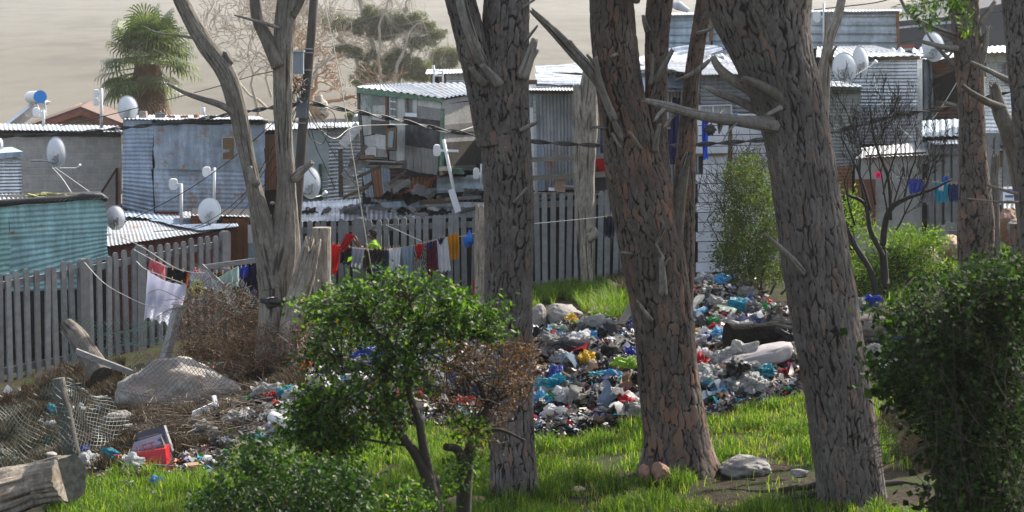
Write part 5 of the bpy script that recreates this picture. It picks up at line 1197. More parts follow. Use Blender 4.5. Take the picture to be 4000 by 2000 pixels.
def cloth(name, label, mat, q, Y, cat='clothing', folds=3, amp=.03, seed=0, group=None, pegs=2, flare=0, Y2=None, hem=.02, split=None, sag=.0):
    """q: TL,TR,BR,BL photo pixels; hangs as a folded sheet with a doubled back layer"""
    Y2 = Y if Y2 is None else Y2
    TL, TR, BR, BL = [np.array(P(x, y, yy)) for (x, y), yy in zip(q, (Y, Y2, Y2, Y))]
    nu, nv = 22, 20; u, v = np.meshgrid(np.linspace(0, 1, nu + 1), np.linspace(0, 1, nv + 1))
    pos = (1 - v)[..., None] * ((1 - u)[..., None] * TL + u[..., None] * TR) + v[..., None] * ((1 - u)[..., None] * BL + u[..., None] * BR)
    f = amp * (.3 + .9 * v) * (np.sin(u * folds * 2 * PI + 1.5 * v + seed) + .5 * np.sin(u * folds * 4.7 + seed * 2 + v * 3)) + .6 * amp * fbm(u * 3 + seed, v * 3, o=3, s=seed)
    pos[..., 1] -= f
    pos[..., 2] += hem * v * np.sin(u * folds * 2 * PI + seed) - sag * np.sin(u * PI) * (1 - v)
    pos[..., 0] += .012 * v * vn(u * 4 + seed, v * 3, s=seed)
    V = pos.reshape(-1, 3); mb = MB(); mb.grid(V, nu + 1, nv + 1)
    V2 = pos.copy(); V2[..., 1] += .05 * np.minimum(1, v * 5) + .004; mb.grid(V2.reshape(-1, 3)[:(nu + 1) * (int(nv * .75))], nu + 1, int(nv * .75))
    o = mb.build(name, mat, smooth=True); tag(o, label, cat, group)
    for k in range(pegs):
        tt = (k + .5) / pegs; p = TL * (1 - tt) + TR * tt; m2 = MB(); m2.box(p + (0, -.02, .01), (.016, .03, .07), ry=random.uniform(-.3, .3)); m2.build('clothes_peg', PEG, o)
    return o
Yl = 45.6
def Z(x, y): return (1280 + x / 4.026, 880 + y / 4.026)
def ZL(x, y): return (540 + x / 3.788, 960 + y / 3.788)
cm = clothmat
wire('white washing line behind the leafy bush, sagging between stump and pine', [(*Z(-10, 285), Yl), (*Z(400, 350), Yl), (*Z(900, 385), Yl), (*Z(1370, 310), Yl), (*Z(1860, 190), Yl), (*Z(2150, 165), Yl), (*Z(2420, 90), Yl)], .007, ROPE, 'washing_line', cat='washing line')
wire('pale line slanting down from the fence to the washing line', [(*Z(920, -5), 46.6), (*Z(1480, 250), Yl)], .009, ROPE, 'washing_line', cat='washing line')
for nm, lb, m, q, kw in [
 ('skirt', 'bright red garment hanging at the left end of the middle line, beside the pale stump', cm('scarlet_cloth', (.62, .02, .02)), [(55, 285), (200, 320), (150, 760), (68, 790)], {}),
 ('shirt', 'black shirt hanging just below the dark red cloth', cm('black_cloth', (.015, .015, .018)), [(205, 330), (385, 345), (375, 640), (190, 600)], {}),
 ('trousers', 'pale grey shorts with a dark waistband hanging below the person\'s hands', cm('grey_cloth', (.33, .34, .40)), [(385, 360), (580, 365), (540, 680), (360, 640)], {}),
 ('trousers', 'brown-black trousers hanging right below the person\'s elbow', cm('dark_brown_cloth', (.035, .028, .022)), [(575, 385), (740, 380), (700, 720), (550, 690)], {}),
 ('shirt', 'dark olive shirt bunched over the line right of the person', cm('olive_black_cloth', (.035, .04, .035)), [(735, 365), (880, 385), (850, 600), (700, 600)], {'amp': .05}),
 ('jeans', 'dark blue jeans folded over the line beside the white trousers', cm('dark_denim', (.03, .045, .10)), [(870, 380), (965, 385), (965, 680), (860, 640)], {}),
 ('jeans', 'blue denim leg showing low behind the bush top', cm('denim', (.06, .10, .20)), [(715, 590), (870, 600), (860, 800), (705, 790)], {}),
 ('trousers', 'long white trousers hanging in the middle of the line', cm('white_cloth', (.78, .78, .82)), [(960, 370), (1060, 350), (1040, 900), (955, 910)], {'folds': 2}),
 ('trousers', 'second leg of white leggings beside the long white trousers', cm('white_cloth', (.78, .78, .82)), [(1060, 350), (1155, 345), (1120, 810), (1042, 840)], {'folds': 2}),
 ('overalls', 'pale blue work trousers hanging left of the zebra-print skirt', cm('pale_blue_cloth', (.36, .44, .53)), [(1155, 340), (1370, 315), (1345, 780), (1220, 800)], {'amp': .045}),
 ('skirt', 'black and white zebra-print skirt with a dark hem', cm('zebra_cloth', (.5, .5, .5), 'zebra'), [(1370, 310), (1560, 280), (1580, 750), (1335, 800)], {'folds': 4}),
 ('cloth', 'small bright red pointed cloth pinned over the zebra-print skirt', cm('crimson_cloth', (.62, .015, .025)), [(1372, 300), (1505, 290), (1455, 530), (1410, 540)], {'off': -.12}),
 ('dress', 'plum coloured cloth hanging right of the zebra-print skirt', cm('plum_cloth', (.17, .02, .06)), [(1562, 275), (1715, 240), (1745, 730), (1560, 800)], {}),
 ('cloth', 'small navy blue cloth pinned over the plum cloth', cm('royal_navy_cloth', (.05, .03, .22)), [(1560, 265), (1680, 240), (1640, 370), (1600, 380)], {'off': -.1}),
 ('towel', 'large white cloth hanging left of the mustard shirt', cm('white_cloth', (.78, .78, .82)), [(1718, 235), (1882, 185), (1940, 710), (1745, 735)], {}),
 ('cloth', 'small dark purple cloth pinned over the white cloth', cm('dark_purple_cloth', (.04, .025, .12)), [(1728, 215), (1845, 185), (1800, 290), (1760, 305)], {'off': -.1}),
 ('shirt', 'mustard yellow shirt at the right end of the washing', cm('mustard_cloth', (.70, .32, .01)), [(1885, 170), (2058, 115), (2068, 510), (1925, 560)], {'amp': .05})]:
    off = kw.pop('off', 0) if kw else 0
    cloth(nm, lb, m, [Z(*p) for p in q], Yl - .04 + off, seed=hash(lb[:9]) % 50 if False else len(lb), **kw)
def blob(c, r, seed, n=3, flat=(1, 1, 1), amp=.35, fr=2.2, ridge=True):
    import bmesh
    bm = bmesh.new(); bmesh.ops.create_icosphere(bm, subdivisions=n, radius=1)
    V = np.array([v.co[:] for v in bm.verts]); Fc = [[v.index for v in f.verts] for f in bm.faces]; bm.free()
    o = seed * 3.1
    d = fbm(V[:, 0] * fr + o, V[:, 1] * fr, V[:, 2] * fr, o=4, s=seed)
    if ridge: d = d - .8 * np.abs(fbm(V[:, 0] * fr * 1.7, V[:, 1] * fr * 1.7 + o, V[:, 2] * fr * 1.7, o=3, s=seed + 5))
    V = V * (1 + amp * d * 1.8)[:, None] * np.array(flat) * r + np.asarray(c)
    return V, Fc
def plastic(name, col, rough=.28, tl=.35, alpha=None):
    if name in _mc: return _mc[name]
    t = NT(name)
    a = t.noise(7, 3, .6)
    c = t.mix(a, tuple(x * .75 for x in col), tuple(min(1, x * 1.25) for x in col))
    t.B(Base_Color=c, Roughness=rough)
    tr = t.n('BsdfTranslucent'); t.set(tr.inputs[0], c); mx_ = t.n('MixShader'); mx_.inputs[0].default_value = tl
    t.t.links.new(t.b.outputs[0], mx_.inputs[1]); t.t.links.new(tr.outputs[0], mx_.inputs[2]); t.t.links.new(mx_.outputs[0], t.out.inputs[0])
    t.bump(t.noise(26, 5, .7, dist=1.0), 1.0, .03)
    _mc[name] = t.m; return t.m
c = P(*Z(2225, 215), Yl - .05); V, Fc = blob(c, .2, 3, flat=(.6, .45, 1.0), fr=1.6); 
k = V[:, 2] > c[2]; V[k, 0] = c[0] + (V[k, 0] - c[0]) * (1 - .75 * np.clip((V[k, 2] - c[2]) / .2, 0, 1)); mb = MB(); mb.add(V, Fc)
tag(mb.build('plastic_bag', plastic('blue_plastic', (.01, .24, .75)), smooth=True), 'shiny blue plastic bag tied to the right end of the washing line', 'plastic bag')
YL = 41.0
for nm, lb, m, q, kw in [
 ('towel', 'pink towel hanging at the left of the two upper lines', cm('pink_towel', (.50, .14, .17)), [(180, 195), (390, 300), (398, 505), (150, 360)], {'yy': .5}),
 ('towel', 'black towel hanging between the pink towel and the netting', cm('black_towel', (.01, .01, .012)), [(432, 320), (745, 385), (720, 580), (405, 510)], {'yy': .4}),
 ('bedsheet', 'big white bedsheet hanging low over the netting on the left', cm('white_sheet', (.74, .74, .84)), [(132, 362), (722, 575), (560, 1190), (95, 1080)], {'folds': 4, 'amp': .07, 'pegs': 4, 'sag': .08, 'hem': .04}),
 ('towel', 'narrow orange edge of cloth beside the black towel', cm('orange_cloth', (.60, .12, .03)), [(722, 405), (745, 405), (728, 580), (700, 580)], {'pegs': 0}),
 ('cloth', 'bright pink and yellow cloth behind the black towel', cm('magenta_cloth', (.65, .08, .20)), [(820, 335), (930, 385), (930, 400), (780, 395)], {'yy': .8}),
 ('cloth', 'dull lilac grey cloth seen through the netting', cm('lilac_grey_cloth', (.30, .28, .33)), [(780, 395), (1115, 405), (1130, 640), (770, 600)], {'yy': .2}),
 ('cloth', 'grey lilac cloth folded over the line left of the dead tree', cm('lilac_cloth', (.34, .31, .36)), [(1225, 305), (1370, 340), (1330, 390), (1210, 400)], {'yy': .6}),
 ('cloth', 'pale sea-green cloth stretched below the wooden prop', cm('sea_green_cloth', (.36, .47, .45)), [(1170, 480), (1480, 295), (1492, 590), (1120, 700)], {'amp': .05, 'yy': -.1}),
 ('jacket', 'royal blue sports jacket with white stripes left of the dead tree', cm('royal_blue_cloth', (.03, .07, .50)), [(1492, 320), (1625, 285), (1620, 460), (1492, 470)], {'yy': .2}),
 ('towel', 'dark navy clothes bundled on the line next to the dead tree', cm('navy_dark_cloth', (.015, .015, .06)), [(1610, 270), (1850, 225), (1850, 820), (1500, 640)], {'amp': .06, 'yy': .3}),
 ('cloth', 'thin black cloth hanging behind the pale sea-green cloth', cm('black_cloth', (.015, .015, .018)), [(1115, 405), (1300, 395), (1240, 460), (1120, 460)], {'yy': .3})]:
    yy = kw.pop('yy', 0); cloth(nm, lb, m, [ZL(*p) for p in q], YL + yy, seed=len(lb) + 3, **kw)
wire('upper white washing line running down from the left fence top', [(470, 925, 42.6), (*ZL(60, 20), 42.3), (*ZL(500, 300), 41.5), (*ZL(745, 385), 41.4), (*ZL(1115, 405), 41.2)], .008, ROPE, 'washing_line', cat='washing line')
wire('second washing line running down from the fence to the pink towel', [(*ZL(-60, 60), 42), (*ZL(180, 190), 41.5), (*ZL(430, 315), 41.4)], .008, ROPE, 'washing_line', cat='washing line')
wire('third washing line holding the white bedsheet', [(*ZL(-30, 230), 41.6), (*ZL(140, 360), 41), (*ZL(722, 575), 41)], .008, ROPE, 'washing_line', cat='washing line')
wire('thin loose washing line looping over the palisade fence', [(330, 1025, 41.8), (400, 1100, 41.2), (480, 1150, 40.9), (590, 1195, 40.6), (700, 1185, 40.5)], .007, ROPE, 'washing_line', cat='washing line')
pr_ = thing('line_prop', 'grey timber prop and crossbar holding up the left washing lines', 'prop', P(830, 1140, 40.3))
mb = MB(); mb.beam(P(*ZL(950, 320), 40.3), P(*ZL(1825, 205), 40.3), .09, .06, up=(0, 1, 0)); mb.build('crossbar', W_GREY, pr_)
mb = MB(); mb.beam(P(*ZL(930, 290), 40.2), P(*ZL(1285, 620), 40.2), .08, .06, up=(0, 1, 0)); mb.build('strut', W_GREY, pr_)
mb = MB(); mb.beam(P(*ZL(1290, 560), 40.2), P(*ZL(1290, 1400), 40.2), .07, .07); mb.build('post', W_DARK, pr_)
wire('washing line under the timber deck between the two pines', [(2060, 876, 42), (2250, 858, 42), (2440, 838, 42)], .007, ROPE, 'washing_line', cat='washing line')
cloth('shorts', 'dark navy shorts pegged on the line under the deck', cm('ink_cloth', (.015, .018, .04)), [(2360, 846), (2398, 842), (2404, 925), (2358, 926)], 41.9, seed=3)
cloth('shorts', 'olive grey shorts pegged beside the navy ones under the deck', cm('olive_cloth', (.09, .10, .07)), [(2412, 842), (2440, 838), (2440, 915), (2410, 910)], 41.9, seed=4)
cloth('scarf', 'long blue cloth hanging on the white plank shack', cm('cobalt_cloth', (.01, .06, .38)), [(2742, 470), (2768, 470), (2764, 620), (2744, 624)], 43.9, seed=5, pegs=0, folds=2)
V, Fc = blob(P(2774, 508, 43.8), .12, 8, flat=(1.0, .6, 1.1)); mb = MB(); mb.add(V, Fc); mb.tube([P(2776, 490, 43.8), P(2782, 470, 43.8), P(2825, 432, 43.9)], .012, n=5)
tag(mb.build('plastic_bag', plastic('black_plastic', (.012, .012, .013), .35, .05), smooth=True), 'black bag hanging on the white plank shack between blue and brown cloths', 'bag')
cloth('cloth', 'brown rag hanging on the white plank shack right of the black bag', cm('brown_rag', (.10, .09, .08)), [(2800, 445), (2830, 445), (2822, 500), (2806, 528)], 43.9, seed=6, pegs=0)
cloth('cloth', 'small light blue cloth hung over the top of the white planks', cm('sky_cloth', (.22, .32, .50)), [(2860, 442), (2885, 442), (2884, 462), (2861, 462)], 44.3, seed=7, pegs=0)
wire('right washing line behind the bare bush', [(3500, 690, 42.3), (3650, 710, 42.3), (3760, 722, 42.3)], .007, ROPE, 'washing_line', cat='washing line')
def ZR(x, y): return (3200 + x / 1.981, 300 + y / 1.981)
for nm, lb, m, q in [
 ('shirt', 'bright blue shirt leftmost on the right washing line', cm('bright_blue_cloth', (.06, .11, .55)), [(688, 785), (800, 790), (790, 915), (695, 905)]),
 ('shirt', 'grey long-sleeved top between the blue and turquoise shirts', cm('pale_grey_cloth', (.30, .29, .33)), [(800, 800), (895, 815), (890, 1010), (795, 960)]),
 ('shirt', 'turquoise shirt with a white square on the right washing line', cm('turquoise_cloth', (.01, .33, .50)), [(892, 812), (1000, 825), (995, 970), (895, 965)]),
 ('cloth', 'tiny white square cloth pinned on the turquoise shirt', cm('white_cloth', (.78, .78, .82)), [(925, 835), (965, 838), (960, 878), (925, 875)]),
 ('shirt', 'dark navy spotted shirt next to the turquoise one', cm('navy_spot_cloth', (.02, .05, .18)), [(1003, 825), (1078, 830), (1078, 965), (1003, 960)]),
 ('shirt', 'grey-blue top hanging right of the slim pine', cm('grey_blue_cloth', (.30, .32, .40)), [(1385, 870), (1425, 880), (1410, 975), (1368, 970)]),
 ('shirt', 'white t-shirt with a blue print hanging near the right edge', cm('white_cloth', (.78, .78, .82)), [(1425, 852), (1560, 850), (1545, 1020), (1425, 1015)]),
 ('cloth', 'pink cloth snagged in the bare bush', cm('hot_pink_cloth', (.75, .03, .22)), [(432, 738), (485, 735), (488, 785), (440, 780)]),
 ('cloth', 'small bright blue cloth above the turquoise shirt', cm('azure_cloth', (.01, .20, .65)), [(965, 765), (1005, 762), (1000, 812), (960, 810)])]:
    cloth(nm, lb, m, [ZR(*p) for p in q], 42.2 - (.12 if 'tiny' in lb else 0), seed=len(lb), pegs=0 if 'tiny' in lb or 'pink' in lb else 2)
o = bpy.data.objects['shirt.005'] if 'shirt.005' in bpy.data.objects else None
mb = MB(); q = P(*ZR(1470, 925), 42.05); mb.box(q, (.16, .01, .05)); mb.box(q + (0, 0, .12), (.16, .01, .04)); mb.box(q + (0, 0, -.1), (.13, .01, .04))
pp_ = [x for x in bpy.data.objects if x.get('label', '').startswith('white t-shirt')][0]
mb.build('blue_print', cm('print_blue', (.08, .25, .5)), pp_)
def simple(name, label, cat, V, Fc, mat, smooth=True):
    mb = MB(); mb.add(V, Fc); return tag(mb.build(name, mat, smooth=smooth), label, cat)
V, Fc = blob(P(2345, 650, 47), .28, 12, flat=(1.1, .5, .7)); simple('bag', 'bright red bag lying on the deck behind the rail', 'bag', V, Fc, cm('red_bag', (.6, .01, .02)))
sf = thing('sofa', 'black sofa on the deck behind the middle pine', 'sofa', P(2370, 740, 47.2))
mb = MB(); mb.box(P(2375, 712, 47.2), (.95, .6, .42)); mb.build('seat', BLACKT, sf)
mb = MB(); mb.box(P(2375, 668, 47.45), (.95, .2, .42), rx=-.1); mb.build('backrest', BLACKT, sf)
for x in (2318, 2430):
    mb = MB(); mb.box(P(x, 695, 47.15), (.14, .6, .5)); mb.build('armrest', BLACKT, sf)
mb = MB(); q = P(2188, 722, 46.9); mb.box(q, (.24, .16, .28), ry=.1, taper=.8); mb.box(q + (.02, 0, .17), (.20, .12, .10), ry=-.2, taper=.6)
tag(mb.build('paper_bag', paint('brown_kraft_paper', (.34, .22, .15), .85, .2, 8, dirt=(.5, .42, .36), bump=.6)), 'crumpled brown paper bag standing on the deck boards', 'bag')
mb = MB(); mb.tube([P(2156, 745, 46.8), P(2156, 733, 46.8)], [.07, .075], n=16); mb.tube([P(2156, 735, 46.8), P(2156, 733.0, 46.8)], [.078, .078], n=16)
tag(mb.build('paint_tin', WHITEPL), 'small white tub on the deck left of the paper bag', 'tub')
mb = MB(); mb.beam(P(2095, 762, 46.4), P(2190, 752, 46.5), .2, .04); tag(mb.build('plank', W_BROWN), 'reddish brown plank lying on the deck front', 'plank')
mb = MB(); mb.tube([P(2255, 730, 46.6), P(2198, 728, 46.6)], .03, n=6); tag(mb.build('offcut', W_GREY), 'loose timber offcut on the deck beside the pale dead trunk', 'plank')

SKIN = paint('brown_skin', (.13, .055, .033), .55, .12, 12, bump=.05); HAIR = paint('short_black_hair', (.008, .007, .007), .85, .3, 60, bump=.8)
LIME = clothmat('lime_green_cotton', (.36, .62, .04))
def skin(name, verts, edges, mat, parent, root=0, sub=2):
    base = np.array(parent['_w']); me = bpy.data.meshes.new(name)
    me.from_pydata([tuple(np.array(v[:3]) - base) for v in verts], edges, []); me.update()
    o = bpy.data.objects.new(name, me); COL.objects.link(o)
    md = o.modifiers.new('s', 'SKIN'); md.use_smooth_shade = True; md.branch_smoothing = .6
    if not me.skin_vertices: return o
    for i, v in enumerate(verts):
        sv = me.skin_vertices[0].data[i]; r = v[3] if len(v) > 3 else .03
        sv.radius = (r, v[4] if len(v) > 4 else r); sv.use_root = (i == root)
    o.modifiers.new('d', 'SUBSURF').levels = sub; o.modifiers['d'].render_levels = sub
    dg = bpy.context.evaluated_depsgraph_get(); m2 = bpy.data.meshes.new_from_object(o.evaluated_get(dg)); o.modifiers.clear(); o.data = m2
    m2.materials.clear(); m2.materials.append(mat); m2.polygons.foreach_set('use_smooth', [True] * len(m2.polygons))
    o.parent = parent; o['_w'] = parent['_w']; return o
YP = 46.25; pb = P(1466, 1200, YP); pb[2] = float(gz(pb[0], YP))
per = thing('person', 'person in a lime green t-shirt hanging a dark red cloth on the washing line', 'person', pb)
mpx = YP / F
def B_(x, z, y=0): return np.array([pb[0] + x, YP + y, pb[2] + z])      # x right, z up, y away
zt = P(1454, 896, YP)[2] - pb[2]        # crown height of the head above the ground
sc_ = zt / 1.66
def bv(x, z, y, r, r2=None): q = B_(x * sc_, z * sc_, y * sc_); return (*q, r * sc_, (r2 or r) * sc_)
hx = -.065
vb = [bv(0, .90, 0, .145, .12), bv(0, 1.14, 0, .125, .115), bv(.02, 1.31, 0, .14, .12), bv(.01, 1.41, 0, .11, .10), bv(-.02, 1.455, 0, .056), bv(hx + .03, 1.48, 0, .06), bv(hx, 1.52, 0, .083, .072), bv(hx + .01, 1.575, 0, .092, .078), bv(hx + .02, 1.62, 0, .06, .055)]
eb = [(i, i + 1) for i in range(8)]
def chain(prev, pts):
    global vb, eb
    for p in pts:
        vb.append(p); eb.append((prev, len(vb) - 1)); prev = len(vb) - 1
    return prev
nose = chain(6, [bv(hx - .088, 1.535, 0, .016), bv(hx - .108, 1.528, 0, .011)])
chain(6, [bv(hx - .075, 1.495, 0, .022)])
chain(7, [bv(hx + .03, 1.555, -.083, .018)]); chain(7, [bv(hx + .03, 1.555, .083, .018)])
for sgn, hand in ((-1, (-.40, 1.53)), (1, (-.46, 1.47))):
    e = chain(3, [bv(-.01, 1.385, .16 * sgn, .07), bv(-.13, 1.27, .18 * sgn, .056), bv(-.215, 1.215, .16 * sgn, .05), bv((-.215 + hand[0]) / 2 - .02, (1.19 + hand[1]) / 2, .13 * sgn, .041), bv(hand[0] + .03, hand[1] - .04, .11 * sgn, .025), bv(hand[0], hand[1], .10 * sgn, .028, .02)])
    for k, (fx, fz, fy) in enumerate([(-.055, .03, -.03), (-.065, .02, -.01), (-.06, .005, .01), (-.05, -.01, .03)]):
        chain(e, [bv(hand[0] + fx * .6, hand[1] + fz + .01, .10 * sgn + fy, .009), bv(hand[0] + fx, hand[1] + fz * .6 - .005, .10 * sgn + fy, .008), bv(hand[0] + fx * .95, hand[1] + fz * .2 - .03, .10 * sgn + fy, .007)])
    chain(e, [bv(hand[0] + .0, hand[1] - .025, .10 * sgn - .035, .010), bv(hand[0] - .035, hand[1] - .03, .10 * sgn - .03, .008)])
for sgn in (-1, 1): chain(0, [bv(.0, .80, .09 * sgn, .085), bv(.0, .47, .10 * sgn, .058), bv(.02, .25, .10 * sgn, .05), bv(.03, .06, .10 * sgn, .036), bv(-.09, .035, .11 * sgn, .032)])
body_ = skin('body', vb, eb, SKIN, per)
sh = [bv(0, .86, 0, .18, .16), bv(.01, 1.08, 0, .165, .155), bv(.02, 1.27, 0, .175, .16), bv(.01, 1.39, 0, .145, .15), bv(-.012, 1.445, 0, .078, .085), bv(-.03, 1.375, -.17, .10), bv(-.12, 1.285, -.185, .082), bv(-.03, 1.375, .17, .10), bv(-.12, 1.285, .185, .082)]
skin('t_shirt', sh, [(0, 1), (1, 2), (2, 3), (3, 4), (3, 5), (5, 6), (3, 7), (7, 8)], LIME, per)
tr_ = [bv(0, .92, 0, .155, .135), bv(.0, .80, -.09, .10), bv(.0, .47, -.10, .075), bv(.03, .12, -.10, .062), bv(.0, .80, .09, .10), bv(.0, .47, .10, .075), bv(.03, .12, .10, .062)]
skin('trousers', tr_, [(0, 1), (1, 2), (2, 3), (0, 4), (4, 5), (5, 6)], cm('black_cloth', (.02, .02, .02)), per)
V, Fc = blob((0, 0, 0), 1, 77, flat=(1, 1, 1), amp=.05); cc = B_((hx + .022) * sc_, 1.598 * sc_); V = V * np.array([.100, .088, .078]) * sc_
V = V + cc; face = (V[:, 0] < cc[0] - .062 * sc_) & (V[:, 2] < cc[2] + .02 * sc_); V[face, 0] = cc[0] - .03 * sc_; low = V[:, 2] < cc[2] - .05 * sc_
V[low & (V[:, 0] > cc[0]), 2] -= .03 * sc_
mb = MB(); mb.add(V, Fc); mb.build('hair', HAIR, per, smooth=True)
for sgn in (-1, 1):
    mb = MB(); V, Fc = blob(B_((hx - .068) * sc_, 1.555 * sc_, .032 * sgn * sc_), .007 * sc_, 1, n=2, amp=0); mb.add(V, Fc); mb.build('eye', WHITEPL, per)
cloth('cloth', 'dark red cloth held up over the line by the person', cm('dark_red_cloth', (.36, .01, .02)), [Z(285, 128), Z(438, 150), Z(270, 428), Z(165, 400)], Yl - .1, seed=9, folds=2, pegs=0)
mb = MB(); mb.tube(spline([P(1848, 1092, 45), P(1852, 1130, 45), P(1853, 1175, 45)], 12), .02, n=6); tag(mb.build('red_net', cm('red_net_cloth', (.6, .02, .03))), 'narrow strip of red netting hanging at the fence end beside the first pine', 'net')
def rockmat(name, c1, c2, c3):
    t = NT(name); a = t.noise(3, 7, .65); b_ = t.noise(18, 6, .7); 
    c = t.mix(t.ramp(a, [(.35, 0), (.65, 1)]), c1, c2); c = t.mix(t.ramp(b_, [(.5, 0), (.7, .7)]), c, c3)
    t.B(Base_Color=c, Roughness=.92); t.b.inputs['Specular IOR Level'].default_value = .2
    t.bump(t.math('ADD', a, t.math('MULTIPLY', b_, .5)), .9, .04); return t.m
R_PALE = rockmat('pale_sandstone', (.25, .232, .21), (.36, .335, .30), (.12, .108, .095))
R_GREY = rockmat('grey_lichened_rock', (.22, .205, .19), (.33, .31, .285), (.09, .08, .07))
R_RED = rockmat('red_brown_sandstone', (.25, .13, .095), (.34, .22, .16), (.12, .07, .05))
R_TAN = rockmat('tan_sandstone', (.38, .27, .17), (.5, .42, .33), (.2, .13, .09))
def rock(label, x0, y0, x1, y1, Y, mat, seed, depth=None, name='boulder', n=5, bury=.25, rz=0):
    w, h_ = S(x1 - x0, Y), S(y1 - y0, Y); c = P((x0 + x1) / 2, (y0 + y1) / 2, Y)
    import bmesh
    bm = bmesh.new(); bmesh.ops.create_icosphere(bm, subdivisions=n, radius=1); V = np.array([v.co[:] for v in bm.verts]); Fc = [[v.index for v in f.verts] for f in bm.faces]; bm.free()
    rr = np.random.default_rng(seed)
    for _ in range(9):      # broken planes
        nn = rr.normal(size=3); nn /= np.linalg.norm(nn); dd = rr.uniform(.62, .92); k = V @ nn; m_ = k > dd; V[m_] -= ((k[m_] - dd) * .85)[:, None] * nn
    o = seed * 5.3
    V = V * (1 + .05 * fbm(V[:, 0] * 8, V[:, 1] * 8 + o, V[:, 2] * 8, o=3, s=seed + 9) + .24 * fbm(V[:, 0] * 2 + o, V[:, 1] * 2, V[:, 2] * 2, o=5, s=seed) - .07 * np.abs(fbm(V[:, 0] * 4, V[:, 1] * 4 + o, V[:, 2] * 4, o=3, s=seed + 3)))[:, None]
    V /= np.abs(V).max(0); V[:, 2] = np.where(V[:, 2] < 0, V[:, 2] * (1 + bury), V[:, 2])
    V = V * np.array([w / 2, (depth or w * .7) / 2, h_ / 2]); ca, sa = math.cos(rz), math.sin(rz)
    V = V @ np.array([[ca, 0, sa], [0, 1, 0], [-sa, 0, ca]]).T + c
    mb = MB(); mb.add(V, Fc); return tag(mb.build(name, mat, smooth=True), label, 'rock')
rock('huge pale boulder under the fallen netting on the left', 440, 1352, 975, 1760, 34.6, R_PALE, 31, depth=2.0, rz=-.12)
rock('grey-brown rounded boulder below the huge pale one, under the netting', 375, 1600, 560, 1740, 32.5, R_GREY, 2, depth=.7)
rock('craggy grey boulder at the top of the rubbish slope right of the first pine', 2118, 1182, 2285, 1290, 36.8, R_GREY, 3, depth=.8)
rock('smaller dark boulder tight against the right side of the first pine', 2060, 1186, 2135, 1300, 36.6, R_GREY, 4, depth=.5)
rock('reddish flat boulder half grown over with grass above the rubbish', 2285, 1196, 2430, 1280, 37.2, R_RED, 5, depth=.8)
rock('flat grey rock lying in the soil between the middle and leaning pines', 2808, 1772, 3015, 1875, 24.8, R_GREY, 6, depth=.5, bury=.1)
rock('reddish rock wedged at the foot of the middle pine', 2535, 1800, 2620, 1900, 24.3, R_RED, 7, depth=.3)
rock('small brown rock left of the reddish one at the middle pine roots', 2490, 1812, 2545, 1885, 24.35, R_RED, 8, depth=.25)
rock('small flat pinkish rock in the grass left of the middle pine', 2230, 1900, 2290, 1932, 24.2, R_TAN, 9, depth=.2, n=4)
rock('rounded grey rock right behind the leaning pine', 3375, 1338, 3462, 1440, 31, R_GREY, 10, depth=.5)
rock('low pink rock slab in the grass beside the first pine base', 1715, 1930, 1900, 1990, 23.4, R_RED, 11, depth=.5, bury=.1)
rock('tan boulder beside the bright yellow-green shrub', 3665, 915, 3765, 1010, 40.5, R_TAN, 12, depth=.9)
rock('rust-brown boulder below the white t-shirt at right', 3880, 800, 4010, 950, 40.6, R_RED, 13, depth=1.1)
rock('pale boulder at the far right edge behind the sawn stump', 3935, 852, 4040, 950, 38.5, R_PALE, 14, depth=.6)
rock('small grey stone half sunk by the leaning pine roots', 3085, 1830, 3160, 1862, 24, R_GREY, 15, depth=.3, n=4)
rock('orange-brown stone right of the bare dark bush base', 3545, 965, 3680, 1060, 40.2, R_TAN, 16, depth=.8)
rock('little stone on the dark ground behind the sawn log', 175, 1765, 225, 1785, 28, R_PALE, 17, depth=.2, n=4)

lg = trunk('log', [pt(-160, 1985, 25.0, 215), pt(0, 1935, 25.2, 195), pt(130, 1895, 25.4, 180), pt(262, 1868, 25.2, 185)], 'grain', M_PALE, nu=110, rows=120, seed=61, depth=.045, lump=.12, char=[(1.2, .3, .4, .9), (3.6, .35, .1, .5)], base=P(100, 1990, 25))
lg.location = P(100, 1990, 25); tag(lg, 'thick pale peeling log lying at the bottom left corner, sawn end facing right', 'log')
cutm = NT('sawn_wood_end'); v_ = cutm.t.nodes.new('ShaderNodeTexWave'); v_.wave_type = 'RINGS'; v_.rings_direction = 'X'; v_.inputs['Scale'].default_value = 5; v_.inputs['Distortion'].default_value = 6
cutm.t.links.new(cutm.coord(), v_.inputs[0]); cutm.B(Base_Color=cutm.mix(cutm.ramp(cutm.noise(14), [(.35, 0), (.65, 1)]), (.07, .065, .055), cutm.mix(cutm.noise(9), (.24, .22, .18), (.07, .06, .05))), Roughness=.95)
mb = MB(); e0 = P(262, 1868, 25.2); d0 = P(262, 1868, 25.2) - P(130, 1900, 25.4); d0 = d0 / np.linalg.norm(d0) + np.array([0, -.75, 0]); d0 /= np.linalg.norm(d0)
u0 = np.cross(d0, (0, 0, 1)); u0 /= np.linalg.norm(u0); w0 = np.cross(u0, d0); rr_ = [S(90, 25.2) * (1 + .08 * math.sin(3 * a + 1) + .04 * math.sin(7 * a)) for a in np.linspace(0, 2 * PI, 40, endpoint=False)]
ring = [e0 + d0 * .04 + (u0 * math.cos(a) * .9 + w0 * math.sin(a)) * r for a, r in zip(np.linspace(0, 2 * PI, 40, endpoint=False), rr_)]
mb.prism(ring, -d0 * .28); me_ = mb.build('sawn_end', cutm.m, None); me_.parent = lg; me_.location = me_.location - lg.location
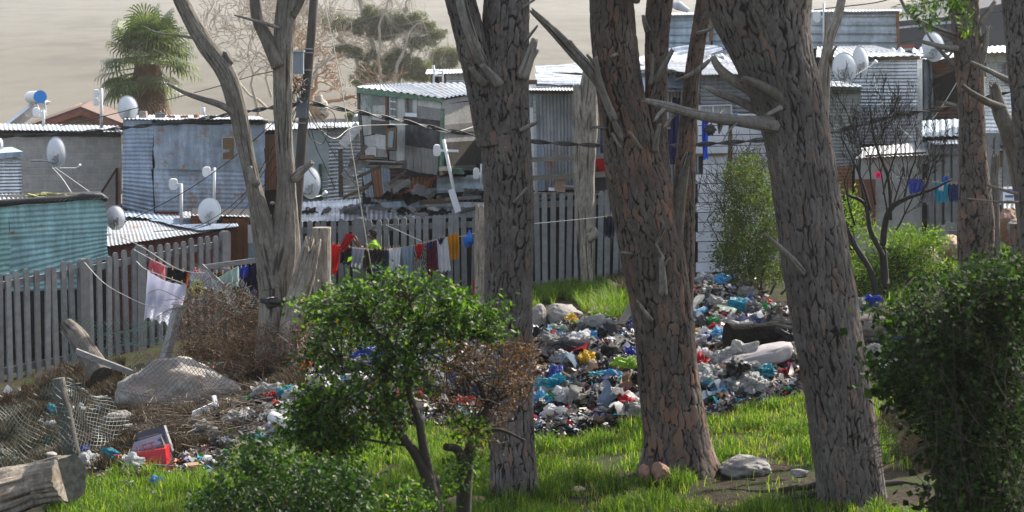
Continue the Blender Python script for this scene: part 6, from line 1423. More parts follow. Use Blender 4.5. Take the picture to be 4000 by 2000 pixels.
cl = trunk('log', [pt(2842, 1318, 31.5, 96), pt(2920, 1312, 31.6, 84), pt(3010, 1306, 31.7, 88), pt(3150, 1300, 31.9, 92)], 'plate', paint('charcoal_black_wood', (.007, .006, .006), .9, .5, 20, bump=.8, spec=.1), nu=60, rows=90, seed=62, depth=.02, lump=.14, base=P(2950, 1350, 31.6))
cl.location = P(2950, 1350, 31.6); tag(cl, 'burnt black log lying on the rubbish left of the leaning pine', 'log')
cl2 = branch(cl, 'branch_knob', [(P(2915, 1310, 31.5), .12), (P(2912, 1285, 31.4), .10), (P(2910, 1268, 31.35), .08)], mat=_mc['charcoal_black_wood'], seed=5, nu=16)
cl2.location = np.array(cl2.location) ; cl2.parent = None
for v in cl2.data.vertices: pass
cl['_w'] = [0, 0, 0]; cl2.parent = cl; cl2.location = -np.array(cl.location)
bl = trunk('log', [pt(3290, 1290, 32, 120), pt(3400, 1285, 32, 112), pt(3520, 1292, 32, 108), pt(3640, 1300, 32.2, 96)], 'grain', M_GREY, nu=60, rows=90, seed=63, depth=.02, base=P(3450, 1350, 32))
bl.location = P(3450, 1350, 32); tag(bl, 'thick brown fallen log right of the leaning pine', 'log')
bm_ = trunk('leaning_log', [pt(395, 1470, 37, 96), pt(350, 1390, 37.3, 84), pt(300, 1310, 37.6, 72), pt(262, 1268, 37.8, 56)], 'grain', M_GREY, nu=48, rows=80, seed=64, depth=.02, base=P(395, 1480, 37))
bm_.location = P(395, 1480, 37); tag(bm_, 'dark weathered log leaning left against the palisade fence', 'log')
mb = MB(); mb.beam(P(298, 1372, 36.4), P(520, 1458, 36.0), .10, .04, up=(0, 1, .3)); tag(mb.build('plank', W_GREY), 'long grey plank propped down from the leaning log to the big boulder', 'plank')
mb = MB(); mb.tube([P(228, 1478, 29), P(250, 1600, 29), P(275, 1740, 29), P(300, 1830, 29)], [.085, .10, .11, .11], n=12); tag(mb.build('post', W_DARK, smooth=True), 'dark leaning fence post wrapped with netting on the left', 'post')
mb = MB(); mb.beam(P(640, 1420, 38), P(700, 1190, 38.2), .18, .12); tag(mb.build('post', W_GREY), 'rough grey slab post beside the white bedsheet', 'post')

def net(label, surf, nu, nv, mat, r=.0035, name='wire_netting', hexy=True, seed=0):
    """surf(u,v)->point ; diamond mesh of wires"""
    V = []; Fc = []; mb = MB(); rn = np.random.default_rng(seed)
    for s_ in (1, -1):
        for k in range(-nv, nu + 1):
            pts = []
            for j in range(nv + 1):
                i = (k + j) if s_ > 0 else (nu - (k + j))
                if 0 <= i <= nu: pts.append(surf(i / nu, j / nv))
            if len(pts) > 2: mb.tube(np.array(pts), r, n=3, cap=False)
    return tag(mb.build(name, mat), label, 'netting')
NETM = metal('galvanised_netting_wire', (.30, .34, .33), .45, metallic=.5)
NETG = paint('green_coated_wire', (.03, .075, .06), .45, .3, 20)
NETR = paint('rusty_netting_wire', (.10, .06, .04), .6, .3, 20)
def surf_px(c, Ys, sag=.0, amp=.05, seed=0):
    """c: TL,TR,BR,BL photo px"""
    c = np.array(c, float)
    def f(u, v):
        p = (1 - v) * ((1 - u) * c[0] + u * c[1]) + v * ((1 - u) * c[3] + u * c[2]); Y = (1 - v) * ((1 - u) * Ys[0] + u * Ys[1]) + v * ((1 - u) * Ys[3] + u * Ys[2])
        q = P(p[0], p[1], Y); n_ = float(vn(np.array([u * 4 + seed]), np.array([v * 4]), s=seed)[0]); n2 = float(vn(np.array([u * 4 + seed + 9]), np.array([v * 4]), s=seed)[0])
        return q + np.array([amp * n2 * .6, amp * n_, amp * n2 - sag * math.sin(u * PI) * (1 - v)])
    return f
net('silvery netting draped over the dark post and sagging right', surf_px([(228, 1475), (310, 1490), (520, 1650), (300, 1830)], [28.9, 29.2, 31, 28.8], amp=.08, seed=1), 13, 15, NETM, r=.003)
net('silvery netting hanging to the left of the dark post', surf_px([(-60, 1560), (228, 1475), (290, 1820), (-60, 1900)], [28, 28.9, 28.7, 27.6], sag=.15, amp=.1, seed=2), 17, 13, NETG, r=.0028)
net('rusty netting lying over the huge pale boulder', surf_px([(520, 1370), (930, 1420), (1000, 1620), (480, 1600)], [34.3, 33.9, 32.9, 32.7], amp=.12, seed=3), 22, 11, NETR, r=.004)
net('green wire netting sagging in front of the left palisade fence', surf_px([(240, 1210), (690, 1200), (680, 1330), (250, 1420)], [40, 40, 38.6, 39.4], sag=.25, amp=.12, seed=4), 30, 9, NETG, r=.004)
net('crumpled grey netting heaped below the lilac cloth', surf_px([(735, 1060), (960, 1110), (1060, 1230), (720, 1200)], [39.8, 39.8, 39, 39], amp=.18, seed=6), 22, 10, NETM, r=.0045)

def proj(V):
    d = V - np.array([0, 0, CAMZ]); zf = d[:, 1] * cp - d[:, 2] * sp; up = d[:, 1] * sp + d[:, 2] * cp
    return 2000 + F * d[:, 0] / zf, 1000 - F * up / zf
def inpoly(x, y, poly):
    poly = np.array(poly, float); n = len(poly); ins = np.zeros(len(x), bool); j = n - 1
    for i in range(n):
        xi, yi = poly[i]; xj, yj = poly[j]
        c = ((yi > y) != (yj > y)) & (x < (xj - xi) * (y - yi) / (yj - yi + 1e-12) + xi); ins ^= c; j = i
    return ins
def leafmat(name, cols, tl=.45, rough=.45, spec=.35):
    """cols: list of (weight, colour), picked per leaf by the 'tone' attribute"""
    t = NT(name); at = t.n('Attribute'); at.attribute_name = 'tone'; sx = t.n('SeparateColor'); t.t.links.new(at.outputs['Color'], sx.inputs[0])
    tot = sum(w for w, _ in cols); acc = 0; st = []
    for w, c in cols: st.append((acc / tot, c)); acc += w
    c = t.ramp(sx.outputs[0], st, 'CONSTANT')
    c = t.mix(t.math('MULTIPLY', sx.outputs[1], .5), c, t.mix(1.0, c, (.45, .5, .4), 'MULTIPLY'))
    t.B(Base_Color=c, Roughness=rough); t.b.inputs['Specular IOR Level'].default_value = spec
    tr = t.n('BsdfTranslucent'); t.set(tr.inputs[0], t.mix(1.0, c, (1.5, 1.6, .7), 'MULTIPLY')); mx_ = t.n('MixShader'); mx_.inputs[0].default_value = tl
    t.t.links.new(t.b.outputs[0], mx_.inputs[1]); t.t.links.new(tr.outputs[0], mx_.inputs[2]); t.t.links.new(mx_.outputs[0], t.out.inputs[0])
    return t.m
def leaves(name, C, size, mat, parent=None, asp=.5, seed=0, droop=0., flatten=.0, dirs=None, fold=.18):
    """C (n,3) leaf positions; 6-vertex folded leaf"""
    r = np.random.default_rng(seed); n = len(C)
    d = r.normal(size=(n, 3)) if dirs is None else dirs + r.normal(size=(n, 3)) * .35
    d[:, 2] = d[:, 2] * (1 - flatten) - droop; d /= np.linalg.norm(d, axis=1)[:, None] + 1e-9
    up = r.normal(size=(n, 3)) * .6 + np.array([0, 0, .8]); s_ = np.cross(d, up); s_ /= np.linalg.norm(s_, axis=1)[:, None] + 1e-9; nn = np.cross(s_, d)
    L = size * r.uniform(.6, 1.25, n)[:, None]; W2 = L * asp * .5
    a = C; t1 = C + d * L; m1 = C + d * L * .5 + nn * L * fold * -.5
    l1 = C + d * L * .42 + s_ * W2 + nn * L * fold * .3; r1 = C + d * L * .42 - s_ * W2 + nn * L * fold * .3
    V = np.stack([a, l1, t1, r1, m1], 1).reshape(-1, 3); b_ = np.arange(n)[:, None] * 5
    q = np.concatenate([b_ + np.array([0, 4, 2, 1]), b_ + np.array([0, 3, 2, 4])])
    tone = np.repeat(np.stack([r.random(n), r.random(n), r.random(n), np.ones(n)], -1), 5, axis=0)
    return big_mesh(name, V, q, mat, parent=parent, attr={'tone': tone})
def sprays(poly, Y, dY, n, seed, k=14, r=.07, flat=.45, thr=-.1, fr=1.1, lay=1.):
    """clustered leaf positions in a crown outlined by photo polygon"""
    g = np.random.default_rng(seed); poly = np.array(poly, float); x0, y0 = poly.min(0); x1, y1 = poly.max(0); out = []
    while sum(len(o) for o in out) < n:
        x = g.uniform(x0, x1, 4000); y = g.uniform(y0, y1, 4000); k1 = inpoly(x, y, poly)
        z = g.uniform(-1, 1, 4000)
        k1 &= (fbm(x / 100 * fr / lay ** .5 + seed, y / 60 * fr * lay ** .5, z * 1.3, o=3, s=seed) + g.normal(0, .08, 4000) > thr)
        x, y, z = x[k1], y[k1], z[k1]
        if len(x): out.append(np.array([P(a, b_, Y + c * dY) for a, b_, c in zip(x[:600], y[:600], z[:600])]))
    c = np.vstack(out)[:n]; off = g.normal(size=(n, k, 3)) * r; off[..., 2] *= flat
    return c, (c[:, None] + off).reshape(-1, 3)
def twigs(name, mat, root, ends, parent, r0=.006, seed=0, bend=.15, n=6, sides=4):
    g = random.Random(seed); mb = MB()
    for e in ends:
        s_ = np.array(root[g.randrange(len(root))]) if isinstance(root, list) else np.array(root)
        m_ = (s_ + e) / 2 + np.array([g.gauss(0, bend), g.gauss(0, bend), g.gauss(0, bend) + .03])
        mb.tube(spline([s_, m_, e], n), np.linspace(r0, r0 * .35, n), n=sides, cap=False)
    return mb.build(name, mat, parent, smooth=True)

def spraybush(root, ends, mat, tmat, par, size, seed, asp=.55, per=16, r0=.008, arch=.12, spread=.035, tail=.55, nm='leaves'):
    """arching twigs from root nodes, leaves set along the outer part of each twig"""
    g = np.random.default_rng(seed); mb = MB(); L_, D_ = [], []; root = [np.array(r) for r in root]
    for e in ends:
        s_ = min(root, key=lambda r: np.linalg.norm(r - e) * g.uniform(.8, 1.3)); m_ = (s_ + e) / 2 + g.normal(0, .05, 3) + (0, 0, arch * np.linalg.norm(e - s_))
        q = spline([s_, m_, e], 12); mb.tube(q[::2], np.linspace(r0, r0 * .3, 6), n=4, cap=False); d = q[-1] - q[-3]; d /= np.linalg.norm(d) + 1e-9
        k = int(per * g.uniform(.5, 1.4)); t_ = tail + (1 - tail) * g.random(k) ** .8; p = q[np.minimum(11, (t_ * 11).astype(int))]; L_.append(p + g.normal(0, spread, (k, 3))); D_.append(d + g.normal(0, .6, (k, 3)))
    mb.build('twigs', tmat, par, smooth=True); return leaves(nm, np.vstack(L_), size, mat, par, asp=asp, seed=seed, dirs=np.vstack(D_))
GRASS = leafmat('sunlit_grass', [(6, (.042, .09, .012)), (5, (.095, .165, .018)), (3.5, (.19, .27, .035)), (2.2, (.32, .30, .09)), (1.2, (.18, .12, .06))], tl=.55, rough=.5, spec=.3)
def grass(label, X0, X1, Y0, Y1, n, dens, hmin, hmax, seed, mat=GRASS, w=.0065, name='grass', clump=2.6):
    g = np.random.default_rng(seed); x = g.uniform(X0, X1, n); y = g.uniform(Y0, Y1, n); z = gz(x, y)
    px, py = proj(np.c_[x, y, z]); keep = dens(px, py) > g.random(n)
    cl_ = fbm(x * clump, y * clump, o=3, s=seed); keep &= cl_ + g.normal(0, .25, n) > -.22
    x, y, z, cl_ = x[keep], y[keep], z[keep], cl_[keep]; n = len(x)
    h_ = (hmin + (hmax - hmin) * np.clip(.45 + cl_ * 1.1, 0, 1)) * g.uniform(.5, 1.2, n)
    a = g.uniform(0, 2 * PI, n); lean = h_ * g.uniform(.05, .8, n); la = a + g.normal(0, .6, n)
    s_ = np.c_[np.cos(a + PI / 2), np.sin(a + PI / 2), 0 * a] * (w * g.uniform(.6, 1.3, n))[:, None] / 2
    b_ = np.c_[x, y, z - .02]; m_ = b_ + np.c_[np.cos(la) * lean * .3, np.sin(la) * lean * .3, h_ * .6]; t_ = b_ + np.c_[np.cos(la) * lean, np.sin(la) * lean, h_ * (1 - .25 * (lean / h_))]
    V = np.stack([b_ - s_, b_ + s_, m_ + s_ * .8, m_ - s_ * .8, t_ + s_ * .15, t_ - s_ * .15], 1).reshape(-1, 3); bb = np.arange(n)[:, None] * 6
    q = np.concatenate([bb + np.array([0, 1, 2, 3]), bb + np.array([3, 2, 4, 5])])
    tone = np.repeat(np.stack([np.clip(g.random(n) * .75 + .2 * (cl_ < -.1) + .12 * g.random(n), 0, .999), g.random(n), g.random(n), np.ones(n)], -1), 6, axis=0)
    o = big_mesh(name, V, q, mat, attr={'tone': tone}); return tag(o, label, 'grass', kind='stuff')
def polys(*ps):
    def f(px, py):
        d = np.zeros(len(px))
        for w_, p in ps: d = np.where(inpoly(px + 25 * vn(px / 40, py / 20, s=71), py + 14 * vn(px / 30, py / 25, s=72), p), w_, d)
        return d
    return f
MEADOW = polys((1., [(1380, 2100), (1300, 1720), (1700, 1660), (2070, 1680), (2160, 1745), (2300, 1700), (2500, 1665), (2640, 1650), (2760, 1640), (2900, 1600), (3060, 1555), (3180, 1540), (3330, 1560), (3560, 1540), (3560, 1720), (3480, 1800), (3300, 1830), (3120, 1835), (2960, 1800), (2860, 1790), (2700, 1890), (2680, 1920), (3300, 1985), (3560, 2010), (3700, 2060), (3700, 2150), (1300, 2150)]),
   (.25, [(2300, 1780), (2580, 1750), (2640, 1890), (2400, 1900)]), (.04, [(2700, 1862), (2960, 1890), (3130, 1860), (3200, 1985), (2900, 1960), (2700, 1935)]))
grass('bright green grass carpeting the slope around the pines', -3.0, 5.4, 21.3, 31, 190000, MEADOW, .07, .25, 1, w=.0095)
grass('bright grass in the bottom left below the rubbish', -6.8, -1.2, 20.5, 31, 110000, polys((1., [(150, 2100), (200, 1965), (330, 1870), (560, 1850), (900, 1870), (1180, 1760), (1300, 1740), (1420, 2100)]), (1., [(900, 1800), (1100, 1700), (1500, 1660), (1500, 1900), (900, 1950)])), .07, .25, 2, w=.0095)
grass('long grass on the bank under the palisade fence between the pines', .2, 3.4, 36, 46.5, 90000, polys((1., [(2060, 1240), (2060, 1140), (2300, 1110), (2480, 1130), (2480, 1180), (2380, 1235), (2280, 1210), (2200, 1170), (2120, 1185)]), (1., [(2340, 1240), (2430, 1225), (2440, 1290), (2330, 1290)])), .15, .38, 3, w=.011)
grass('patchy grass growing behind and right of the leaning pine', 3.5, 10.5, 23, 46, 160000, polys((.55, [(3380, 1480), (3600, 1420), (3560, 1850), (3380, 1850)]), (.6, [(3560, 1080), (4050, 960), (4050, 1080), (3560, 1260)])), .1, .3, 4, w=.010)
grass('thin weeds at the foot of the fence by the first pine', -2.5, 0.6, 42, 47.5, 60000, polys((.6, [(1700, 1150), (1880, 1140), (1880, 1260), (1500, 1260), (1500, 1200)])), .1, .3, 5, w=.012)
DRY = leafmat('dry_brown_stems', [(5, (.05, .03, .018)), (4, (.03, .019, .012)), (2, (.11, .07, .035)), (.8, (.22, .16, .10))], tl=.3, rough=.6)
grass('dry brown bracken and stems under the netting on the left', -8.5, -2.5, 27, 41, 240000, polys((1., [(-100, 1440), (300, 1420), (480, 1400), (480, 1560), (640, 1620), (900, 1620), (860, 1760), (560, 1800), (430, 1830), (200, 1850), (-100, 1850)]), (.9, [(300, 1330), (700, 1260), (1180, 1300), (1190, 1520), (1000, 1600), (900, 1420), (600, 1370), (380, 1440)])), .08, .32, 6, mat=DRY, w=.009, name='dry_undergrowth')
grass('brown twiggy scrub at the foot of the fence behind the middle pine', 2.0, 5.2, 38, 45, 60000, polys((1., [(2300, 1110), (2480, 1080), (2480, 1190), (2340, 1190)])), .12, .5, 7, mat=DRY, w=.012, name='dry_undergrowth')
grass('straw-brown dry grass at the foot of the dark creeper', 4.6, 7.5, 22, 28, 70000, polys((1., [(3430, 1540), (3560, 1500), (3640, 1700), (3620, 1860), (3480, 1840), (3440, 1700)])), .1, .34, 8, mat=DRY, w=.007, name='dry_undergrowth')
grass('rough grass on the open slope beyond the thicket', 6.2, 15, 18, 44, 110000, lambda a, b: np.full(len(a), .8), .08, .3, 10, w=.012)
grass('brown pine needle litter on the bare soil by the roots', 1.5, 5.6, 22, 27, 90000, polys((1., [(2500, 1900), (2700, 1840), (3100, 1830), (3700, 1820), (3700, 2000), (2700, 1960)])), .01, .05, 9, mat=DRY, w=.004, name='needle_litter', clump=1.0)
mb = MB()
for k, p_ in enumerate([[(3200, 1900), (3000, 1925), (2850, 1915)], [(3220, 1930), (3050, 1965), (2900, 1990)], [(3420, 1900), (3520, 1890), (3600, 1905)], [(2760, 1820), (2850, 1870), (2950, 1880)]]):
    q = np.array([gp(*a) for a in p_]) + (0, 0, .005); mb = MB(); mb.tube(spline(q, 14), np.linspace(.05, .012, 14), n=8, cap=False)
    tag(mb.build('tree_root', M_BRANCH, smooth=True), ['surface root running left from the leaning pine over bare soil', 'lower surface root curling toward the bottom from the leaning pine', 'surface root running right from the leaning pine', 'surface root of the middle pine ending near the flat grey rock'][k], 'root')
GLOSSY = leafmat('glossy_green_leaves', [(6, (.022, .056, .009)), (5, (.044, .10, .013)), (4.2, (.14, .24, .028)), (.15, (.42, .27, .02))], tl=.45, rough=.55, spec=.28)
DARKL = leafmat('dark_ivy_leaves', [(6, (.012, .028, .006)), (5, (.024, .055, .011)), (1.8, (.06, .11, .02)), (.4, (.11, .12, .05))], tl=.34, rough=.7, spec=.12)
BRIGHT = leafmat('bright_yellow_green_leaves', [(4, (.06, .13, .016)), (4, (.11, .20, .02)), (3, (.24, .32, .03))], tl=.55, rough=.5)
OLIVE = leafmat('mid_green_fine_leaves', [(4, (.045, .075, .02)), (4, (.08, .13, .03)), (2, (.16, .22, .045)), (1, (.10, .06, .03))], tl=.45, rough=.5)
DEADL = leafmat('dead_brown_leaves', [(4, (.13, .055, .025)), (4, (.08, .035, .018)), (2, (.22, .11, .05))], tl=.35, rough=.6)
EUC = leafmat('olive_gum_leaves', [(4, (.055, .078, .016)), (4, (.11, .13, .028)), (2, (.22, .22, .06))], tl=.4, rough=.5)
BARKD = paint('dark_shrub_bark', (.045, .036, .028), .9, .3, 18, bump=.6); BARKB = paint('blackened_bush_bark', (.016, .013, .012), .85, .3, 18)
YB1 = 16.5
b1 = thing('leafy_bush', 'large glossy green bush with yellow flecks in the centre foreground', 'bush', on(1660, YB1))
PB = [(1125, 1180), (1200, 1120), (1330, 1100), (1400, 1060), (1550, 1065), (1620, 1095), (1700, 1075), (1760, 1120), (1830, 1130), (1880, 1200), (1850, 1250), (1960, 1270), (1990, 1310), (1880, 1340), (1800, 1360), (1760, 1430), (1700, 1480), (1740, 1540), (1660, 1600), (1560, 1650), (1540, 1790), (1400, 1800), (1240, 1760), (1120, 1680), (1100, 1560), (1130, 1470), (1180, 1400), (1120, 1330), (1200, 1270)]
cc_, lf = sprays(PB, YB1, .7, 400, 11, k=1, thr=.14, fr=.9, lay=2.4); c_r, _ = sprays([(1720, 1110), (1880, 1180), (1980, 1200), (2010, 1290), (2080, 1300), (1960, 1350), (1900, 1330), (1740, 1340)], YB1, .4, 60, 12, k=1, thr=-.05, lay=2); c_l, _ = sprays([(1110, 1540), (1280, 1580), (1420, 1700), (1400, 1840), (1200, 1820), (1060, 1720)], YB1, .4, 80, 13, k=1, thr=-.1, lay=2); cc_ = np.vstack([cc_, c_r, c_l])
spraybush([P(1500, 1450, YB1), P(1440, 1260, YB1), P(1640, 1280, YB1), P(1590, 1400, YB1), P(1540, 1370, YB1), P(1520, 1600, YB1), P(1330, 1400, YB1), P(1280, 1250, YB1 + .2), P(1750, 1250, YB1), P(1880, 1270, YB1), P(1350, 1560, YB1), P(1300, 1680, YB1), P(1600, 1180, YB1)], cc_, GLOSSY, BARKD, b1, .049, 1, per=26, r0=.006, spread=.045, tail=.35)
tb = lambda pts, nm='stem', mat=BARKD, par=b1, n=10: MB().tube(spline(np.array([[*P(x, y, Y), S(w, Y) / 2] for x, y, Y, w in pts]), 24)[:, :3], spline(np.array([[*P(x, y, Y), S(w, Y) / 2] for x, y, Y, w in pts]), 24)[:, 3], n=n).build(nm, mat, par, smooth=True)
tb([(1720, 2350, YB1, 60), (1690, 1960, YB1, 58), (1640, 1800, YB1, 44), (1570, 1700, YB1, 34), (1520, 1600, YB1, 28), (1500, 1450, YB1, 20), (1540, 1370, YB1, 44), (1500, 1330, YB1, 30), (1440, 1260, YB1, 14)])
tb([(1700, 1950, YB1 + .05, 44), (1660, 1780, YB1, 38), (1635, 1640, YB1, 32), (1600, 1540, YB1, 26), (1590, 1400, YB1, 18), (1640, 1280, YB1, 12)])
tb([(1720, 2330, YB1 + .1, 40), (1715, 2000, YB1 + .1, 34), (1700, 1860, YB1 + .1, 26)])
for q_ in ([(1440, 1260), (1360, 1230), (1280, 1250)], [(1500, 1450), (1400, 1420), (1330, 1400)], [(1520, 1600), (1430, 1600), (1350, 1560)], [(1590, 1740), (1450, 1720), (1300, 1680)], [(1640, 1280), (1700, 1260), (1750, 1250)], [(1500, 1330), (1560, 1240), (1600, 1180)]): tb([(x, y, YB1 + .2 * (x == 1280), 12 - 2 * k) for k, (x, y) in enumerate(q_)])
b2 = thing('leafy_bush', 'half-dead bush with brown withered leaves in front of the first pine', 'bush', on(1810, 17.2))
tb([(1800, 2350, 17.2, 70), (1812, 1950, 17.2, 62), (1820, 1830, 17.2, 58), (1850, 1700, 17.2, 34), (1880, 1630, 17.2, 26), (1910, 1585, 17.2, 22)], par=b2)
tb([(1820, 1840, 17.2, 50), (1790, 1760, 17.1, 36), (1740, 1745, 17, 30)], par=b2)
tb([(1905, 1590, 17.2, 20), (1870, 1500, 17.2, 20), (1840, 1470, 17.2, 22), (1800, 1440, 17.1, 22), (1745, 1425, 17.1, 16)], par=b2)
tb([(1910, 1590, 17.2, 18), (1990, 1540, 17.2, 12), (2060, 1500, 17.2, 8)], par=b2); tb([(1860, 1700, 17.2, 20), (1950, 1680, 17.1, 14), (2050, 1720, 17, 9)], par=b2)
c2_, l2 = sprays([(1640, 1310), (1760, 1280), (1950, 1300), (2090, 1320), (2110, 1440), (2060, 1560), (2000, 1600), (1950, 1720), (1860, 1790), (1800, 1700), (1720, 1620), (1650, 1480)], 17.2, .6, 330, 12, k=9, r=.055, thr=0)
leaves('withered_leaves', l2, .032, DEADL, b2, asp=.45, seed=2, droop=.5)
c3_, l3 = sprays([(1780, 1600), (1900, 1640), (1870, 1850), (1760, 1950), (1700, 2000), (1740, 1800)], 17.0, .4, 60, 13, k=12, r=.06, thr=-.2)
leaves('leaves', l3, .045, GLOSSY, b2, asp=.6, seed=22)
twigs('twig', BARKD, [P(1905, 1590, 17.2), P(1840, 1470, 17.2), P(1745, 1425, 17.1), P(1850, 1700, 17.2), P(1950, 1550, 17.2)], c2_[::5], b2, r0=.006, seed=4)
b3 = thing('leafy_bush', 'low dark green bush filling the bottom edge left of centre', 'bush', on(1200, 14.5))
PB3 = [(760, 2080), (800, 1900), (880, 1830), (920, 1740), (1000, 1700), (1060, 1740), (1120, 1800), (1200, 1790), (1280, 1830), (1330, 1790), (1420, 1830), (1460, 1900), (1400, 2080)]
c4_, l4 = sprays(PB3, 14.5, .6, 520, 14, k=13, r=.06, thr=-.22, fr=1.1); leaves('leaves', l4, .046, leafmat('shade_toned_leaves', [(6, (.016, .042, .007)), (4, (.032, .075, .012)), (1, (.07, .13, .02))], tl=.33, rough=.55, spec=.28), b3, asp=.58, seed=3)  # glossy leaf green darkened so the colour holds this bush's shade
twigs('twig', BARKD, [P(1150, 2200, 14.5), P(1000, 2150, 14.5), P(1300, 2180, 14.5)], c4_[::12], b3, r0=.010, seed=5)
b4 = thing('leafy_bush', 'small dark green bush low between the two bare forked stems', 'bush', on(1620, 15.5))
c5_, l5 = sprays([(1380, 2080), (1440, 1960), (1560, 1880), (1640, 1900), (1690, 1960), (1680, 2080)], 15.5, .4, 170, 15, k=12, r=.06, thr=-.2); leaves('leaves', l5, .042, GLOSSY, b4, asp=.58, seed=4)
twigs('twig', BARKD, [P(1560, 2200, 15.5)], c5_[::10], b4, r0=.010, seed=6)
b5 = thing('creeper_thicket', 'dark ivy-like creeper thicket filling the lower right corner', 'thicket', on(3850, 16.5))
PB5 = [(3680, 2100), (3650, 1930), (3700, 1840), (3620, 1780), (3660, 1690), (3560, 1640), (3590, 1580), (3500, 1540), (3400, 1500), (3420, 1440), (3530, 1420), (3440, 1340), (3560, 1290), (3470, 1250), (3420, 1215), (3520, 1190), (3640, 1200), (3700, 1130), (3780, 1110), (3850, 1050), (3920, 1010), (4060, 1000), (4060, 2100)]
def mound(poly, Y, dY, n, seed, **k): return sprays(poly, Y, dY, n, seed, **k)
c6_, l6 = mound(PB5, 16.8, .9, 1250, 16, k=1, thr=-.04, fr=1.2)
spraybush([P(x, y, 17.4) for x in range(3640, 4060, 90) for y in range(1200, 2050, 130)], c6_, DARKL, BARKD, b5, .046, 5, asp=.8, per=24, r0=.004, arch=.12, spread=.05, tail=.3)
c7_, l7 = mound(PB5, 18.2, .5, 650, 17, k=16, r=.13, thr=-.25, fr=.8); leaves('inner_leaves', l7, .075, DARKL, b5, asp=.85, seed=6, droop=.3)
g_ = random.Random(8); VINE = paint('dry_vine_stem', (.16, .12, .085), .85, .3, 20)
mb = MB()
for k in range(60):
    x, y = g_.uniform(3560, 4000), g_.uniform(1250, 1950); L_ = g_.uniform(80, 330); a_ = g_.choice([PI / 2 + g_.gauss(0, .25), g_.gauss(.5, .5)])
    p0, p1 = P(x, y, 15.9 + g_.uniform(0, .5)), P(x + L_ * math.cos(a_), y + L_ * math.sin(a_), 15.9 + g_.uniform(0, .5)); m_ = (p0 + p1) / 2 + (g_.gauss(0, .05), 0, g_.gauss(0, .06)); mb.tube(spline([p0, m_, p1], 8), g_.uniform(.0015, .003), n=4, cap=False)
for k in range(26):
    x, y = g_.uniform(3480, 3640), g_.uniform(1600, 1760); mb.tube(spline([P(x, y, 16.2), P(x - g_.uniform(40, 120), y + g_.uniform(20, 70), 16.1), P(x - g_.uniform(130, 220), y + g_.uniform(30, 150), 16.0)][::-1], 8), .003, n=4, cap=False)
mb.build('stem_tangle', paint('dim_vine_stem', (.07, .055, .04), .9), b5)
b6 = thing('leafy_branch', 'drooping leafy green sprig hanging in from the top edge before the slim pine', 'branch', P(3680, -30, 15))
tb([(3900, -150, 15, 14), (3740, -20, 15, 9), (3600, 15, 15, 5)], 'twig', BARKD, b6, 6); tb([(3740, -20, 15, 7), (3700, 80, 15, 4), (3690, 110, 15, 3)], 'twig', BARKD, b6, 6)
c8_, l8 = sprays([(3540, 20), (3600, -10), (3820, -40), (3700, 50), (3680, 90), (3620, 120), (3590, 60), (3540, 60)], 15, .3, 60, 18, k=9, r=.03, thr=-.5); leaves('leaves', l8, .05, GLOSSY, b6, asp=.22, seed=7, droop=.7)
c8_, l8 = sprays([(3760, 0), (3800, 60), (3790, 130), (3760, 120)], 15, .2, 10, 19, k=9, r=.03, thr=-.5); leaves('leaves', l8, .05, GLOSSY, b6, asp=.22, seed=8, droop=.7)
b7 = thing('shrub', 'airy pale green shrub with dry brown twigs between the middle and leaning pines', 'shrub', on(2920, 38))
PG = [(2790, 1040), (2800, 900), (2780, 860), (2840, 780), (2850, 660), (2900, 610), (2960, 620), (3000, 700), (3040, 800), (3060, 1100), (2900, 1090)]
c9_, l9 = sprays(PG, 38, .9, 1500, 20, k=11, r=.09, thr=-.02, fr=1.6, flat=.9); leaves('leaves', l9, .07, OLIVE, b7, asp=.28, seed=9)
twig_tree(b7, 'twigs', BARKD, [(P(2960 + dx, 1150, 38), np.array([dx / 90, .1 * k_, 1.0]), .8, .022) for k_, dx in enumerate([-60, -20, 10, 50, 90])], 5, 31, ratio=.8, spread=.75, n=(2, 3), minr=.0045, gnarl=.1, up=.3)
b8 = thing('shrub', 'bright yellow-green sunlit shrub behind the bare dark bush', 'shrub', on(3450, 38.5))
PH = [(3300, 1120), (3310, 900), (3290, 760), (3330, 740), (3380, 850), (3440, 930), (3500, 880), (3560, 900), (3600, 930), (3660, 880), (3690, 930), (3640, 1000), (3740, 1020), (3760, 1080), (3640, 1180), (3460, 1220), (3320, 1200)]
c10, l10 = sprays(PH, 38.5, .8, 620, 21, k=10, r=.10, thr=.03, fr=1.5, flat=.8); leaves('leaves', l10, .075, BRIGHT, b8, asp=.28, seed=10)
c10, l10 = sprays([(3480, 930), (3540, 890), (3600, 930), (3650, 890), (3700, 930), (3660, 990), (3560, 1010), (3490, 990)], 38.2, .4, 130, 23, k=10, r=.09, thr=-.4); leaves('leaves', l10, .09, BRIGHT, b8, asp=.22, seed=11)
c10, l10 = sprays([(3330, 1100), (3500, 1000), (3700, 1040), (3740, 1160), (3500, 1240), (3340, 1220)], 38.7, .8, 700, 24, k=12, r=.10, thr=-.35); leaves('shaded_leaves', l10, .075, DARKL, b8, asp=.3, seed=12)  # lower leaves take the dark ivy colour to paint in the shrub's shade
twigs('stem', BARKD, [P(3420, 1200, 38.5), P(3520, 1200, 38.5), P(3380, 1180, 38.5)], c9_[:0].tolist() + [P(*g, 38.5) for g in [(3340, 900), (3380, 860), (3310, 1000), (3540, 910), (3650, 900), (3600, 1000)]], b8, r0=.02, seed=7)
b9 = thing('bare_bush', 'bare black-stemmed bush with fine upright twigs right of the leaning pine', 'bush', on(3450, 37))
def st(par, pts, mat=BARKB, nm='stem'): return tb(pts, nm, mat, par, 8)
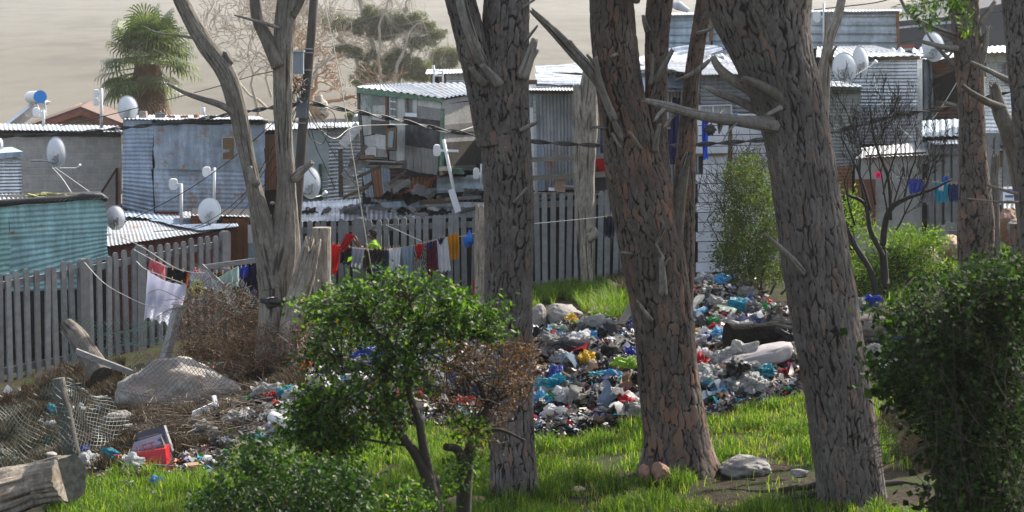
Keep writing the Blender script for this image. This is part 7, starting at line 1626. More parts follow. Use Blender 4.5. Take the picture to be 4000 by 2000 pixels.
st(b9, [(3450, 1260, 37, 40), (3458, 1120, 37, 34), (3450, 960, 37, 28), (3470, 830, 37, 24), (3530, 780, 37, 18), (3640, 740, 37, 12), (3720, 700, 37, 7)])
st(b9, [(3430, 1180, 36.9, 26), (3400, 1060, 36.9, 24), (3340, 960, 36.9, 22), (3290, 860, 36.9, 16)]); st(b9, [(3450, 1000, 36.9, 20), (3400, 900, 36.9, 20), (3380, 800, 36.9, 16), (3310, 760, 36.9, 10)])
st(b9, [(3480, 860, 37.1, 14), (3470, 700, 37.1, 12), (3420, 560, 37, 9), (3400, 420, 37, 5)]); st(b9, [(3400, 820, 36.9, 12), (3360, 690, 36.9, 9), (3290, 540, 36.9, 5)])
twig_tree(b9, 'twigs', BARKB, [(P(x, y, 37 + (k_ % 3 - 1) * .2), np.array(d), L_, .018) for k_, (x, y, d, L_) in enumerate([(3470, 860, (-.05, 0, 1), .85), (3475, 850, (.35, .1, 1), .85), (3400, 860, (-.4, 0, 1), .85), (3385, 800, (-.25, .1, 1), .8), (3440, 960, (.15, -.1, 1), .9), (3530, 780, (.3, 0, 1), .75), (3600, 750, (.5, 0, .9), .55), (3340, 880, (-.35, 0, 1), .75), (3420, 800, (-.1, 0, 1), .85), (3500, 900, (.6, 0, .8), .6), (3450, 760, (.1, .1, 1), .8)])], 5, 33, ratio=.66, spread=.6, n=(2, 3), minr=.0042, gnarl=.09, up=.45)
DRYT = paint('dry_bramble_stem', (.15, .08, .045), .7, .4, 30); 
b10 = thing('bramble_heap', 'tangled brown dry bramble heap left of the twin dead tree', 'bramble', on(900, 38))
c11, l11 = sprays([(700, 1420), (710, 1220), (760, 1140), (900, 1110), (1040, 1150), (1160, 1180), (1190, 1400), (1100, 1520), (960, 1500), (880, 1400)], 37.6, .8, 1300, 25, k=10, r=.09, thr=-.3, fr=1.4); leaves('dry_leaves', l11, .045, DRY, b10, asp=.3, seed=13)
mb = MB()
for k in range(420):
    x, y = g_.uniform(700, 1160), g_.uniform(1150, 1480); p0 = P(x, y, 37.4 + g_.uniform(-.6, .5)); v_ = [np.array([g_.gauss(0, .14), g_.gauss(0, .1), g_.gauss(0, .12)]) for _ in range(3)]
    mb.tube(spline([p0, p0 + v_[0], p0 + v_[0] + v_[1], p0 + v_[0] + v_[1] + v_[2]], 9), g_.uniform(.004, .008), n=3, cap=False)
mb.build('stem_tangle', DRYT, b10); mb = MB()
for k in range(170):
    x, y = g_.uniform(880, 1190), g_.uniform(1290, 1500); p0 = P(x, y, 34.9 + g_.uniform(-.3, .3)); v_ = [np.array([g_.gauss(0, .14), g_.gauss(0, .1), g_.gauss(0, .12)]) for _ in range(3)]
    mb.tube(spline([p0, p0 + v_[0], p0 + v_[0] + v_[1], p0 + v_[0] + v_[1] + v_[2]], 9), g_.uniform(.004, .008), n=3, cap=False)
mb.build('stem_tangle', DRYT, b10)
c11, l11 = sprays([(870, 1500), (900, 1330), (1010, 1260), (1180, 1280), (1210, 1420), (1180, 1520)], 35.0, .3, 420, 26, k=10, r=.08, thr=-.2, fr=1.4); leaves('dry_leaves', l11, .045, DRY, b10, asp=.3, seed=14)
b11 = thing('dry_vine_heap', 'mat of dry grey-brown vine stems around the white plastic rack', 'vine', on(780, 31.5))
mb = MB()
for k in range(520):
    x, y = g_.uniform(520, 1000), g_.gauss(1680, 60); p0 = gp(x, max(1560, min(1800, y))) + (0, 0, g_.uniform(0, .22)); v_ = [np.array([g_.gauss(0, .2), g_.gauss(0, .12), g_.gauss(0, .07)]) for _ in range(3)]
    mb.tube(spline([p0, p0 + v_[0], p0 + v_[0] + v_[1], p0 + v_[0] + v_[1] + v_[2]], 8), g_.uniform(.003, .006), n=3, cap=False)
mb.build('stem_tangle', VINE, b11)
mb = MB(); rack = thing('plastic_rack', 'white slatted plastic rack lying in the dry vines', 'rack', gp(810, 1650))
for k in range(6): mb = MB(); t_ = k / 5; mb.beam(P(745 + 8 * t_, 1640 - 30 * t_, 31.2), P(850 - 6 * t_, 1615 - 45 * t_, 31.3), .045, .02); mb.build('slat', WHITEPL, rack)
mb = MB(); mb.beam(P(835, 1545, 31.3), P(855, 1625, 31.2), .06, .03); mb.build('side_bar', WHITEPL, rack); mb = MB(); mb.beam(P(715, 1650, 31.1), P(852, 1625, 31.2), .06, .03); mb.build('side_bar', WHITEPL, rack)

for k, (x, y, r, lb, col) in enumerate([(771, 1136, .13, 'large pale green artificial sunflower on the netting', (.45, .52, .06)), (772, 1112, .11, 'upper pale green artificial sunflower behind the large one', (.45, .52, .06)), (746, 1134, .075, 'small yellow artificial sunflower left of the green ones', (.75, .48, .02))]):
    fl = thing('artificial_sunflower', lb, 'artificial flower', P(x, y, 39.3 + .1 * (k == 1))); c = P(x, y, 39.3 + .1 * (k == 1))
    PET = paint(['lime_petal', 'lime_petal', 'yellow_petal'][k], col, .7, .15)
    for j in range(14):
        a = 2 * PI * j / 14; mb = MB(); d = np.array([math.cos(a), 0, math.sin(a)]); s_ = np.array([-math.sin(a), 0, math.cos(a)])
        mb.add([c + d * r * .3, c + d * r * .65 + s_ * r * .16 + (0, -.02, 0), c + d * r, c + d * r * .65 - s_ * r * .16 + (0, -.02, 0)], [(0, 1, 2, 3)]); mb.build('petal', PET, fl)
    mb = MB(); mb.tube([c + (0, .01, 0), c + (0, -.03, 0)], [r * .36, r * .3], n=14); mb.build('flower_centre', DARKIN, fl)

YPm = 85; pm = thing('palm_tree', 'shaggy fan palm with brown skirt rising behind the blue shack', 'palm tree', P(570, 560, YPm))
mb = MB(); mb.tube([P(565, 620, YPm), P(572, 440, YPm), P(578, 250, YPm)], [.8, .75, .5], n=16); mb.build('trunk', paint('palm_trunk', (.12, .07, .04), .95, .4, 3, bump=1.0), pm)
PALML = leafmat('palm_fronds', [(5, (.06, .09, .025)), (4, (.11, .15, .04)), (2, (.24, .26, .09))], tl=.3, rough=.45, spec=.4)
PALMD = leafmat('dead_palm_fronds', [(4, (.22, .12, .06)), (4, (.15, .075, .04)), (2, (.34, .22, .12))], tl=.3, rough=.6)
def fans(name, n, mat, seed, phi, L, R, cz, droop, segs=22):
    g = np.random.default_rng(seed); V, Q, T_ = [], [], []; c0 = P(572, cz, YPm)
    for k in range(n):
        az = g.uniform(0, 2 * PI); el = g.uniform(*phi); d = np.array([math.cos(az) * math.cos(el), math.sin(az) * math.cos(el), math.sin(el)]); pl_ = g.uniform(*L)
        base = c0 + np.array([0, 0, g.uniform(-.5, .3)]); hub = base + d * pl_ + np.array([0, 0, -droop * pl_ * pl_ * .1])
        V += [base, base + (0, 0, .05), hub + (0, 0, .04), hub]; b_ = len(V) - 4; Q.append([b_, b_ + 1, b_ + 2, b_ + 3]); tn = g.random(); T_ += [tn] * 4
        s_ = np.cross(d, (0, 0, 1)); s_ /= np.linalg.norm(s_) + 1e-9; up = np.cross(s_, d); Rr = g.uniform(*R)
        for j in range(segs):
            a = (j / (segs - 1) - .5) * 3.9; dd = d * math.cos(a) + s_ * math.sin(a); w_ = .034
            p0 = hub; p1 = hub + dd * Rr * .55 + (0, 0, -.03); p2 = hub + dd * Rr * .85 + np.array([0, 0, -(.16 + .3 * droop) * Rr * g.uniform(.8, 1.3)]); p3 = p2 + dd * .05 + np.array([0, 0, -Rr * .22 * g.uniform(.5, 1.3)])
            sd_ = np.cross(dd, up); sd_ /= np.linalg.norm(sd_) + 1e-9; b_ = len(V); tn2 = min(.99, max(0, tn + g.normal(0, .15)))
            V += [p0, p1 + sd_ * w_, p1 - sd_ * w_, p2 + sd_ * w_ * .7, p2 - sd_ * w_ * .7, p3 + sd_ * .01, p3 - sd_ * .01]; T_ += [tn2] * 7
            Q += [[b_, b_ + 1, b_ + 2, b_ + 2], [b_ + 2, b_ + 1, b_ + 3, b_ + 4], [b_ + 4, b_ + 3, b_ + 5, b_ + 6]]
    V = np.array(V); mb = MB(); mb.add(V, [[a for i, a in enumerate(q) if i == 0 or a != q[i - 1]] for q in Q]); o = mb.build(name, mat, pm)
    A = o.data.attributes.new('tone', 'FLOAT_COLOR', 'POINT'); t_ = np.array(T_); A.data.foreach_set('color', np.stack([t_, t_, t_, np.ones_like(t_)], -1).astype(np.float32).ravel())
fans('crown', 58, PALML, 3, (-.25, 1.35), (.95, 1.4), (.8, 1.0), 222, .05, segs=20)
fans('crown', 15, PALML, 5, (-.65, -.1), (1.0, 1.5), (.75, .95), 238, .35, segs=20)
fans('dead_skirt', 150, PALMD, 4, (-1.45, -1.0), (.7, 1.9), (.5, .8), 262, .5, segs=12)
GUMB = paint('pale_gum_bark', (.36, .31, .25), .8, .25, 2); GUMT = paint('tan_gum_bark', (.32, .20, .12), .8, .25, 2)
def gum(label, base, Y, stems, clusters, seed, cm_=EUC, tw=True, name='gum_tree'):
    tr = thing(name, label, 'tree', P(base[0], base[1], Y))
    for k, s_ in enumerate(stems):
        pts = np.array([[*P(x, y, Y + dy), S(w, Y) / 2] for x, y, dy, w in s_]); q = spline(pts, 30)
        q[:, :3] += np.c_[vn(np.arange(30) * .35, np.zeros(30) + k, s=seed), 0 * np.arange(30), vn(np.arange(30) * .35, np.zeros(30) + k, s=seed + 1)] * S(9, Y)
        MB().tube(q[:, :3], np.maximum(q[:, 3], .02), n=7).build('trunk' if k == 0 else 'limb', GUMB, tr, smooth=True)
    if clusters:
        g = np.random.default_rng(seed); C = []; E = []
        for (x, y, rx, ry) in clusters:
            n = int(rx * ry * .75); a = g.uniform(0, 2 * PI, n); r = np.sqrt(g.uniform(0, 1, n)); z = g.uniform(-1, 1, n)
            X = x + rx * r * np.cos(a); Y_ = y + ry * r * np.sin(a); k_ = fbm(X / 28 + seed, Y_ / 14, z, o=3, s=seed) > -.04
            c = np.array([P(p, q, Y + zz * S(rx, Y) * .7) for p, q, zz in zip(X[k_], Y_[k_], z[k_])]); C.append((c[:, None] + g.normal(size=(len(c), 6, 3)) * S(5, Y)).reshape(-1, 3)); E.append(c[::40])
        leaves('crown', np.vstack(C), S(7, Y), cm_, tr, asp=.4, seed=seed)
        twigs('twig', GUMB, [P(s_[j][0], s_[j][1], Y + s_[j][2]) for s_ in stems for j in (-1, -2)], np.vstack(E), tr, r0=S(1.1, Y), seed=seed, bend=S(14, Y))
    return tr
YG = 150
gum('tall hazy gum tree with pale stems and flat leaf clumps left of the first pine', (1450, 380), YG,
    [[(1490, 400, 0, 26), (1470, 260, 0, 20), (1445, 150, 0, 17), (1420, 60, 0, 14), (1390, -40, 0, 10)], [(1420, 330, 1, 20), (1390, 230, 1, 17), (1330, 160, 1, 15), (1255, 90, 1, 12), (1180, 40, 1, 9), (1150, 20, 1, 6)], [(1410, 300, 1, 14), (1375, 200, 1, 12), (1310, 120, 1, 8)],
     [(1500, 400, -1, 16), (1480, 240, -1, 12), (1480, 130, -1, 10), (1500, 50, -1, 7), (1530, -20, -1, 5)], [(1520, 380, -1, 16), (1560, 240, -1, 13), (1600, 130, -1, 9), (1650, 80, -1, 6)], [(1560, 330, 0, 14), (1590, 220, 0, 9), (1700, 130, 0, 6), (1750, 120, 0, 4)], [(1580, 90, 0, 9), (1590, 30, 0, 8), (1600, -40, 0, 7)]],
    [(1318, 90, 68, 30), (1350, 200, 55, 24), (1430, 105, 60, 34), (1470, 65, 55, 28), (1450, 45, 30, 25), (1560, 95, 75, 38), (1630, 75, 45, 26), (1500, 130, 55, 24), (1640, 170, 65, 28), (1690, 135, 50, 16), (1430, 215, 45, 22), (1480, 280, 90, 45), (1600, 270, 90, 45), (1550, 220, 50, 30), (1420, 310, 60, 26), (1650, 280, 50, 40), (1660, 100, 40, 20)], 41)
gum('smaller rounded hazy gum tree beside the left edge of the first pine', (1740, 330), 160, [[(1730, 340, 0, 14), (1735, 250, 0, 10), (1750, 200, 0, 6)], [(1735, 270, 0, 8), (1780, 230, 0, 5)]], [(1740, 225, 62, 42), (1700, 260, 35, 22), (1790, 220, 30, 26)], 42)
gum('low hazy green tree peeking left of the wooden shack', (1370, 470), 120, [[(1370, 500, 0, 8), (1372, 455, 0, 5)]], [(1372, 458, 20, 14)], 43)
for k, (lb, Yb, starts) in enumerate([
    ('bare branching hazy tree behind the utility pole on the left', 130, [((1210, 470), (-.35, 0, 1), 3.2, .20), ((1080, 470), (-.5, 0, 1), 2.6, .14), ((1140, 470), (.1, 0, 1), 3.0, .16)]),
    ('gnarled tan bare tree between the pole and the wooden shack', 120, [((1255, 470), (-.25, 0, 1), 1.7, .34), ((1230, 470), (.2, .1, 1), 1.4, .26), ((1270, 400), (1.2, 0, .5), 1.5, .13)]),
    ('fine-twigged bare hazy tree between the twin dead stems', 135, [((1010, 450), (-.35, 0, 1), 2.6, .12), ((1040, 420), (-.9, 0, 1), 2.6, .09), ((1060, 380), (-.6, 0, 1), 2.4, .09)])]):
    tr = thing('bare_tree', lb, 'tree', P(starts[0][0][0], starts[0][0][1] + 20, Yb))
    twig_tree(tr, 'branches', GUMT if k == 1 else GUMB, [(P(*a, Yb), np.array(d, float), L_, r) for a, d, L_, r in starts], 6, 60 + k, ratio=.78, spread=.75, n=(2, 3), minr=.018, gnarl=.22, up=.25, sides=5)
    MB().tube([P(starts[0][0][0], 620, Yb), P(*starts[0][0], Yb)], [.4, .25], n=8).build('trunk', GUMT, tr)
tr = gum('tan limb of a bare tree reaching up right beside the pole', (1215, 330), 118, [[(1215, 340, 0, 14), (1240, 270, 0, 14), (1280, 225, 0, 12), (1300, 208, 0, 9)], [(1300, 208, 0, 8), (1265, 205, 0, 6), (1240, 150, 0, 4)], [(1250, 380, 1, 34), (1262, 440, 1, 50)]], [], 45, name='bare_tree')
for k, (x, y, w_, lb) in enumerate([(60, 440, 60, 'hazy green bush behind the solar heater at far left'), (760, 440, 40, 'hazy bush right of the palm'), (960, 448, 50, 'hazy bush showing between the dead stems'), (250, 470, 40, 'hazy bush left of the brick gable top')]):
    gum(lb, (x, y + 30), 170 + 5 * k, [[(x, y + 40, 0, 6), (x, y + 10, 0, 3)]], [(x, y + 6, w_, 18), (x + 20, y + 16, w_, 14)], 70 + k, name='distant_bush')
NEED = leafmat('pine_needles', [(4, (.03, .06, .018)), (4, (.05, .09, .025)), (1, (.10, .13, .04))], tl=.3)
def crown(tr, c, R, n, seed):
    g = np.random.default_rng(seed); a = g.normal(size=(n, 3)); a /= np.linalg.norm(a, axis=1)[:, None]; a = a * (g.uniform(.3, 1, n) ** .4)[:, None] * np.array(R) + np.array(c)
    k = fbm(a[:, 0] * .8, a[:, 1] * .8, a[:, 2] * .8, o=2, s=seed) > -.03; a = a[k]
    L_ = (a[:, None] + g.normal(size=(len(a), 26, 3)) * .16).reshape(-1, 3); leaves('crown', L_, .20, NEED, tr, asp=.14, seed=seed)
    twigs('crown_branch', BARKD, [np.array(c) - (0, 0, R[2] * .8), np.array(c)], a[::7], tr, r0=.05, seed=seed, bend=.3)
crown(tE, (7.4, 33.4, 12.2), (2.6, 2.6, 2.2), 420, 5)
crown(tF, (9.6, 30.5, 12.6), (3.2, 3.2, 2.2), 560, 6)
def crumple_sheet(seed, w=1.0, h_=.7, n=12, amp=.22):
    g = np.random.default_rng(seed); u, v = np.meshgrid(np.linspace(-.5, .5, n + 1), np.linspace(-.5, .5, n + 1)); o = seed * 2.7
    z = amp * (fbm(u * 3 + o, v * 3, o=4, s=seed) * 1.5 - np.abs(vn(u * 4 + o, v * 4, s=seed + 2)) * .8)
    x = u * w * (1 + .35 * vn(v * 2.2 + o, u * 2.2, s=seed + 4)) + .16 * vn(u * 4, v * 4 + o, s=seed + 5); y = v * h_ * (1 + .35 * vn(u * 2.2 + o, v * 2.2, s=seed + 6)) + .16 * vn(u * 4 + o, v * 4, s=seed + 7)
    mb = MB(); V = np.stack([x, y, z + amp * .7], -1).reshape(-1, 3); mb.grid(V, n + 1, n + 1); return mb
def mk(kind, seed):
    g = random.Random(seed * 7 + 1); mb = MB()
    if kind == 'plastic_bag':
        V, Fc = blob((0, 0, 0), .5, seed + 100, n=4, flat=(1.1, .85, .6), amp=.50, fr=2.1); V[:, 2] -= V[:, 2].min() + .08
        s_ = V[:, 0] > .28; V[s_, 1] *= .45; V[s_, 2] *= 1.1; V[s_, 0] += .12; mb.add(V, Fc)
    elif kind == 'rag': mb = crumple_sheet(seed, 1.15, .8, 14, .30)
    elif kind == 'carton':
        w, d, h_ = g.uniform(.5, .9), g.uniform(.3, .6), g.uniform(.18, .4); t = .02
        mb.box((0, 0, t / 2), (w, d, t)); mb.box((0, d / 2 - t / 2, h_ / 2 + t / 2), (w - .004, t, h_ - t), rx=.06); mb.box((0, -d / 2 + t / 2, h_ / 2 + t / 2), (w - .004, t, h_ - t)); mb.box((-w / 2 + t / 2, 0, h_ / 2 + t / 2), (t, d - 2 * t - .004, h_ - t)); mb.box((w / 2 - t / 2, 0, h_ / 2 + t / 2), (t, d - 2 * t - .004, h_ - t))
        mb.box((g.uniform(-.1, .1), d / 2 + .1, h_ + .04), (w * .95, .22, .012), rx=.6); mb.box((-w / 2 - .08, 0, h_ + .01), (.18, d * .9, .012), ry=.5)
    elif kind == 'bottle':
        r = g.uniform(.11, .16); prof = [(0, .02), (0, r * .9), (.03, r), (.30, r * .96), (.36, r), (.62, r), (.74, r * .7), (.82, r * .32), (.92, r * .30), (.93, r * .36), (1.0, r * .36), (1.0, .01)]
        mb.tube([(x - .5, 0, r) for x, _ in prof], [b_ for _, b_ in prof], n=14)
    elif kind == 'tub':
        mb.tube([(-.3, 0, .3), (.28, .02, .36)], [.26, .33], n=16, cap=False); mb.tube([(-.3, 0, .3), (-.29, 0, .3)], [.26, .26], n=16); mb.tube([(.27, .02, .36), (.30, .02, .36)], [.345, .345], n=16, cap=False)
    elif kind == 'sack':
        V, Fc = blob((0, 0, 0), .5, seed + 300, n=3, flat=(1.3, .8, .45), amp=.22, fr=1.4); V[:, 2] -= V[:, 2].min() + .05; mb.add(V, Fc)
    elif kind == 'board': mb.box((0, 0, .05), (1.4, .25, .05), ry=.06)
    o = mb.build('tmp', PLT['white'], smooth=kind in ('rag', 'sack', 'bottle', 'tub')); me = o.data; 
    V = np.array([v.co[:] for v in me.vertices]) + np.array(o.location); me.vertices.foreach_set('co', V.astype(np.float32).ravel()); bpy.data.objects.remove(o); return me
PLT = {'white': plastic('white_film', (.66, .66, .67)), 'milky': plastic('milky_film', (.44, .435, .42)), 'black': plastic('black_film', (.014, .014, .016), .3, .05), 'grey': plastic('grey_film', (.20, .20, .21)), 'turquoise': plastic('turquoise_film', (.015, .36, .48)),
       'light blue': plastic('light_blue_film', (.10, .42, .68)), 'royal blue': plastic('royal_blue_film', (.012, .06, .45)), 'green': plastic('green_film', (.01, .42, .10)), 'lime': plastic('lime_film', (.34, .55, .04)), 'yellow': plastic('yellow_film', (.75, .50, .02)), 'red': plastic('red_film', (.60, .015, .02)), 'orange': plastic('orange_film', (.70, .18, .02)), 'pink': plastic('pink_film', (.62, .06, .25)), 'pale green': plastic('pale_green_film', (.38, .52, .38)), 'cream': plastic('cream_film', (.55, .48, .36))}
RAGM = {'dark grey': clothmat('dark_grey_rag', (.05, .05, .055)), 'black': clothmat('black_rag', (.012, .012, .013)), 'navy': clothmat('navy_rag', (.02, .03, .09)), 'brown': clothmat('umber_rag', (.10, .07, .05)), 'grey': clothmat('grey_rag', (.20, .195, .19)), 'maroon': clothmat('maroon_rag', (.22, .015, .02)), 'beige': clothmat('beige_rag', (.36, .31, .25)), 'blue grey': clothmat('blue_grey_rag', (.14, .18, .24)), 'white': clothmat('white_rag', (.58, .57, .55))}
CARD = {'brown': paint('brown_cardboard', (.30, .19, .11), .85, .25, 5, dirt=(.16, .11, .08)), 'white': paint('white_carton', (.62, .62, .62), .7, .12, 5, dirt=(.35, .33, .30)), 'grey': paint('grey_plastic_crate', (.17, .18, .20), .5, .15)}
def matfor(kind, col): return {'rag': RAGM, 'carton': CARD, 'board': {'grey': W_GREY, 'brown': W_BROWN}}.get(kind, PLT).get(col) or PLT[col]
_me = {}
def rub(kind, col, pos, size, seed, rz, tilt=0, name=None):
    key = (kind, col, seed % 6 if seed < 1000 else seed)
    if key not in _me:
        base = (kind, seed % 6 if seed < 1000 else seed)
        if base not in _me: _me[base] = mk(kind, base[1] % 97)
        m = _me[base].copy(); m.materials.clear(); m.materials.append(matfor(kind, col)); _me[key] = m
    o = bpy.data.objects.new(name or kind, _me[key]); COL.objects.link(o); o.location = [float(t) for t in pos]; o.scale = (size,) * 3
    o.rotation_euler = (tilt, tilt * .6, rz); return o
CATN = {'plastic_bag': 'plastic bag', 'rag': 'cloth', 'carton': 'box', 'bottle': 'bottle', 'tub': 'tub', 'sack': 'sack', 'board': 'plank'}
def D1(x, y): return (2100 + x / 2.741, 1230 + y / 2.741)
def D2(x, y): return (2680 + x / 2.477, 1080 + y / 2.477)
def DL(x, y): return (x / 1.84, 1300 + y / 1.84)
def DM(x, y): return (1000 + x / 1.84, 1300 + y / 1.84)
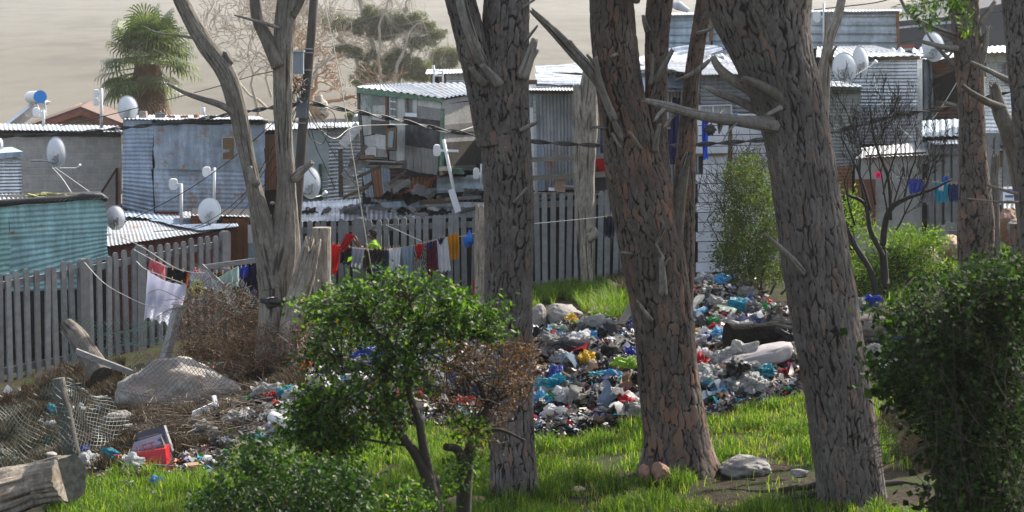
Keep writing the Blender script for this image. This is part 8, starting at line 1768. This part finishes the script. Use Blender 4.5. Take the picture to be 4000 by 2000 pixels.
SPEC = [ # name kind col pixel width label
 ('plastic_bag', 'royal blue', D1(440, 525), 190, 'big shiny blue plastic bag resting in the middle of the dump slope'), ('plastic_bag', 'green', D1(130, 1000), 170, 'bright green plastic bag at the lower left of the dump by the first pine'),
 ('plastic_bag', 'light blue', D1(750, 1020), 190, 'light blue plastic bag low on the dump above the red cloth'), ('plastic_bag', 'red', D1(930, 1065), 260, 'long red plastic sheet at the lower edge of the dump near the middle pine'),
 ('plastic_bag', 'turquoise', D1(410, 1160), 160, 'turquoise plastic bag touching the grass beside the grey clear bag'), ('plastic_bag', 'milky', D1(270, 1160), 240, 'large clear grey plastic bag at the bottom edge of the dump'),
 ('plastic_bag', 'milky', D1(190, 1260), 180, 'clear plastic bag lying lowest of all in the grass below the dump'), ('plastic_bag', 'turquoise', D1(830, 700), 140, 'crumpled turquoise bag upper right of the dark grey bag on the slope'),
 ('plastic_bag', 'turquoise', D1(640, 740), 190, 'flat turquoise bag right of the dark grey bag in the dump'), ('plastic_bag', 'grey', D1(510, 720), 170, 'dark grey bag with a tiny red mark in the middle of the dump'), ('plastic_bag', 'turquoise', D1(365, 785), 120, 'turquoise scrap of bag left of the dark grey bag'),
 ('plastic_bag', 'yellow', D1(375, 140), 190, 'bright yellow bag on the top ridge of the dump'), ('plastic_bag', 'lime', D1(440, 185), 120, 'lime green bag just below the yellow one on the ridge'), ('plastic_bag', 'pale green', D1(200, 245), 160, 'pale mint bag near the top left of the dump'),
 ('plastic_bag', 'royal blue', D1(975, 165), 150, 'dark blue bag on the ridge against the middle pine'), ('carton', 'brown', D1(140, 410), 270, 'torn brown cardboard box in the upper left of the dump'), ('plastic_bag', 'white', D1(430, 370), 300, 'big crumpled white sheet in the upper middle of the dump'),
 ('tub', 'turquoise', D1(232, 310), 80, 'turquoise plastic tub standing above the brown cardboard'), ('rag', 'beige', D1(430, 910), 150, 'pale beige crumpled paper sack in the lower middle dump'), ('rag', 'grey', D1(250, 910), 270, 'grey printed bag beside the beige paper sack'),
 ('rag', 'navy', D1(680, 940), 190, 'navy blue jeans thrown on the lower dump'), ('rag', 'maroon', D1(1000, 890), 250, 'maroon cloth sloping down toward the middle pine'), ('carton', 'grey', D1(950, 1000), 200, 'grey plastic crate low on the dump beside the middle pine'),
 ('board', 'grey', D1(1030, 970), 190, 'thick cream polystyrene strip leaning on the grey crate'), ('sack', 'brown' if False else 'cream', D1(1090, 1130), 0, ''), ('rag', 'black', D1(840, 480), 330, 'large black cloth heap right of the shiny blue bag'), ('rag', 'dark grey', D1(1030, 520), 200, 'dark grey plastic draped near the middle pine half way up'),
 ('board', 'grey', D1(190, 555), 380, 'grey plank lying across the dump left of the shiny blue bag'), ('plastic_bag', 'pink', D1(215, 700), 70, 'small pink rag hanging left in the dump'), ('rag', 'maroon', D1(640, 850), 110, 'small red cloth in the centre of the lower dump'),
 ('plastic_bag', 'light blue', D2(440, 120), 260, 'long light blue bag draped over the upper rubbish heap'), ('plastic_bag', 'white', D2(180, 90), 210, 'white lettered bag at the top of the upper rubbish heap'), ('plastic_bag', 'white', D2(200, 145), 130, 'white knotted bag below the lettered one on the upper heap'),
 ('plastic_bag', 'red', D2(80, 150), 100, 'red bag at the left of the upper heap beside the middle pine'), ('plastic_bag', 'light blue', D2(105, 60), 80, 'small blue bag topmost on the upper heap'), ('rag', 'dark grey', D2(640, 130), 230, 'dark grey jacket at the right top of the upper heap'), ('plastic_bag', 'black', D2(540, 170), 160, 'black bin bag hanging down the upper heap'),
 ('rag', 'grey', D2(370, 210), 170, 'grey diamond-patterned cushion cover in the upper heap'), ('rag', 'beige', D2(290, 250), 150, 'tan cardboard-like sheet leaning in the upper heap'), ('sack', 'pale green', D2(340, 375), 310, 'pale green pillow-like sack below the upper heap'),
 ('rag', 'brown', D2(890, 400), 230, 'dark brown blanket spread above the burnt log'), ('plastic_bag', 'light blue', D2(80, 460), 160, 'light blue bag hard against the middle pine right side'), ('plastic_bag', 'green', D2(245, 515), 120, 'bright green bag left of the burnt log'), ('plastic_bag', 'pale green', D2(865, 335), 80, 'small pale green bag behind the brown blanket'),
 ('plastic_bag', 'red', D2(370, 440), 80, 'small red bag between the pillow-like sack and the burnt log'), ('tub', 'white', D2(285, 430), 80, 'clear plastic tub in front of the pillow-like sack'), ('plastic_bag', 'red', D2(60, 770), 170, 'red plastic bag heap beside the middle pine half way down'),
 ('plastic_bag', 'milky', D2(500, 900), 420, 'long clear plastic sheet in front of the rolled mattress'), ('plastic_bag', 'royal blue', D2(775, 920), 170, 'deep blue bag right of the long clear sheet'), ('plastic_bag', 'black', D2(500, 1040), 340, 'wide black plastic bag below the long clear sheet'),
 ('bottle', 'white', D2(610, 955), 130, 'white bottle with a blue cap by the long clear sheet'), ('plastic_bag', 'lime', D2(300, 1020), 100, 'lime green bag left of the wide black plastic'), ('plastic_bag', 'turquoise', D2(230, 1130), 160, 'turquoise bag low on the right dump near the grass'), ('plastic_bag', 'white', D2(190, 1090), 250, 'white bag behind the low turquoise one'),
 ('carton', 'white', D2(545, 1130), 120, 'open white carton near the grass edge of the right dump'), ('plastic_bag', 'yellow', D2(380, 1090), 70, 'yellow packet in front of the wide black plastic'), ('plastic_bag', 'green', D2(230, 1245), 90, 'green packet at the grass edge beside the middle pine'), ('plastic_bag', 'turquoise', D2(120, 1240), 120, 'turquoise bag touching the right root of the middle pine'),
 ('rag', 'brown', D2(950, 1040), 190, 'brown shoes and cloth beside the leaning pine'), ('board', 'grey', D2(960, 820), 240, 'grey pipe-like pole poking out near the leaning pine'), ('plastic_bag', 'royal blue', (3398, 1203), 80, 'blue plastic bag sitting behind the fallen log right of the leaning pine'), ('plastic_bag', 'milky', (3358, 1208), 60, 'white bag beside the blue one right of the leaning pine'),
 ('plastic_bag', 'turquoise', (3360, 1240), 40, 'small turquoise scrap below the white and blue bags at right'), ('plastic_bag', 'royal blue', (3510, 1388), 80, 'blue bag by the grey rock right of the leaning pine'), ('plastic_bag', 'orange', (3517, 1415), 35, 'orange scrap beside the blue bag at right'), ('plastic_bag', 'turquoise', (3430, 1575), 70, 'turquoise bag in the grass right of the leaning pine'),
 ('plastic_bag', 'milky', (3093, 1702), 55, 'white printed packet in the grass left of the leaning pine'), ('plastic_bag', 'white', (3065, 1770), 50, 'curled white scrap low in the grass left of the leaning pine'), ('rag', 'white', (3468, 1195), 0, ''),
 ('plastic_bag', 'white', DL(955, 975), 180, 'white bag spread under the red box'), ('plastic_bag', 'white', DL(640, 955), 180, 'white bag heap between the sawn log and red box'), ('carton', 'brown', DL(1410, 1000), 160, 'open brown cardboard box right of the red box'), ('carton', 'white', DL(885, 1100), 150, 'white carton lying in the grass below the red box'),
 ('plastic_bag', 'light blue', DL(1125, 1105), 110, 'blue and white packet in the grass below the red box'), ('tub', 'milky', DL(1110, 1195), 80, 'clear container lowest in the left grass'), ('plastic_bag', 'milky', DL(1460, 740), 180, 'clear bag heap above the brown vines'), ('plastic_bag', 'milky', DL(1700, 660), 200, 'white and clear bag at the left end of the dump'),
 ('plastic_bag', 'green', DL(1790, 505), 70, 'bright green balloon-like bag near the vine heap'), ('plastic_bag', 'white', DL(805, 412), 80, 'white scrap between the netting and the huge boulder'), ('tub', 'white', DL(870, 525), 65, 'white paper cup below the huge boulder'), ('plastic_bag', 'white', DL(1010, 560), 80, 'red and white packet below the huge boulder'),
 ('plastic_bag', 'royal blue', DL(742, 780), 60, 'blue bag hanging on the netting above the white litter'), ('plastic_bag', 'milky', DL(860, 740), 60, 'white scrap hooked in the netting above the red box'), ('carton', 'white', DL(290, 660), 70, 'white carton behind the silvery netting'), ('sack', 'milky', DL(220, 730), 95, 'cream bottle-like sack behind the netting'), ('plastic_bag', 'white', DL(120, 735), 60, 'white bag at far left behind the netting'),
 ('plastic_bag', 'white', DL(365, 705), 100, 'flat white sheet left of the dark post'), ('plastic_bag', 'orange', DL(335, 738), 30, 'small orange cap in the litter left of the dark post'), ('bottle', 'light blue', DL(1570, 870), 60, 'small blue bottle standing right of the red box'),
 ('plastic_bag', 'milky', DM(60, 475), 190, 'rounded clear bag near the top left end of the middle dump'), ('plastic_bag', 'yellow', DM(30, 570), 80, 'yellow bag at the left end of the middle dump'), ('plastic_bag', 'red', DM(140, 535), 70, 'red and white packet in the left end of the middle dump'), ('plastic_bag', 'green', DM(300, 740), 70, 'green packet right of the white tube'), ('plastic_bag', 'red', DM(40, 860), 90, 'red packet in the grass behind the low front bush'),
 ('plastic_bag', 'red', DM(1490, 545), 150, 'red bag seen through the withered bush left of the first pine'), ('plastic_bag', 'white', DM(1360, 1105), 90, 'white bag in the grass between the foreground bushes'), ('plastic_bag', 'green', DM(690, 395), 110, 'green bag glimpsed through the leafy bush'), ('plastic_bag', 'royal blue', DM(1590, 455), 90, 'dark blue bag left of the first pine trunk'),
 ('carton', 'white', DM(395, 22), 65, 'small white carton beside the twin dead tree base'), ('plastic_bag', 'turquoise', DM(345, 140), 60, 'torn turquoise bag hanging at the twin dead tree base'), ('rag', 'beige', DM(320, -40), 0, '')]
occ = []
for k, (kind, col, (px, py), wd, lb) in enumerate(SPEC):
    if not lb: continue
    q = gp(px, py + wd / 2.741 * .10 if px > 2100 else py + wd / 1.84 * .1); sc = 2.741 if 2100 < px < 2560 and py < 1700 else 2.477 if 2600 < px < 3120 else 1.84 if px < 2000 else 1.0
    s_ = S(wd / sc, q[1]) * (.95 if kind in ('plastic_bag', 'rag') else .85)
    lift = .03 + (.06 if 1250 < py < 1640 and px > 2090 else 0)
    o = rub(kind, col, q + (0, 0, lift), s_, k + 3, (k * 2.4) % 6.28, tilt=(-.35 if kind == 'rag' else .1 * math.sin(k)))
    tag(o, lb, CATN[kind]); occ.append((q[0], q[1]))
def lettering(par, text, at, size, mat, roll=0, tilt=0, name='lettering'):
    cu = bpy.data.curves.new(name, 'FONT'); cu.body = text; cu.size = size; cu.extrude = .003; cu.align_x = 'CENTER'
    to = bpy.data.objects.new(name, cu); COL.objects.link(to); m2 = bpy.data.meshes.new_from_object(to.evaluated_get(bpy.context.evaluated_depsgraph_get())); bpy.data.objects.remove(to)
    o = bpy.data.objects.new(name, m2); m2.materials.clear(); m2.materials.append(mat); COL.objects.link(o); bpy.context.view_layer.update()
    o.parent = par; o.matrix_world = Matrix.Translation(Vector(at)) @ Matrix.Rotation(roll, 4, 'Y') @ Matrix.Rotation(PI / 2 + tilt, 4, 'X'); return o
pp_ = [o for o in COL.objects if o.get('label', '').startswith('white lettered bag')][0]
lettering(pp_, 'ICE', np.array(pp_.location) + (.03, -.24, .13), .12, BLACKT, .35)
ZONES = [('in the main dump between the first and middle pines', [(2095, 1300), (2250, 1285), (2480, 1290), (2520, 1450), (2560, 1640), (2420, 1650), (2250, 1690), (2130, 1700), (2095, 1650)], 200),
 ('in the rubbish between the middle and leaning pines', [(2700, 1300), (2720, 1180), (2800, 1130), (2950, 1150), (3000, 1230), (3110, 1270), (3120, 1500), (2950, 1550), (2740, 1590), (2700, 1500)], 170),
 ('in the rubbish behind the leafy bush', [(1180, 1340), (1500, 1310), (2060, 1310), (2080, 1600), (1700, 1640), (1400, 1600), (1180, 1500)], 130),
 ('in the rubbish left of the leafy bush', [(860, 1640), (1000, 1540), (1180, 1500), (1300, 1620), (1180, 1740), (900, 1790), (740, 1800)], 110),
 ('among the dry stems on the far left', [(0, 1560), (350, 1560), (480, 1650), (800, 1760), (560, 1820), (0, 1790)], 55),
 ('on the dark ground right of the leaning pine', [(3400, 1380), (3480, 1360), (3700, 1420), (3640, 1460), (3420, 1450)], 10)]
KC = [('plastic_bag', 'white', 3), ('plastic_bag', 'milky', 5), ('plastic_bag', 'black', 6.5), ('plastic_bag', 'grey', 3), ('plastic_bag', 'turquoise', 2.5), ('plastic_bag', 'royal blue', 1.8), ('plastic_bag', 'green', .8), ('plastic_bag', 'lime', .5), ('plastic_bag', 'yellow', .8), ('plastic_bag', 'red', 1.6), ('plastic_bag', 'light blue', 1.2),
 ('rag', 'dark grey', 6), ('rag', 'black', 5), ('rag', 'navy', 2.5), ('rag', 'brown', 4), ('rag', 'grey', 4), ('rag', 'maroon', 1.4), ('rag', 'beige', 2.5), ('rag', 'blue grey', 2.5), ('rag', 'white', 1.8), ('carton', 'white', 2.2), ('carton', 'brown', 1.6), ('bottle', 'milky', 1.5), ('bottle', 'green', .6), ('tub', 'white', 1.4), ('board', 'grey', .8)]
g = np.random.default_rng(99); wts = np.array([k[2] for k in KC]); wts = wts / wts.sum(); cnt = {}; nm2 = {'plastic_bag': 'plastic bag', 'rag': 'rag', 'carton': 'carton', 'bottle': 'bottle', 'tub': 'plastic tub', 'board': 'board', 'sack': 'sack'}
ADJ = {'plastic_bag': 'crumpled', 'rag': 'crumpled', 'carton': 'open', 'bottle': 'empty', 'tub': 'round', 'board': 'short'}
for zi, (zn, poly, n) in enumerate(ZONES):
    poly = np.array(poly, float); x0, y0 = poly.min(0); x1, y1 = poly.max(0); m = 0
    while m < n:
        px, py = g.uniform(x0, x1), g.uniform(y0, y1)
        if not inpoly(np.array([px]), np.array([py]), poly)[0]: continue
        kind, col, _ = KC[g.choice(len(KC), p=wts)]
        if kind in ('plastic_bag', 'rag') and cnt.get(kind, 0) > 270: continue
        cnt[kind] = cnt.get(kind, 0) + 1
        q = gp(px, py); s_ = float(g.uniform(.13, .42) if g.random() < .75 else g.uniform(.10, .2)) * {'plastic_bag': 1, 'rag': 1.35, 'carton': .8, 'bottle': .75, 'tub': .5, 'board': 1.3}[kind] * (1 if zi < 3 else .8)
        if zi == 4: s_ *= .75
        o = rub(kind, col, q + (0, 0, float(g.uniform(-.02, .12 if zi < 3 else .05))), s_, int(g.integers(0, 6)), float(g.uniform(0, 6.28)), tilt=float(g.normal(-.1, .3)))
        tag(o, f'{ADJ[kind]} {col} {nm2[kind]} {zn}', CATN[kind], f'{col} {nm2[kind]}s {zn}'); m += 1
def litter(label, poly, n, smin, smax, hmax, seed, cols):
    g = np.random.default_rng(seed); poly = np.array(poly, float); x0, y0 = poly.min(0); x1, y1 = poly.max(0)
    X, Y = [], []
    corners = np.array([gp(a, b) for a, b in poly]); bx0, by0 = corners[:, 0].min(), corners[:, 1].min(); bx1, by1 = corners[:, 0].max(), corners[:, 1].max()
    x = g.uniform(bx0 - .5, bx1 + .5, n * 3); y = g.uniform(by0 - .5, by1 + .5, n * 3); z = gz(x, y); px, py = proj(np.c_[x, y, z])
    k = inpoly(px + 30 * vn(px / 40, py / 25, s=5), py + 18 * vn(px / 30, py / 20, s=6), poly); x, y, z = x[k][:n], y[k][:n], z[k][:n]; n = len(x)
    hp = hmax * np.clip(.5 + 1.3 * fbm(x * 1.2, y * 1.2, o=3, s=seed), 0, 1); z = z + g.uniform(0, 1, n) * hp
    s_ = g.uniform(smin, smax, n) * np.where(g.random(n) < .12, 1.8, 1); a = g.uniform(0, 2 * PI, n); tl = g.normal(0, .5, n); t2 = g.normal(0, .5, n)
    u = np.c_[np.cos(a), np.sin(a), tl] * s_[:, None]; v = np.c_[-np.sin(a), np.cos(a), t2] * (s_ * g.uniform(.35, .9, n))[:, None]; C = np.c_[x, y, z]
    pts = []
    for j in range(3):
        for i in range(3): pts.append(C + u * (i - 1) * .5 + v * (j - 1) * .5 + g.normal(size=(n, 3)) * s_[:, None] * .16)
    V = np.stack(pts, 1).reshape(-1, 3); b_ = np.arange(n)[:, None] * 9; q = np.concatenate([b_ + np.array([0, 1, 4, 3]), b_ + np.array([1, 2, 5, 4]), b_ + np.array([3, 4, 7, 6]), b_ + np.array([4, 5, 8, 7])])
    w = np.array([c[0] for c in cols]); ci = g.choice(len(cols), n, p=w / w.sum()); cc = np.array([c[1] for c in cols])[ci] * g.uniform(.7, 1.25, (n, 1)); cc = np.clip(cc, 0, .8)
    return tag(big_mesh('fine_litter', V, q, LITM, attr={'col': np.repeat(np.c_[cc, np.ones(n)], 9, axis=0)}), label, 'litter', kind='stuff')
t = NT('mixed_litter'); at = t.n('Attribute'); at.attribute_name = 'col'; t.B(Base_Color=at.outputs['Color'], Roughness=.5)
tr = t.n('BsdfTranslucent'); t.set(tr.inputs[0], at.outputs['Color']); mx_ = t.n('MixShader'); mx_.inputs[0].default_value = .25
t.t.links.new(t.b.outputs[0], mx_.inputs[1]); t.t.links.new(tr.outputs[0], mx_.inputs[2]); t.t.links.new(mx_.outputs[0], t.out.inputs[0]); LITM = t.m
LC = [(10, (.018, .017, .016)), (9, (.055, .048, .042)), (7, (.13, .11, .095)), (5, (.28, .26, .235)), (4.2, (.58, .58, .58)), (1, (.03, .28, .42)), (.8, (.03, .07, .35)), (.8, (.45, .03, .03)), (.3, (.05, .30, .10)), (.3, (.50, .34, .05)), (.2, (.45, .22, .30)), (3, (.17, .11, .065))]
MAIN = [(2060, 1262), (2480, 1268), (2640, 1255), (2700, 1150), (2790, 1100), (2960, 1110), (3010, 1200), (3130, 1225), (3330, 1250), (3360, 1420), (3140, 1545), (2920, 1590), (2740, 1640), (2480, 1655), (2300, 1690), (2130, 1735), (2060, 1700)]
litter('dense mass of fine mixed litter covering the dump slope between the pines', MAIN, 30000, .035, .11, .20, 1, LC)
litter('dense fine litter behind the large leafy bush', [(1120, 1350), (1300, 1310), (1900, 1290), (2080, 1290), (2080, 1680), (1750, 1660), (1400, 1640), (1280, 1720), (1120, 1780), (900, 1840), (700, 1850), (760, 1740), (880, 1620), (1050, 1500)], 26000, .03, .095, .14, 2, LC)
litter('scattered pale litter among dry stems on the left', [(-40, 1540), (300, 1500), (520, 1640), (820, 1760), (640, 1860), (300, 1850), (-40, 1800)], 2200, .02, .07, .05, 3, [(5, (.6, .6, .6)), (3, (.3, .28, .25)), (1, (.02, .3, .45)), (1, (.5, .03, .02)), (1, (.6, .2, .03)), (3, (.03, .03, .03))])
litter('thin litter strewn at the foot of the left fence and bramble', [(100, 1460), (500, 1440), (700, 1400), (1180, 1330), (1180, 1480), (950, 1560), (480, 1620), (300, 1500)], 1500, .02, .06, .04, 4, LC)
litter('scraps of litter on the ground right of the leaning pine', [(3380, 1330), (3500, 1340), (3760, 1400), (3700, 1480), (3400, 1460)], 900, .02, .07, .05, 5, LC)
V, Fc = blob((0, 0, 0), 1, 401, n=4, flat=(1, 1, 1), amp=.10, fr=1.2); a_, b_ = P(2815, 1430, 30.6), P(3095, 1365, 30.9); d_ = (b_ - a_) / 2; L_ = np.linalg.norm(d_); u_ = d_ / L_; w_ = np.cross(u_, (0, -1, 0)); 
V = np.sign(V) * np.abs(V) ** .55; V[:, 1:] *= (1 + .10 * fbm(V[:, 0] * 9, V[:, 1] * 3, V[:, 2] * 3, o=3, s=3) - .15 * (V[:, 0] < 0))[:, None]
V = (a_ + b_) / 2 + V[:, :1] * d_ + V[:, 1:2] * np.array([0, .32, 0]) + V[:, 2:3] * np.array([0, 0, .14]); simple('mattress', 'long dirty white rolled mattress lying in front of the burnt log', 'mattress', V, Fc, paint('stained_mattress_cloth', (.30, .275, .275), .9, .25, 2.5, dirt=(.10, .09, .08), bump=.6))
Yb = gp(600, 1836)[1] + .1
def PB_(x, y, Y): return P(x, y, Yb + Y - 29.1)
bx = thing('red_box', 'broken red box with dark grey panels tipped on its side in the litter', 'box', gp(600, 1830))
RB = paint('glossy_red_board', (.42, .012, .015), .35, .12, 3, dirt=(.25, .01, .012)); DB = paint('slate_grey_panel', (.055, .055, .075), .5, .15, 3)
mb = MB(); mb.prism([PB_(511, 1772, 29.3), PB_(645, 1752, 29.2), PB_(652, 1826, 29.1), PB_(578, 1832, 29.0)], (0, .35, 0)); mb.build('front_panel', RB, bx)
mb = MB(); mb.prism([PB_(511, 1770, 29.29), PB_(521, 1736, 29.5), PB_(632, 1701, 29.6), PB_(627, 1742, 29.3)], (0, .03, .02)); mb.build('lid', paint('faded_red_grey_panel', (.07, .07, .11), .85, .2, 3, spec=.1), bx)
mb = MB(); mb.prism([PB_(527, 1694, 29.9), PB_(640, 1662, 29.9), PB_(673, 1762, 29.7), PB_(660, 1800, 29.6), PB_(560, 1770, 29.8)], (.02, .04, 0)); mb.build('back_panel', DB, bx); lettering(bx, 'LET', PB_(575, 1768, 29.25), .17, paint('faded_red_letters', (.36, .05, .05), .7), -.30, -.35)
mb = MB(); mb.prism([PB_(628, 1703, 29.5), PB_(640, 1740, 29.3), PB_(655, 1822, 29.2), PB_(676, 1790, 29.6)], (.0, .03, 0)); mb.build('side_panel', paint('charcoal_inner_panel', (.03, .03, .035), .6), bx)
mb = MB(); mb.box(PB_(650, 1838, 28.9), (.42, .05, .14), ry=.08); tag(mb.build('board', DB), 'dark blue-grey broken board lying under the red box', 'board')
mb = MB(); a_, b_ = gp(1066, 1695) + (0, 0, .2), gp(1198, 1750) + (0, 0, .18); mb.tube([a_, b_], .085, n=16); tag(mb.build('white_tube', paint('grubby_white_tube', (.60, .59, .56), .6, .12, 4, dirt=(.3, .28, .26)), smooth=True), 'thick white tube lying at the grass edge left of the leafy bush', 'tube')
mb = MB(); mb.beam(P(2425, 1268, 35), P(2472, 1188, 35.4), .13, .03); tag(mb.build('plank', W_DARK), 'dark plank leaning up from the dump ridge to the left side of the middle pine', 'plank')
mb = MB(); mb.beam(P(2686, 1215, 35.5), P(2740, 1155, 36), .12, .05); tag(mb.build('plank', W_GREY), 'short grey plank slanting beside the middle pine at the upper heap', 'plank')
mb = MB(); mb.beam(P(2820, 1330, 32.5), P(2866, 1385, 32), .05, .05); tag(mb.build('batten', W_BROWN), 'thin brown batten sticking out of the rubbish before the burnt log', 'plank')
cloth('cloth', 'torn tan rag hanging from the twin dead tree low on its right', cm('tan_rag', (.36, .30, .24)), [(1175, 1222), (1200, 1225), (1205, 1290), (1182, 1300)], 35.2, seed=4, pegs=0, amp=.05); cloth('cloth', 'longer torn tan rag hanging below the short one at the dead tree', cm('tan_rag', (.36, .30, .24)), [(1135, 1290), (1182, 1270), (1185, 1345), (1150, 1340)], 35.2, seed=6, pegs=0, amp=.05)
V, Fc = blob(P(1075, 1180, 35.1), .11, 45, flat=(1.9, .6, .7), amp=.7); simple('plastic_bag', 'black plastic caught in the fork low on the twin dead tree', 'plastic bag', V, Fc, PLT['black'])
JR = [((1205, 845), 60, 'black', 'black plastic bag at the left of the junk roof'), ((1255, 838), 70, 'grey', 'folded grey plastic at the left of the junk roof'), ((1590, 770), 130, 'black', 'long dark tarpaulin on the upper junk roof'), ((1660, 766), 90, 'milky', 'pale plastic bundle on the upper junk roof'), ((1650, 832), 110, 'milky', 'silver crumpled plastic in the middle of the junk roof'), ((1600, 838), 100, 'black', 'black plastic in the middle of the junk roof above the fence'), ((1850, 772), 90, 'grey', 'grey plastic bundle at the right of the junk roof'), ((1500, 845), 90, 'grey', 'grey sheeting at the centre left of the junk roof'), ((1720, 858), 120, 'black', 'flat black plastic low on the right of the junk roof'), ((1380, 852), 110, 'grey', 'crumpled grey sheet over the fence left of the person')]
for k, ((x, y), w_, c_, lb) in enumerate(JR):
    Yr = 49.55 if y > 800 else 50.1; q = P(x, y + 4, Yr); o = rub('rag' if k % 3 else 'plastic_bag', 'black' if c_ == 'black' else ('grey' if c_ == 'grey' else 'white'), q, S(w_, Yr), 20 + k, k * 1.3, tilt=-.05, name='plastic_sheet'); tag(o, lb, 'plastic sheet')
STN = paint('roof_stone', (.26, .20, .15), .9, .3, 8, bump=.6)
for k, (x, y, w_, lb) in enumerate([(1178, 856, 30, 'brown stone at the left end of the junk roof'), (1272, 868, 16, 'small upright stone just above the fence'), (1422, 848, 26, 'triangular brown stone left on the junk roof above the person'), (1492, 836, 20, 'flat brown brick on the junk roof'), (1620, 822, 30, 'rounded ochre stone in the middle of the junk roof'), (1688, 826, 20, 'squarish ochre stone right of the rounded one'), (1550, 750, 34, 'ochre rubble stone beneath the broken balcony'), (1590, 750, 30, 'squarish rubble stone right of the ochre one'), (1714, 770, 24, 'pinkish round stone on the upper junk roof'), (1065, 792, 22, 'grey stone on the ledge by the pole'), (1205, 818, 16, 'little dark stone on the ribbed roof')]):
    rock(lb, x - w_ / 2, y - w_ * .35, x + w_ / 2, y + w_ * .35, 49.5 if y > 800 else 50, STN, 60 + k, depth=.3, name='stone', n=3, bury=.1)
for k, (a, c, Y_, w_, m_) in enumerate([((1640, 790), (1780, 784), 49.8, .1, W_BROWN), ((1400, 748), (1455, 712), 49.5, .08, W_DARK), ((1340, 772), (1440, 730), 49.3, .06, W_BROWN), ((1500, 722), (1600, 716), 49.2, .18, W_GREY), ((1540, 745), (1600, 706), 49.1, .1, W_GREY), ((1520, 720), (1586, 666), 49.0, .06, W_DARK), ((1320, 695), (1390, 715), 49.0, .15, W_LIGHT), ((1790, 828), (1880, 808), 49.4, .08, W_DARK), ((1880, 770), (1740, 778), 49.8, .06, W_GREY), ((1755, 668), (1810, 668), 49.3, .14, GREENP)]):
    mb = MB(); mb.beam(P(*a, Y_), P(*c, Y_ - .2), w_, .04, up=(0, 1, .4)); tag(mb.build('plank', m_), ['brown batten across the upper junk roof', 'dark plank propped below the balcony at far left', 'thin brown stick below the balcony', 'wide grey board under the balcony', 'grey board leaning on the rusty sheet', 'dark diagonal strut before the rusty wall', 'white board nailed across at the left of the balcony', 'dark plank on the right end of the junk roof', 'grey lath on the upper junk roof at right', 'small green board by the leaning antenna pole'][k], 'plank')
mb = MB(); mb.tube([P(3505, 1010, 39), P(3508, 962, 39)], [.33, .38], n=20); mb.tube([P(3508, 966, 39), P(3508, 958, 39)], [.40, .40], n=20); tag(mb.build('plastic_basin', paint('dark_green_basin', (.03, .07, .05), .4), smooth=False), 'large dark green basin half hidden in the bright shrub', 'basin')
for k, (x0, y0, x1, y1, lb) in enumerate([(3690, 870, 3745, 925, 'grey cement block leaning by the fluted wall'), (3700, 900, 3750, 930, 'flat cement block at the foot of the fluted wall'), (3680, 880, 3700, 925, 'upright grey slab left of the leaning cement block')]):
    mb = MB(); mb.box(P((x0 + x1) / 2, (y0 + y1) / 2, 42.3 - .3 * k), (S(x1 - x0, 42), .2, S(y1 - y0, 42)), ry=.25 * (1 - k)); tag(mb.build('cement_block', CONC), lb, 'block')
